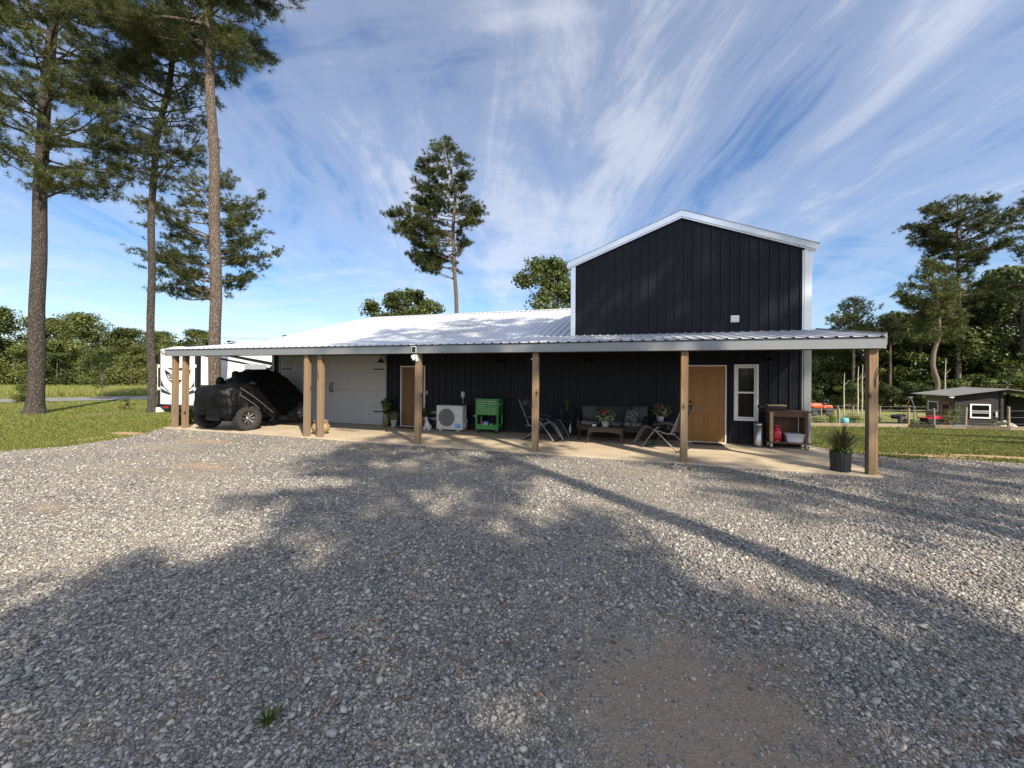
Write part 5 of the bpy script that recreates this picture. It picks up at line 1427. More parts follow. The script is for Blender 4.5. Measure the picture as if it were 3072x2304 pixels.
mb = MB(); mb.box(-0.215, 0.215, -0.155, -0.146, 0.175, 0.205).box(-0.215, 0.215, 0.146, 0.155, 0.175, 0.205).box(-0.215, -0.206, -0.145, 0.145, 0.175, 0.205).box(0.206, 0.215, -0.145, 0.145, 0.175, 0.205); mb.build('rim', M['tub_grey'], t, 0.004)
t = thing('tabletop_griddle', 'black tabletop griddle with a wooden board on it, standing on the wooden cart', 'griddle', (-0.86, 2.42, 0.951))
mb = MB(); mb.box(-0.20, 0.24, -0.12, 0.14, 0.03, 0.11); mb.build('body', M['iron'], t, 0.012)
for x in (-0.16, 0.20):
    for yy in (-0.09, 0.11): MB().box(x - 0.015, x + 0.015, yy - 0.015, yy + 0.015, 0.0, 0.03).build('foot', M['iron'], t)
mb = MB(); mb.box(-0.34, -0.20, -0.08, 0.10, 0.05, 0.13).tube([(-0.30, -0.08, 0.10), (-0.30, -0.13, 0.10), (-0.22, -0.13, 0.10), (-0.22, -0.08, 0.10)], 0.009, 6); mb.build('handle', M['iron'], t, 0.005)
MB().tube([(0.24, 0.0, 0.06), (0.27, -0.02, 0.03), (0.29, -0.05, 0.0)], 0.008, 6).build('hose', M['iron'], t)
o = MB().box(-0.20, 0.22, -0.13, 0.12, 0, 0.028).build('cutting_board', M['board_wood'], None, 0.006); o.location = (-0.84, 2.42, 1.062); o.rotation_euler = (0, 0, R(2))
tag(o, 'pale wooden cutting board lying on the black griddle', 'cutting board')
for u, lab, w_ in ((-2.38, 'brown door mat in front of the tan door', 0.72), (-11.45, 'dark door mat in front of the dark brown door', 0.80)):
    o = MB().box(-w_ / 2, w_ / 2, -0.21, 0.21, 0, 0.014).build('door_mat', M['mat_brown'], None, 0.004); o.location = (u, 2.42, 0.001); tag(o, lab, 'door mat')

# big black planter by the corner post
t = thing('planter', 'black ribbed planter with arching dark grass at the corner of the slab', 'planter', (-0.44, 0.06, 0))
prof = []; mb = MB(); n = 72; vs = []; fs = []
for i, (r, z) in enumerate(((0.148, 0), (0.155, 0.01), (0.172, 0.36), (0.176, 0.375), (0.162, 0.375), (0.155, 0.33))):
    for k in range(n):
        a = 2 * PI * k / n; rr = r - (0.0045 if (k % 4 < 2 and 0 < i < 3) else 0)
        vs.append((rr * math.cos(a), rr * math.sin(a), z))
for i in range(5):
    for k in range(n): fs.append((i * n + k, i * n + (k + 1) % n, (i + 1) * n + (k + 1) % n, (i + 1) * n + k))
mb.add(vs, fs); mb.build('pot', M['pot_black'], t)
MB().lathe([(0.002, 0.335), (0.156, 0.335)], (0, 0, 0), 24, cap=False).build('soil', M['soil'], t)
blades('grass_plume', t, M['purple_grass'], (0, 0, 0.33), 330, 0.62, 0.50, 0.0065, 5, 0.07)
pts, nr = bush_points(Q, 320, (0.02, -0.02, 0.40), (0.19, 0.18, 0.10), 0.3); leaf_cloud('foliage', t, M['leaf_pot'], pts, nr, 0.045, 0.55, 8, None, 0.6)

# camera and solar panel at the middle post
t = thing('security_camera', 'white dome security camera on a bracket at the porch post', 'camera', (-9.60, -0.16, 2.17))
mb = MB(); mb.lathe([(0.002, 0.055), (0.045, 0.055), (0.055, 0.04), (0.055, -0.01), (0.045, -0.035)], (-0.03, -0.09, 0.06), 20); mb.blob((-0.03, -0.09, 0.02), (0.045, 0.045, 0.045), 14, 10); mb.build('body', M['white_paint'], t)
MB().blob((-0.04, -0.128, 0.01), (0.02, 0.012, 0.02), 10, 7).build('lens', M['black_plastic'], t)
mb = MB(); mb.box(0.02, 0.05, -0.05, 0.02, -0.03, 0.13).box(-0.03, 0.035, -0.10, -0.03, 0.112, 0.13); mb.tube([(0.05, -0.10, 0.05), (0.06, -0.10, -0.03), (0.07, -0.10, -0.05)], 0.008, 6); mb.build('bracket', M['white_paint'], t, 0.003)
t = thing('solar_panel', 'small black solar panel in a white frame on the fascia above the camera', 'solar panel', (-9.61, -0.245, 2.345))
MB().box(-0.072, 0.072, -0.02, -0.006, 0.0, 0.17).build('frame', M['white_paint'], t, 0.003)
MB().box(-0.055, 0.055, -0.024, -0.0205, 0.01, 0.155).build('cells', M['solar'], t)
MB().box(-0.02, 0.02, -0.006, 0.02, 0.05, 0.10).build('bracket', M['white_paint'], t)
o = MB().tube([(-6.52, -0.145, 2.16), (-6.47, -0.155, 2.19), (-6.43, -0.15, 2.10), (-6.41, -0.146, 1.98), (-6.38, -0.146, 1.90)], 0.006, 6).lathe([(0.002, 0.03), (0.03, 0.03), (0.035, 0.0), (0.02, -0.01)], (-6.53, -0.16, 2.16), 12).build('hanging_lamp', M['grey_tube'])
tag(o, 'small grey clip lamp with a dangling cable at the top of the middle porch post', 'lamp')

# ------------------------------------------------------------------ shed, fence and garden to the right
SX0, SX1, SY0, SY1 = 14.88, 17.05, 22.63, 25.25
SG = -1.36
shed = thing('shed', 'weathered grey plank shed with tin roof and white framed window', 'shed', (0, 0, SG))
gzs = lambda x: (0.68 + (x - SX0) * (1.06 - 0.68) / (SX1 - SX0)) - SG
def boards(mb, a0, a1, z0, zt, place, step=0.16, horiz=True):
    q = random.Random(4)
    if horiz:
        z = z0
        while z < max(zt(a0), zt(a1)):
            z1 = min(z + step - 0.006, 9)
            tz = lambda a, zz: min(zz, zt(a))
            o = q.uniform(0, 0.012)
            pts = [(a0, tz(a0, z)), (a1, tz(a1, z)), (a1, tz(a1, z1)), (a0, tz(a0, z1))]
            mb.add([place(a, zz, o) for a, zz in pts] + [place(a, zz, -0.04) for a, zz in pts], [(0, 1, 2, 3), (7, 6, 5, 4), (0, 4, 5, 1), (1, 5, 6, 2), (2, 6, 7, 3), (3, 7, 4, 0)])
            z += step
    else:
        a = a0
        while a < a1:
            b_ = min(a + step - 0.006, a1); o = q.uniform(0, 0.012)
            pts = [(a, z0), (b_, z0), (b_, zt(b_)), (a, zt(a))]
            mb.add([place(u, zz, o) for u, zz in pts] + [place(u, zz, -0.04) for u, zz in pts], [(0, 1, 2, 3), (7, 6, 5, 4), (0, 4, 5, 1), (1, 5, 6, 2), (2, 6, 7, 3), (3, 7, 4, 0)])
            a += step
mb = MB(); boards(mb, SX0, SX1, 0, gzs, lambda a, z, o: (a, SY0 - o, z)); mb.build('front_wall', M['shed_wood'], shed)
mb = MB(); boards(mb, SY0 + 0.02, SY1, 0, lambda a: 0.68 - SG - 0.05, lambda a, z, o: (SX0 - o, a, z), 0.18, False); mb.build('side_wall', M['shed_wall_tan'], shed)
mb = MB(); mb.box(SX0 + 0.05, SX1, SY1 - 0.04, SY1, 0, 1.9).box(SX1 - 0.04, SX1 + 0.02, SY0, SY1, 0, 2.3); mb.build('rear_wall', M['shed_wood'], shed)
MB().box(SX0 - 0.07, SX0 + 0.05, SY0 - 0.06, SY0 + 0.06, 0, 2.0).build('corner_post', M['shed_wood'], shed)
MB().box(SX1 - 0.08, SX1 + 0.06, SY0 - 0.06, SY0 + 0.06, 0, 2.35).build('corner_post', M['shed_wood'], shed)
zr0, zr1 = gzs(SX0 - 0.5) + 0.05, gzs(SX1) + 0.05
mb = MB(); mb.prism([(SX0 - 0.55, zr0 - 0.01), (SX1 + 0.02, zr1), (SX1 + 0.02, zr1 + 0.035), (SX0 - 0.55, zr0 + 0.025)], SY1 - SY0 + 1.0, 'y', SY0 - 0.45)
for k in range(16):
    yy = SY0 - 0.40 + k * 0.22
    mb.add([(SX0 - 0.55, yy, zr0 + 0.026), (SX1, yy, zr1 + 0.036), (SX1, yy + 0.03, zr1 + 0.055), (SX0 - 0.55, yy + 0.03, zr0 + 0.045), (SX0 - 0.55, yy + 0.06, zr0 + 0.026), (SX1, yy + 0.06, zr1 + 0.036)], [(0, 3, 2, 1), (3, 4, 5, 2)])
mb.build('roof', M['shed_metal'], shed)
mb = MB(); mb.prism([(SX1 + 0.025, zr1 + 0.035), (SX1 + 4.6, zr1 - 0.62), (SX1 + 4.6, zr1 - 0.66), (SX1 + 0.025, zr1 - 0.01)], SY1 - SY0 + 0.9, 'y', SY0 - 0.45); mb.build('lean_to_roof', M['shed_metal'], shed)
for x in (SX1 + 2.1, SX1 + 4.3):
    for yy in (SY0 - 0.2, SY1):
        MB().box(x - 0.06, x + 0.06, yy - 0.06, yy + 0.06, -0.1, zr1 - 0.03 - (x - SX1) * 0.146).build('lean_to_post', M['shed_wood'], shed)
mb = MB(); boards(mb, SX1 + 0.1, SX1 + 4.4, 0, lambda a: zr1 - 0.15 - (a - SX1) * 0.146, lambda a, z, o: (a, SY1 + 0.02 - o, z), 0.19, False); mb.build('lean_to_wall', M['shed_wood'], shed)
def swin(parent, place, a0, a1, z0, z1, bars):
    mb = MB(); t_ = 0.075
    for q in ((a0, a1, z0, z0 + t_), (a0, a1, z1 - t_, z1), (a0, a0 + t_, z0 + t_, z1 - t_), (a1 - t_, a1, z0 + t_, z1 - t_)): place(mb, q, 0.05)
    for z in bars: place(mb, (a0 + t_, a1 - t_, z, z + 0.03), 0.035)
    f_ = mb.build('window', M['white_paint'], parent)
    mb = MB(); place(mb, (a0 + t_, a1 - t_, z0 + t_, z1 - t_), 0.02); mb.build('pane', M['glass_dark'], f_)
fr = lambda mb, q, d: mb.box(q[0], q[1], SY0 - d - 0.012, SY0 - 0.0125, q[2], q[3])
lf = lambda mb, q, d: mb.box(SX0 - d - 0.012, SX0 - 0.0125, q[0], q[1], q[2], q[3])
swin(shed, fr, 15.55, 16.52, 0.66, 1.54, (0.98, 1.09))
swin(shed, lf, 24.0, 24.95, 0.9, 1.58, ())
mb = MB(); d = 0.05
for q in ((22.95, 23.75, 0.05, 0.75), (22.95, 23.05, 0.75, 1.55), (23.65, 23.75, 0.75, 1.55), (22.95, 23.75, 1.45, 1.58)): lf(mb, q, 0.04)
dd = mb.build('door', M['shed_orange'], shed)
mb = MB(); lf(mb, (23.05, 23.65, 0.75, 1.45), 0.015); mb.build('pane', M['glass_dark'], dd)
MB().box(SX0 - 0.5, SX0 - 0.3, SY0 - 0.4, SY0 - 0.3, zr0 - 0.10, zr0 - 0.03).build('eave_lamp', M['white_paint'], shed)
MB().box(SX1 - 0.32, SX1 - 0.22, SY0 - 0.08, SY0 - 0.03, 0.75, 1.1).build('wall_box', M['tub_grey'], shed, 0.01)
MB().lathe([(0.16, 0), (0.17, 0.01), (0.17, 0.03), (0.13, 0.03)], (SX0 - 0.09, 23.35, 1.72), 20, 'x', cap=False).build('wreath', M['shed_orange'], shed)

# fence: separate posts tied by wire and a bottom board
FP = [(5.9, 20.4), (8.0, 20.6), (9.9, 20.75), (11.8, 21.2), (12.35, 20.0), (13.55, 19.7), (14.9, 19.0), (16.6, 19.0), (18.4, 18.9), (20.4, 18.8)]
fence = thing('wire_fence', 'post and wire garden fence with a low bottom board in front of the shed', 'fence', (0, 0, 0))
for i, (x, y) in enumerate(FP):
    g = ground_at(x, y); q = random.Random(i)
    mb = MB(); h = q.uniform(1.12, 1.32); r = q.uniform(0.045, 0.065)
    mb.tube([(0, 0, -0.2), (q.uniform(-.02, .02), 0, 0.6), (q.uniform(-.05, .05), q.uniform(-.03, .03), h)], [r, r * 0.95, r * 0.9], 8)
    p_ = mb.build('post', M['fence_wood'], fence); p_.location = (x, y, g)
for hz in (0.35, 0.7, 1.05):
    MB().tube([(x, y, ground_at(x, y) + hz + 0.01 * math.sin(i * 3)) for i, (x, y) in enumerate(FP)], 0.006, 4).build('wire', M['galv'], fence)
mb = MB()
for (x0, y0), (x1, y1) in zip(FP[:-1], FP[1:]):
    mb.bar((x0, y0 - 0.07, ground_at(x0, y0) + 0.10), (x1, y1 - 0.07, ground_at(x1, y1) + 0.10), 0.06, 0.24)
mb.build('bottom_board', M['fence_wood'], fence)
# back fence of the pasture
FB = [(x, 29.0 + 0.15 * (x - 8)) for x in (7.0, 9.0, 10.4, 11.6, 12.7, 14.6, 17, 20)]
fence2 = thing('pasture_fence', 'thin post and wire fence across the pasture behind the garden', 'fence', (0, 0, 0))
for i, (x, y) in enumerate(FB):
    o = MB().tube([(0, 0, -0.2), (0.01, 0, 1.15)], 0.05, 7).build('post', M['fence_wood'], fence2); o.location = (x, y, ground_at(x, y))
for hz in (0.5, 0.8, 1.1):
    MB().tube([(x, y, ground_at(x, y) + hz) for x, y in FB], 0.008, 4).build('wire', M['galv'], fence2)

# step ladder standing open behind the fence
lx, ly = 13.9, 24.95
g = ground_at(lx, ly)
t = thing('step_ladder', 'tall open step ladder standing in the garden left of the shed', 'ladder', (lx, ly, g))
mb = MB()
for s in (-1, 1):
    mb.bar((s * 0.12, -0.02, 1.85), (s * 0.24, -0.45, 0.0), 0.05, 0.03)
for k in range(6):
    f_ = (k + 1) / 7; y_ = -0.02 - 0.43 * (1 - f_); mb.bar((-0.24 + 0.12 * f_, y_, 1.85 * f_), (0.24 - 0.12 * f_, y_, 1.85 * f_), 0.07, 0.02)
mb.build('front_frame', M['steel'], t)
mb = MB()
for s in (-1, 1): mb.bar((s * 0.12, 0.02, 1.85), (s * 0.28, 0.55, 0.0), 0.035, 0.025)
for f_ in (0.3, 0.6): mb.bar((-0.28 + 0.16 * f_, 0.55 - 0.53 * f_, 1.85 * f_), (0.28 - 0.16 * f_, 0.55 - 0.53 * f_, 1.85 * f_), 0.02)
mb.build('rear_frame', M['shed_orange'], t)
MB().box(-0.16, 0.16, -0.10, 0.10, 1.85, 1.89).build('top_cap', M['tub_grey'], t)
t.rotation_euler = (0, 0, R(60))

# garden plants along the fence and clutter among them
def garden_bush(x, y, r, h, seed, mat, label, cat='shrub', group=None):
    q = np.random.default_rng(seed); g = ground_at(x, y)
    t = thing('garden_shrub', label, cat, (x, y, g), 0, group)
    n = int(420 * r * h / 0.5) + 120
    P_, N_ = [], []
    for k in range(5):
        c = (q.uniform(-0.5, 0.5) * r, q.uniform(-0.4, 0.4) * r, h * q.uniform(0.3, 0.7))
        a, b_ = bush_points(q, n // 5, c, (r * 0.6, r * 0.6, h * 0.38), 0.3); P_.append(a); N_.append(b_)
    leaf_cloud('foliage', t, mat, np.concatenate(P_), np.concatenate(N_), 0.10, 0.55, seed)
    mb = MB()
    for k in range(4):
        a = q.uniform(0, 2 * PI); mb.tube([(0, 0, -0.05), (0.2 * r * math.cos(a), 0.2 * r * math.sin(a), h * 0.5), (0.5 * r * math.cos(a), 0.5 * r * math.sin(a), h * 0.85)], [0.015, 0.01, 0.005], 5)
    mb.build('stems', M['bark_far'], t)
GB = 'plants in the fenced garden'
for x, y, r, h, sd, mt, lab in (
        (9.2, 21.6, 0.55, 0.85, 1, 'leaf', 'bushy green garden plant behind the fence near the corner post of the porch'),
        (10.6, 22.0, 0.6, 0.8, 2, 'leaf_dark', 'dark green garden plant behind the fence left of the step ladder'),
        (12.3, 21.6, 0.6, 0.55, 3, 'leaf_dark', 'low dark plant behind the fence below the step ladder'),
        (14.2, 21.9, 0.5, 1.35, 4, 'leaf', 'tall wispy olive plant in front of the orange shed door'),
        (15.6, 20.6, 0.6, 0.6, 5, 'leaf_dark', 'low dark shrub below the white shed window'),
        (17.6, 20.2, 0.9, 0.55, 6, 'leaf', 'spreading green shrub at the right end of the fence'),
        (19.3, 20.6, 0.9, 0.6, 8, 'leaf_dark', 'dark spreading shrub under the lean-to beside the fence'),
        (7.3, 21.4, 0.5, 0.6, 7, 'leaf', 'low green plants behind the fence beside the teal barrel'),
        (8.2, 22.3, 0.35, 0.9, 9, 'leaf_lime', 'yellow green upright plant behind the fence beside the teal barrel')):
    garden_bush(x, y, r, h, sd, M[mt], lab, group=GB)
def small(name, mb, mat, x, y, label, cat, rz=0, dz=0.0, bevel=0.01):
    o = mb.build(name, mat, None, bevel); o.location = (x, y, ground_at(x, y) + dz); o.rotation_euler = (0, 0, rz); return tag(o, label, cat)
small('barrel', MB().lathe([(0.17, 0), (0.20, 0.02), (0.21, 0.3), (0.20, 0.52), (0.17, 0.54), (0.15, 0.50)], (0, 0, 0), 20), M['teal'], 8.45, 20.95, 'teal plastic barrel behind the fence near the corner post', 'barrel', bevel=0)
small('tyre', MB().lathe([(0.16, -0.09), (0.30, -0.10), (0.33, -0.05), (0.33, 0.05), (0.30, 0.10), (0.16, 0.09)], (0, 0, 0.33), 24, 'y', cap=False), M['rubber'], 12.0, 22.1, 'old black tyre standing behind the fence below the step ladder', 'tyre', 0.5, bevel=0)
small('tyre', MB().lathe([(0.16, -0.09), (0.30, -0.10), (0.33, -0.05), (0.33, 0.05), (0.30, 0.10), (0.16, 0.09)], (0, 0, 0.10), 24, 'z', cap=False), M['rubber'], 9.2, 20.95, 'black tyre lying flat behind the fence beside the teal barrel', 'tyre', 0.5, bevel=0)
t = thing('garden_cart', 'dark garden cart with a red rim behind the fence left of the shed', 'cart', at(13.35, 22.0), R(20))
MB().prism([(-0.42, 0.28), (0.42, 0.28), (0.52, 0.55), (-0.52, 0.55)], 0.5, 'y', -0.25).build('tray', M['iron'], t, 0.01)
MB().box(-0.54, 0.54, -0.28, 0.28, 0.552, 0.60).box(-0.1, 0.5, -0.2, 0.2, 0.601, 0.72).build('rim', M['red_steel'], t, 0.01)
for x in (-0.32, 0.32):
    for yy in (-0.3, 0.3): MB().lathe([(0.04, -0.03), (0.13, -0.03), (0.13, 0.03), (0.04, 0.03)], (x, yy, 0.13), 14, 'y').build('wheel', M['rubber'], t)
small('tub', MB().prism([(-0.30, 0), (0.30, 0), (0.34, 0.2), (-0.34, 0.2)], 0.4, 'y', -0.2), M['blue_plastic'], 14.1, 20.7, 'long blue plastic tub behind the fence in front of the shed door', 'tub', R(-10))
def sheet(seed, sx2, sy2, h):
    q = random.Random(seed); n = 9; vs = []; fs = []
    for i in range(n):
        for j in range(n):
            a, b_ = i / (n - 1) - 0.5, j / (n - 1) - 0.5
            vs.append((a * sx2, b_ * sy2, h * (1 - 3.2 * (a * a + b_ * b_)) * q.uniform(0.7, 1.1) + 0.03))
    for i in range(n - 1):
        for j in range(n - 1): fs.append((i * n + j, (i + 1) * n + j, (i + 1) * n + j + 1, i * n + j + 1))
    mb = MB(); mb.add(vs, fs, False); mb.add([(x, y, z - 0.02) for x, y, z in vs], [f[::-1] for f in fs]); return mb
small('plastic_sheet', sheet(1, 1.1, 0.6, 0.30), M['figurine'], 16.0, 20.9, 'crumpled white plastic sheet on the garden beds below the shed window', 'sheet', 0.2, 0.15, 0)
small('plastic_sheet', sheet(2, 1.6, 0.7, 0.40), plain('yellowed_sheet', (0.50, 0.47, 0.30), 0.5), 18.4, 21.3, 'yellowed sheet draped over a pile under the lean-to', 'sheet', -0.3, 0.3, 0)
small('feed_bag', MB().blob((0, 0, 0.12), (0.28, 0.16, 0.13), 12, 8, 0.10, 3, 0.7), plain('feed_bag', (0.50, 0.40, 0.30), 0.8), 15.15, 19.6, 'lumpy tan bag lying by the fence board', 'bag', 0.4, 0, 0)
small('plastic_bucket', MB().lathe([(0.10, 0), (0.12, 0.20), (0.125, 0.20), (0.11, 0.02)], (0, 0, 0), 16), M['figurine'], 16.2, 18.6, 'small white bucket on the grass beside the fence', 'bucket', 0, 0, 0)
t = thing('wheelbarrow', 'dark wheelbarrow with pale handles behind the fence left of the shed', 'wheelbarrow', at(14.05, 26.6), R(30))
MB().prism([(-0.30, 0.30), (0.25, 0.30), (0.48, 0.62), (-0.40, 0.58)], 0.5, 'y', -0.25).build('tray', M['iron'], t, 0.02)
for s in (-1, 1): MB().bar((0.55, s * 0.05, 0.2), (-0.85, s * 0.28, 0.55), 0.04).build('handle', M['fence_wood'], t)
MB().lathe([(0.05, -0.04), (0.19, -0.04), (0.19, 0.04), (0.05, 0.04)], (0.55, 0, 0.19), 16, 'y').build('wheel', M['rubber'], t)
# utility pole far behind the left end of the barn, with its wires
up = thing('utility_pole', 'pale wooden utility pole rising behind the left end of the white roof', 'utility pole', (-56.6, 37.4, -0.03))
MB().tube([(0, 0, 0), (0, 0, 7.35)], [0.16, 0.12], 10).build('pole', M['pole_wood'], up)
MB().bar((-0.7, 0.4, 6.75), (0.7, -0.4, 6.75), 0.09, 0.11).build('crossarm', M['pole_wood'], up)
MB().lathe([(0.11, 0), (0.12, 0.02), (0.12, 0.4), (0.05, 0.44)], (0.25, -0.14, 5.9), 12).build('transformer', M['tub_grey'], up)
for k, (dz, zz) in enumerate(((0.0, 6.85), (0.0, 6.0))):
    pts = []
    for i in range(13):
        s = i / 12; x = -56.6 + s * (-42.0); y = 37.4 + s * (-21.0); pts.append((x, y, zz + s * 4.2 - 1.0 * math.sin(PI * s) + k * 0.0))
    o = MB().tube(pts, 0.022, 4).build('power_line', M['iron'])
    tag(o, ['upper thin power line crossing the sky above the left trees', 'lower thin power line crossing the sky above the left trees'][k], 'power line', 'power lines')

# ------------------------------------------------------------------ trees
def interp_path(path, z):
    P = np.array(path); zz = P[:, 2]
    return np.array([np.interp(z, zz, P[:, 0]), np.interp(z, zz, P[:, 1]), z])


class Tubes:
    """many thin tapering limbs in one array"""
    def __init__(self, n=5): self.v = []; self.f = []; self.n = n; self.c = 0
    def add(self, path, r0, r1):
        P = np.array(path, float); m = len(P); n = self.n
        T = np.gradient(P, axis=0); T /= np.linalg.norm(T, axis=1, keepdims=True) + 1e-9
        ref = np.array([0.3, 0.2, 1.0]) if abs(T[0, 2]) < 0.8 else np.array([1.0, 0.2, 0.1])
        A = np.cross(T, ref); A /= np.linalg.norm(A, axis=1, keepdims=True); B = np.cross(T, A)
        r = np.linspace(r0, r1, m)[:, None, None]
        a = 2 * PI * np.arange(n) / n
        V = P[:, None] + r * (A[:, None] * np.cos(a)[None, :, None] + B[:, None] * np.sin(a)[None, :, None])
        i, k = np.meshgrid(np.arange(m - 1), np.arange(n), indexing='ij')
        q = np.stack([i * n + k, i * n + (k + 1) % n, (i + 1) * n + (k + 1) % n, (i + 1) * n + k], -1).reshape(-1, 4) + self.c
        self.v.append(V.reshape(-1, 3)); self.f.append(q); self.c += m * n
    def build(self, name, mat, parent): return np_obj(name, np.concatenate(self.v), np.concatenate(self.f), mat, parent, smooth=True)


def needle_tufts(P, Dn, L, nn, w, q):
    """each tuft: nn needles (one triangle each) fanning out round a direction"""
    n = len(P)
    d = Dn / (np.linalg.norm(Dn, axis=1, keepdims=True) + 1e-9)
    v = q.normal(0, 1, (n, nn, 3)); v /= np.linalg.norm(v, axis=2, keepdims=True)
    dirs = v * 0.95 + d[:, None] * 0.75; dirs /= np.linalg.norm(dirs, axis=2, keepdims=True)
    ln = L * q.uniform(0.6, 1.15, (n, nn, 1))
    side = np.cross(dirs, q.normal(0, 1, (n, nn, 3))); side /= np.linalg.norm(side, axis=2, keepdims=True) + 1e-9
    o = P[:, None] + d[:, None] * L * q.uniform(-0.55, 0.25, (n, nn, 1))
    tip = o + dirs * ln; tip[:, :, 2] -= 0.10 * ln[:, :, 0]
    V = np.stack([o - side * w, o + side * w, tip], 2).reshape(-1, 3)
    return V


def pine(name, label, path, r0, env, nb, L=0.26, nn=22, w=0.011, seed=1, spacing=0.30, bark='bark', group=None, top_r=0.05, sub=(3, 7), twig=1.0, tintm=0.45, bend=0.0, dense=1.0, trunk_n=16, crown_bias=1.0, planar=0.0):
    """path: trunk centre line; env: (z, reach to the left, reach to the right) as seen from the drive"""
    q = np.random.default_rng(seed)
    base = np.array(path[0], float)
    t = thing(name, label, 'tree', tuple(base), 0, group)
    loc = [tuple(np.array(p) - base) for p in path]
    zt = loc[-1][2]
    # trunk with a flared foot
    zs = np.concatenate([[-0.25, 0.0, 0.15, 0.4, 0.9], np.linspace(1.8, zt, 22)])
    mb = MB(); pts = []; rad = []
    for z in zs:
        p_ = interp_path(loc, max(z, 0)); p_[2] = z; p_[0] += 0.02 * math.sin(z * 1.3 + seed); p_[1] += 0.02 * math.cos(z * 1.1 + seed); pts.append(p_)
        f = max(0, z) / zt; fl = 1 + 0.55 * math.exp(-max(z, 0) / 0.25)
        rad.append((r0 * (1 - f) ** 0.55 * (1 if f < 0.95 else 1) * fl + top_r * f) if f < 1 else top_r)
    mb.tube(pts, rad, trunk_n); mb.build('trunk', M[bark], t)
    E_ = np.array(env); E_ = E_[np.argsort(E_[:, 0])]
    E_[:, 0] -= base[2]
    tb = Tubes(5); TP = []; TD = []; TT = []
    z0, z1 = E_[0, 0], E_[-1, 0]
    az = q.uniform(0, 6)
    for i in range(nb):
        zt_ = z0 + (z1 - z0) * ((i + q.uniform(0, 1)) / nb) ** crown_bias
        az += 2.399 + q.uniform(-0.5, 0.5)
        a3 = az
        if q.uniform() < planar: a3 = YAW + (PI if i % 2 else 0.0) + q.uniform(-0.6, 0.6)
        h = np.array([math.cos(a3), math.sin(a3), 0.0]); c = float(h @ RIGHT)
        le, re = np.interp(zt_, E_[:, 0], E_[:, 1]), np.interp(zt_, E_[:, 0], E_[:, 2])
        ext = (re * (1 + c) + le * (1 - c)) / 2
        if abs(c) < 0.5: ext = max(0.45 * (max(le, 0) + max(re, 0)), ext) * 0.9
        ext *= q.uniform(0.55, 1.02) if a3 == az else q.uniform(0.72, 1.04)
        if ext < 0.25: continue
        rise = ext * q.uniform(0.0, 0.42)
        zb_ = min(zt - 0.1, max(0.5, zt_ - rise)); b0 = interp_path(loc, zb_)
        sag = q.uniform(-0.10, 0.16) * ext
        pts = []; side = np.array([-h[1], h[0], 0]) * q.uniform(-0.14, 0.14) * ext
        for k in range(7):
            s = k / 6; pts.append(b0 + h * ext * s + np.array([0, 0, 1.0]) * (rise * s - sag * math.sin(PI * s) + 0.06 * ext * s ** 3) + side * math.sin(PI * s))
        pts = np.array(pts); rb = 0.012 + 0.016 * ext
        tb.add(pts, rb, 0.008)
        ns = int(q.integers(sub[0], sub[1] + 1) * max(0.6, min(1.6, ext / 2.5)))
        for j in range(ns + 1):
            s = 1.0 if j == ns else q.uniform(0.30, 0.98)
            k = min(5, int(s * 6)); p_ = pts[k] + (pts[k + 1] - pts[k]) * (s * 6 - k) if s < 1 else pts[-1]
            dirb = pts[min(k + 1, 6)] - pts[k]; dirb /= np.linalg.norm(dirb) + 1e-9
            a2 = q.choice([-1, 1]) * q.uniform(0.35, 1.15) if j < ns else q.uniform(-0.2, 0.2)
            ca, sa = math.cos(a2), math.sin(a2)
            d2 = np.array([dirb[0] * ca - dirb[1] * sa, dirb[0] * sa + dirb[1] * ca, q.uniform(-0.15, 0.55)]); d2 /= np.linalg.norm(d2)
            l2 = min(1.5, 0.42 * ext) * q.uniform(0.45, 1.05) * (0.6 if s > 0.9 else 1.0) * twig
            e2 = p_ + d2 * l2 + np.array([0, 0, 0.10 * l2])
            tb.add(np.array([p_, (p_ + e2) / 2 - np.array([0, 0, 0.03 * l2]), e2]), 0.010, 0.005)
            m_ = max(2, int(l2 / spacing * 2.2 * dense))
            ss = q.uniform(0.25, 1.08, m_)
            cl = p_ + (e2 - p_) * ss[:, None] + q.normal(0, 0.16 * spacing / 0.3, (m_, 3)) * np.array([1, 1, 0.6])
            TP.append(cl); TD.append(np.tile(d2 + np.array([0, 0, 0.5]), (m_, 1)) + q.normal(0, 0.5, (m_, 3)))
            TT.append(np.clip(q.normal(tintm + 0.18 * q.normal(), 0.12, m_), 0, 1))
    tb.build('branches', M[bark], t)
    P_ = np.concatenate(TP); D_ = np.concatenate(TD); T_ = np.concatenate(TT)
    V = needle_tufts(P_, D_, L, nn, w, q)
    np_obj('crown', V, np.arange(len(V)).reshape(-1, 3), M['pine'], t, np.clip(np.repeat(T_, nn) + q.normal(0, 0.12, len(T_) * nn), 0, 1))
    return t


def zoomenv(rows, path, mpp, ytoz):
    return [(ytoz(y), l * mpp, r * mpp) for y, l, r in rows]


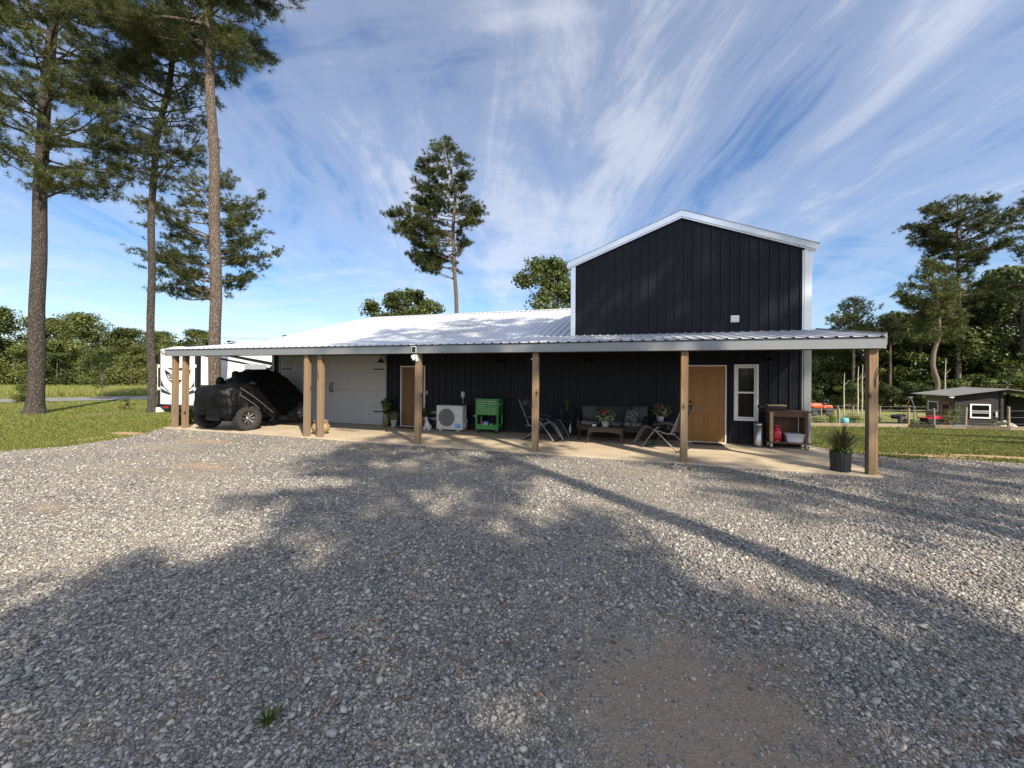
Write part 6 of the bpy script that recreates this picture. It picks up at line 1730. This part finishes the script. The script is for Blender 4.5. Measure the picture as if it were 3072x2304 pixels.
# three tall pines on the lawn at the left
mpp = 17.1 / 1176.4 / 1.843; yz = lambda y: (1115 - y / 1.843) * 17.1 / 1176.4 + 1.816
p1 = [(-29.19, 1.04, -0.03), (-29.09, 1.07, 4.92), (-29.06, 1.08, 7.75), (-28.97, 1.11, 10.51), (-28.95, 1.12, 12.48), (-28.84, 1.15, 14.06), (-28.59, 1.23, 16.03), (-28.49, 1.26, 18.0), (-28.4, 1.3, 22.5)]
e1 = [(1080, 20, 200), (1000, 90, 390), (900, 250, 390), (800, 270, 440), (700, 270, 460), (600, 270, 430), (500, 270, 330), (400, 280, 350), (300, 300, 390), (150, 320, 430), (0, 330, 400), (-250, 220, 260), (-420, 60, 60)]
pine('pine_tree', 'thickest pine at the left edge of the lawn with a dark trunk and wide crown', p1, 0.265, zoomenv(e1, p1, mpp, yz), 108, 0.30, 28, 0.0095, 11, 0.30, 'bark_dark', 'tall pines on the lawn', sub=(4, 8), dense=1.5, planar=0.45)
mpp = 17.9 / 1176.4 / 1.843; yz = lambda y: (1117 - y / 1.843) * 17.9 / 1176.4 + 1.816
p2 = [(-25.27, 3.11, -0.03), (-25.33, 3.09, 5.1), (-25.32, 3.09, 8.47), (-25.25, 3.12, 10.96), (-25.19, 3.13, 12.6), (-24.89, 3.23, 13.44), (-24.52, 3.34, 15.08), (-24.43, 3.37, 17.28), (-24.37, 3.39, 20.0)]
e2 = [(1050, 130, 30), (1000, 180, 130), (900, 190, 250), (800, 220, 300), (700, 240, 290), (600, 270, 260), (500, 330, 220), (400, 280, 210), (300, 220, 200), (150, 190, 190), (0, 150, 150), (-120, 40, 40)]
pine('pine_tree', 'slender pine between the two thicker pines of the lawn', p2, 0.150, zoomenv(e2, p2, mpp, yz), 105, 0.27, 26, 0.0095, 12, 0.30, 'bark_dark', 'tall pines on the lawn', sub=(4, 7), dense=1.4, planar=0.45)
mpp = 16.4 / 1176.4 / 1.843; yz = lambda y: (1118 - y / 1.843) * 16.4 / 1176.4 + 1.816
p3 = [(-21.0, 2.88, -0.03), (-20.98, 2.88, 4.84), (-21.03, 2.87, 8.31), (-21.11, 2.84, 11.34), (-21.24, 2.8, 13.61), (-21.31, 2.78, 15.49), (-21.37, 2.76, 17.38), (-21.4, 2.76, 23.5)]
e3 = [(360, 10, 200), (320, 20, 240), (260, 250, 230), (200, 560, 170), (130, 700, 190), (50, 700, 240), (-40, 620, 420), (-200, 420, 400), (-450, 300, 300), (-700, 80, 80)]
pine('pine_tree', 'straight pine with reddish bark rising behind the covered buggy', p3, 0.225, zoomenv(e3, p3, mpp, yz), 104, 0.31, 28, 0.0095, 13, 0.30, 'bark', 'tall pines on the lawn', sub=(4, 9), dense=1.7, planar=0.45)

# pine behind the barn roof
pc = [(-21.61, 27.42, -0.03), (-21.61, 27.42, 5.41), (-21.62, 27.42, 8.08), (-22.06, 27.28, 16.07), (-21.83, 27.35, 20.06), (-22.29, 27.21, 22.72), (-22.81, 27.04, 24.72), (-23.03, 26.97, 25.85)]
m_ = 40 / 1176.4 / 2.5525; yz = lambda y: (1119 - (350 + y / 2.5525)) * 40 / 1176.4 + 1.816
ec = [(1200, 250, -120), (1120, 300, 10), (1060, 380, 20), (980, 440, 60), (920, 430, 90), (880, 380, 60), (830, 480, 170), (790, 490, 210), (740, 330, 220), (680, 270, 190), (600, 300, 100), (540, 300, 60), (480, 300, 110), (400, 280, 130), (340, 190, 190), (280, 120, 110), (200, 60, 60), (165, 20, 20)]
pine('pine_tree', 'tall lone pine with a bare lower trunk rising behind the white barn roof', pc, 0.23, [(yz(y), l * m_, r * m_) for y, l, r in ec], 96, 0.36, 24, 0.020, 14, 0.40, 'bark', sub=(4, 8), dense=2.2, tintm=0.42, planar=0.65)
# pine seen behind the straight pine
pb = [(-45.4, 20.0, -0.03), (-45.5, 19.95, 12), (-45.67, 19.87, 23.0)]
m_ = 40 / 1176.4 / 1.843; yz = lambda y: (1117 - y / 1.843) * 40 / 1176.4 + 1.816
eb = [(1640, 40, 80), (1580, 330, 260), (1500, 360, 230), (1430, 340, 330), (1370, 280, 350), (1300, 300, 260), (1220, 380, 250), (1150, 420, 230), (1090, 210, 260), (1020, 130, 160), (960, 110, 110), (930, 30, 60)]
pine('pine_tree', 'dense dark pine half hidden behind the straight pine by the buggy', pb, 0.22, [(yz(y), l * m_, r * m_) for y, l, r in eb], 74, 0.42, 20, 0.022, 15, 0.45, 'bark_far', sub=(3, 7), dense=1.5, tintm=0.36, planar=0.6)
# right hand pines
ps = 54 / 1176.4
pa = [(38.25, 60.89, -2.9), (38.25, 60.89, -1.05), (38.31, 60.91, 9.15), (38.13, 60.85, 18.07), (37.96, 60.8, 26.6)]
m_ = ps / 3.07; yz = lambda y: (1131 - (560 + y / 3.07)) * ps + 1.816
ea = [(1180, 150, 150), (1060, 120, 250), (960, 90, 330), (860, 60, 120), (760, 60, 80), (700, 260, 60), (620, 250, 300), (540, 150, 400), (480, 370, 380), (400, 340, 540), (330, 320, 540), (270, 310, 400), (220, 270, 260), (150, 170, 120), (90, 70, 90)]
pine('pine_tree', 'tallest pine of the dark woods at the right, above the shed', pa, 0.30, [(yz(y), l * m_, r * m_) for y, l, r in ea], 110, 0.50, 20, 0.028, 16, 0.55, 'bark_far', 'pines of the right woods', sub=(4, 7), dense=1.8, planar=0.55, tintm=0.30)
p5 = [(29.49, 49.75, -2.5), (29.49, 49.75, -0.42), (29.69, 49.82, 1.26), (29.09, 49.63, 2.93), (29.14, 49.64, 4.61), (29.66, 49.81, 6.29), (29.75, 49.84, 7.96), (29.53, 49.76, 10.19), (29.36, 49.71, 11.87), (28.6, 49.5, 15.6)]
m_ = 46 / 1176.4 / 3.07; yz = lambda y: (1131 - (560 + y / 3.07)) * 46 / 1176.4 + 1.816
e5 = [(1420, 200, 100), (1300, 130, 200), (1230, 260, 150), (1130, 170, 140), (1060, 350, 130), (1010, 360, 130), (950, 300, 120), (880, 180, 130), (800, 110, 120), (720, 70, 80), (680, 30, 30)]
pine('pine_tree', 'shorter crooked pine with a bent pale trunk left of the tallest right pine', p5, 0.26, [(yz(y), l * m_, r * m_) for y, l, r in e5], 95, 0.44, 20, 0.026, 17, 0.50, 'bark_far', 'pines of the right woods', sub=(4, 7), dense=1.8, planar=0.55, tintm=0.36)
p6 = [(27.6, 63.9, -3.3), (27.67, 63.86, 5), (27.67, 63.86, 14.0)]
m_ = 60 / 1176.4 / 3.07; yz = lambda y: (1131 - (560 + y / 3.07)) * 60 / 1176.4 + 1.816
e6 = [(1370, 250, 120), (1300, 210, 100), (1230, 220, 90), (1180, 200, 80), (1130, 110, 160), (1090, 90, 120), (1050, 60, 50), (1035, 20, 20)]
pine('pine_tree', 'small round-topped pine just above the right end of the porch roof', p6, 0.2, [(yz(y), l * m_, r * m_) for y, l, r in e6], 73, 0.5, 16, 0.032, 18, 0.6, 'bark_far', 'pines of the right woods', sub=(3, 5), dense=1.2, tintm=0.25)
p7 = [(31.5, 62.5, -3.2), (31.5, 62.5, 10.5)]
e7 = [(7.0, 1.6, 1.4), (8.2, 1.8, 1.6), (9.3, 0.9, 1.2), (10.4, 0.4, 0.5)]
pine('pine_tree', 'small pine top between the porch roof end and the crooked pine', p7, 0.15, e7, 48, 0.5, 16, 0.032, 19, 0.6, 'bark_far', 'pines of the right woods', sub=(3, 5), dense=1.2, tintm=0.25)
p8 = [(40.5, 51.1, -2.9), (40.5, 51.1, 26)]
e8 = [(8, 1.5, 2), (11, 4.3, 3), (12.5, 5.4, 3), (14, 3.0, 3), (16, 3.6, 3), (18.5, 4.4, 3), (20, 3.2, 3), (22, 3, 3), (25.5, 1, 1)]
pine('pine_tree', 'pine mostly outside the right edge, its branches reaching into the sky', p8, 0.26, e8, 89, 0.44, 18, 0.026, 20, 0.5, 'bark_far', 'pines of the right woods', sub=(3, 6), dense=1.2, tintm=0.3)
for x, y, z1, r_, lab in ((16.1, 39.27, 1.4, 0.10, 'thin bleached dead trunk left of the corner post, in front of the woods'), (20.16, 45.78, 2.2, 0.12, 'thin brown dead trunk just left of the corner post, in front of the woods'), (20.64, 45.93, 2.4, 0.11, 'whitest thin dead trunk beside the corner post, in front of the woods'), (27.5, 45.0, 3.0, 0.10, 'thin pale sapling trunk behind the shed roof')):
    g = ground_at(x, y)
    t = thing('dead_tree', lab, 'tree', (x, y, g))
    h = z1 - g + 0.8; r_ *= 0.7
    MB().tube([(0, 0, -0.2), (0.03, 0, h * 0.3), (0.0, 0, h * 0.65), (0.06, 0, h)], [r_, r_ * 0.85, r_ * 0.7, r_ * 0.35], 8).build('trunk', M['dead_wood'], t)
    MB().tube([(0.0, 0, h * 0.7), (0.5, 0.1, h * 0.82)], [r_ * 0.3, 0.01], 5).build('branch', M['dead_wood'], t)


# broad-leaved trees: leaves spread over many overlapping clumps
def leafy(name, seed, H, Wd, trunk_h, nclump, nleaf, size, mat, clump=(0.12, 0.24), trunk_r=0.16, low=0.25):
    """builds a tree at the origin: trunk, limbs, crown"""
    q = np.random.default_rng(seed)
    t = thing(name, None, 'tree')
    tb = Tubes(7)
    tb.add([(0, 0, -0.3), (0.05, 0.02, H * 0.25), (0.02, 0.08, H * 0.55), (0, 0, H * 0.8)], trunk_r, trunk_r * 0.25)
    P_ = []; N_ = []; T_ = []
    for k in range(nclump):
        u = q.uniform(0, 1) ** 0.8; z = trunk_h + (H - trunk_h) * u
        wz = Wd / 2 * (math.sin(PI * (0.14 + 0.80 * u)) ** 0.75)
        a = q.uniform(0, 2 * PI); rr = wz * math.sqrt(q.uniform(0.1, 1)) * 0.9
        r = H * q.uniform(*clump) * (1 - 0.35 * u)
        c = np.array([rr * math.cos(a), rr * math.sin(a), min(z, H - r * 0.6)])
        n = int(nleaf / nclump * q.uniform(0.6, 1.4))
        d = q.normal(0, 1, (n, 3)); d /= np.linalg.norm(d, axis=1, keepdims=True)
        rad = r * q.uniform(0.35, 1.05, n)[:, None]
        p_ = c + d * rad * np.array([1, 1, 0.72]); P_.append(p_)
        N_.append(d + np.array([0, 0, 0.5]) + q.normal(0, 0.55, (n, 3)))
        T_.append(np.clip(q.normal(0.42 + 0.16 * q.normal(), 0.16, n), 0, 1))
        if k % 3 == 0: tb.add([(0, 0, c[2] * 0.55), c * np.array([0.5, 0.5, 0.78]), c], trunk_r * 0.35, 0.015)
    tb.build('trunk', M['bark_far'], t)
    leaf_cloud('crown', t, M[mat], np.concatenate(P_), np.concatenate(N_), size, 0.7, seed, np.concatenate(T_))
    return t


def plant_tree(proto, first, x, y, s, rz, label, group, sz=None, base=None):
    t = proto if first else copy_tree(proto)
    t.location = (x, y, ground_at(x, y) - 0.02 if base is None else base); t.rotation_euler = (0, 0, rz); t.scale = (s, s, sz or s)
    t['label'] = label
    if group: t['group'] = group
    elif 'group' in t: del t['group']
    return t


def W2(px, depth):
    """ground position at a bearing (in 1000ths of the frame width right of the axis) and depth"""
    X = px * depth
    return CAM[0] + X * RIGHT[0] + depth * FWD[0], CAM[1] + X * RIGHT[1] + depth * FWD[1]


oakA = leafy('broadleaf_tree', 51, 10.0, 8.5, 1.2, 50, 15000, 0.26, 'leaf')
oakB = leafy('broadleaf_tree', 52, 10.0, 7.0, 0.8, 44, 13500, 0.26, 'leaf', (0.10, 0.22))
bushA = leafy('shrub', 53, 4.0, 6.0, 0.0, 36, 9500, 0.18, 'leaf', (0.16, 0.34), 0.06)
bushB = leafy('shrub', 54, 4.0, 4.5, 0.0, 30, 8000, 0.18, 'leaf', (0.14, 0.30), 0.06)
bushC = leafy('shrub', 57, 4.0, 5.5, 0.0, 30, 6000, 0.24, 'leaf_dark', (0.15, 0.32), 0.06)
for b_ in (bushA, bushB, bushC): b_['category'] = 'shrub'
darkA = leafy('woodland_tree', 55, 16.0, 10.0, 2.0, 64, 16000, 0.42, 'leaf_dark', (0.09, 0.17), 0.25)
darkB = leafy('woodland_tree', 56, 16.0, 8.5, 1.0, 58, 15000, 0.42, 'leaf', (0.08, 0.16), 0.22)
GL = 'trees along the far side of the road'; GS = 'shrubs along the far side of the road'; GR = 'trees of the right woods'
used = set()
def put(proto, *a, **k):
    plant_tree(proto, proto.name not in used, *a, **k); used.add(proto.name)
# bearings are X/depth
LEFT = [  # bearing, depth, height scale, proto, label
    (-1.33, 46, 1.02, oakA, 'tall rounded tree at the left edge beyond the road'), (-1.19, 48, 0.88, oakB, 'tree behind the road just right of the thickest pine'),
    (-1.09, 49, 0.93, oakA, 'broad bright crowned tree midway along the left tree line'), (-0.985, 51, 0.74, oakB, 'lower tree in the left tree line near the slender pine'),
    (-0.91, 53, 0.70, oakA, 'tree of the left tree line right behind the slender pine'), (-0.80, 58, 0.70, oakB, 'rounded tree showing above the travel trailer roof'),
    (-0.70, 66, 0.46, oakA, 'low dark tree top just right of the trailer roof'), (-1.46, 50, 1.0, oakB, 'tree at the far left end of the tree line, cut by the frame'),
    (-0.74, 75, 0.46, oakB, 'far tree behind the straight pine by the buggy')]
for i, (bx, d, s, pr, lab) in enumerate(LEFT):
    x, y = W2(bx, d); put(pr, x, y, s * d / 50, i * 1.7, lab, GL)
SH = [(-1.40, 41, 1.0, bushA), (-1.27, 42, 1.15, bushB), (-1.16, 42, 0.98, bushA), (-1.06, 43, 1.1, bushB), (-0.97, 43, 0.95, bushA), (-0.88, 45, 1.05, bushB), (-0.80, 46, 0.9, bushA), (-1.33, 46, 1.45, bushB), (-1.12, 46, 1.4, bushA), (-0.93, 48, 1.35, bushB), (-0.72, 50, 1.1, bushA)]
SL = ['leafy shrub at the left edge in front of the tree line', 'bright shrub left of the thickest pine trunk, beyond the road', 'wide shrub right of the thickest pine trunk, beyond the road', 'bright green shrub in the middle of the roadside thicket',
      'lower shrub of the roadside thicket left of the slender pine', 'shrub just right of the slender pine trunk beyond the road', 'shrub beside the travel trailer corner, beyond the road', 'tall shrub behind the thickest pine trunk', 'tall shrub at the back of the middle of the roadside thicket', 'tall shrub at the back behind the slender pine', 'shrub mostly hidden behind the travel trailer']
for i, ((bx, d, s, pr), lab) in enumerate(zip(SH, SL)):
    x, y = W2(bx, d); put(pr, x, y, s, i * 2.3, lab, GS)
RIGHT_T = [
    (0.775, 66, 0.78, darkB, 'woodland tree behind the camper trailer'), (0.70, 70, 0.80, darkA, 'woodland tree just right of the barn corner'), (0.84, 70, 0.84, darkA, 'dark woodland tree right of the corner post'),
    (0.90, 62, 0.84, darkB, 'woodland tree behind the step ladder'), (0.97, 66, 1.0, darkA, 'dark woodland tree behind the crooked pine'), (1.04, 58, 0.84, darkB, 'woodland tree between the crooked pine and the tallest pine'),
    (1.10, 66, 1.12, darkA, 'dark woodland tree right behind the tallest pine'), (1.145, 56, 0.98, darkB, 'bright green woodland tree right of the tallest pine'), (1.23, 58, 1.18, darkB, 'sunlit woodland tree above the right end of the shed'),
    (1.30, 52, 1.22, darkB, 'big woodland tree at the right edge of the frame'), (1.42, 56, 1.2, darkB, 'woodland tree beyond the right edge'), (0.63, 80, 0.85, darkA, 'far woodland tree hidden by the barn corner'), (1.17, 68, 1.30, darkA, 'tall dark tree top at the back right of the woods'),
    (0.80, 84, 0.98, darkA, 'far dark woodland tree above the camper trailer')]
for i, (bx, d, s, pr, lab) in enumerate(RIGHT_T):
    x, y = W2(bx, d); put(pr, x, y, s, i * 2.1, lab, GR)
UND = [(0.74, 60, 0.95, bushC, 'light understorey shrub above the camper trailer'), (0.86, 56, 0.95, bushC, 'understorey shrub just right of the corner post'), (0.95, 54, 0.9, bushC, 'understorey shrub behind the step ladder'), (1.02, 50, 0.95, bushC, 'understorey shrub behind the crooked pine trunk'),
       (1.09, 48, 1.0, bushC, 'understorey shrub behind the shed roof'), (1.17, 47, 1.15, bushC, 'understorey shrub behind the shed roof ridge'), (1.26, 46, 1.2, bushC, 'understorey shrub behind the lean-to roof'), (1.36, 46, 1.2, bushC, 'understorey shrub at the right edge behind the lean-to'), (0.80, 78, 1.5, bushC, 'far understorey shrub left of the corner post'), (0.69, 84, 1.5, bushC, 'far understorey shrub right of the barn corner trim')]
for i, (bx, d, s, pr, lab) in enumerate(UND):
    x, y = W2(bx, d); put(pr, x, y, s, i * 1.3 + 0.4, lab, 'understorey of the right woods')
# a back belt of woods so no gap shows bare horizon: one far mass
def far_woods():
    q = np.random.default_rng(77); P_ = []; N_ = []; T_ = []
    for bx0, bx1, d0, d1, h0, h1, k in ((0.55, 1.6, 92, 120, 6, 14, 90), (-1.75, -0.55, 66, 95, 4, 7.5, 90)):
        for i in range(k):
            bx = q.uniform(bx0, bx1); d = q.uniform(d0, d1); x, y = W2(bx, d); g = ground_at(x, y); h = q.uniform(h0, h1)
            for j in range(4):
                n = 70; c = np.array([x + q.uniform(-2, 2), y + q.uniform(-2, 2), g + h * (0.12 + 0.26 * j)])
                dd = q.normal(0, 1, (n, 3)); dd /= np.linalg.norm(dd, axis=1, keepdims=True)
                P_.append(c + dd * h * 0.26 * q.uniform(0.5, 1, n)[:, None]); N_.append(dd + np.array([0, 0, 0.5])); T_.append(np.clip(q.normal(0.35, 0.18, n), 0, 1))
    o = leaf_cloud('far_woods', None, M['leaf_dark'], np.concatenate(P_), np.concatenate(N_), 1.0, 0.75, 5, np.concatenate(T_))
    tag(o, 'dark mass of far woods behind the trees on both sides', 'woods', kind='stuff')
far_woods()

# trees whose crowns show above the white roof
oakC = leafy('broadleaf_tree', 61, 11.4, 8.0, 2.0, 52, 12000, 0.26, 'leaf', (0.09, 0.17))
plant_tree(oakC, True, -10.6, 22.6, 1.0, 0.5, 'round leafy tree showing behind the roof beside the tall gable', None)
tc_ = leafy('broadleaf_tree', 62, 14.6, 12.0, 9.0, 40, 9000, 0.42, 'leaf_dark', (0.08, 0.13), 0.25)
x, y = W2(-0.278, 60)
plant_tree(tc_, True, x, y, 1.0, 0.2, 'flat-topped dark tree crown just above the left part of the white roof', None)
# small plants on the left lawn
b2 = copy_tree(bushB); plant_tree(b2, True, -39.2, 4.7, 0.30, 0.4, 'small rounded shrub at the road edge behind the thickest pine', None, 0.28); b2['category'] = 'shrub'
sp = leafy('sapling', 63, 3.2, 1.9, 0.9, 14, 1400, 0.13, 'leaf', (0.10, 0.18), 0.035)
plant_tree(sp, True, -38.0, 7.6, 1.0, 0, 'small slender sapling at the road edge between the two left pines', None)
b3 = leafy('shrub', 64, 0.55, 0.8, 0.05, 9, 420, 0.07, 'leaf', (0.16, 0.28), 0.012); b3['category'] = 'shrub'
plant_tree(b3, True, -27.85, 3.54, 1.0, 0, 'tiny reddish shrub on the lawn left of the slender pine', None)
t = thing('fern', 'clump of broad leaves beside the slab behind the left porch posts', 'plant', (-19.55, 0.75, -0.03))
pts, nr = bush_points(Q, 130, (0, 0, 0.22), (0.42, 0.34, 0.22)); leaf_cloud('foliage', t, M['leaf'], pts, nr, 0.20, 0.45, 71)
# pines standing out of view behind the drive: their long shadows fall across it
GSH = 'pines behind the viewer that shade the drive'
SHP = [(8.3, -10.3, 27.5, 81, 0.24, 16.5, 3.2, 2.3), (6.2, -12.7, 27.0, 82, 0.24, 14.5, 3.3, 2.3), (6.15, -17.2, 17.0, 83, 0.20, 7.0, 3.0, 2.3), (9.6, -18.4, 17.0, 84, 0.22, 11.5, 2.4, 2.2), (5.3, -15.4, 18.5, 85, 0.18, 9.0, 2.7, 2.2),
       (13.0, -10.3, 26.0, 86, 0.20, 17.0, 2.6, 2.0), (13.4, -14.9, 19.5, 87, 0.18, 12.5, 2.2, 1.0), (3.8, -17.5, 14.0, 92, 0.15, 9.5, 1.9, 2.0), (16.0, -12.4, 20.0, 90, 0.18, 13.0, 2.4, 1.0), (21.5, 0.6, 15.5, 88, 0.2, 9.0, 1.3, 1.5), (16.5, 0.2, 10.5, 89, 0.16, 6.0, 1.0, 1.5)]
for x, y, h, sd, r_, zc, ext, dn in SHP:
    env = [(zc, ext * 0.5, ext * 0.5), (zc + (h - zc) * 0.25, ext, ext), (zc + (h - zc) * 0.6, ext * 0.85, ext * 0.85), (h - 0.5, 0.5, 0.5)]
    pine('pine_tree', 'pine standing out of view behind the drive, casting its shadow on the gravel', [(x, y, -0.03), (x + 0.3, y + 0.1, h * 0.5), (x, y, h)], r_, env, 46, 0.34, 18, 0.020, sd, 0.34, 'bark', GSH, sub=(4, 7) if dn > 1.6 else (3, 6), dense=dn)

for i, (x, y, lab) in enumerate(((-6.06, -7.45, 'small green weed sprouting in the dark gravel at the bottom of the drive'), (-3.2, -0.72, 'low green weed at the foot of the porch post by the reclining chairs'))):
    t = thing('weed', lab, 'weed', (x, y, -0.034), i * 1.3)
    blades('leaves', t, M['grass_blade'], (0, 0, 0.0), 34, 0.09, 0.09, 0.006, 90 + i, 0.02)
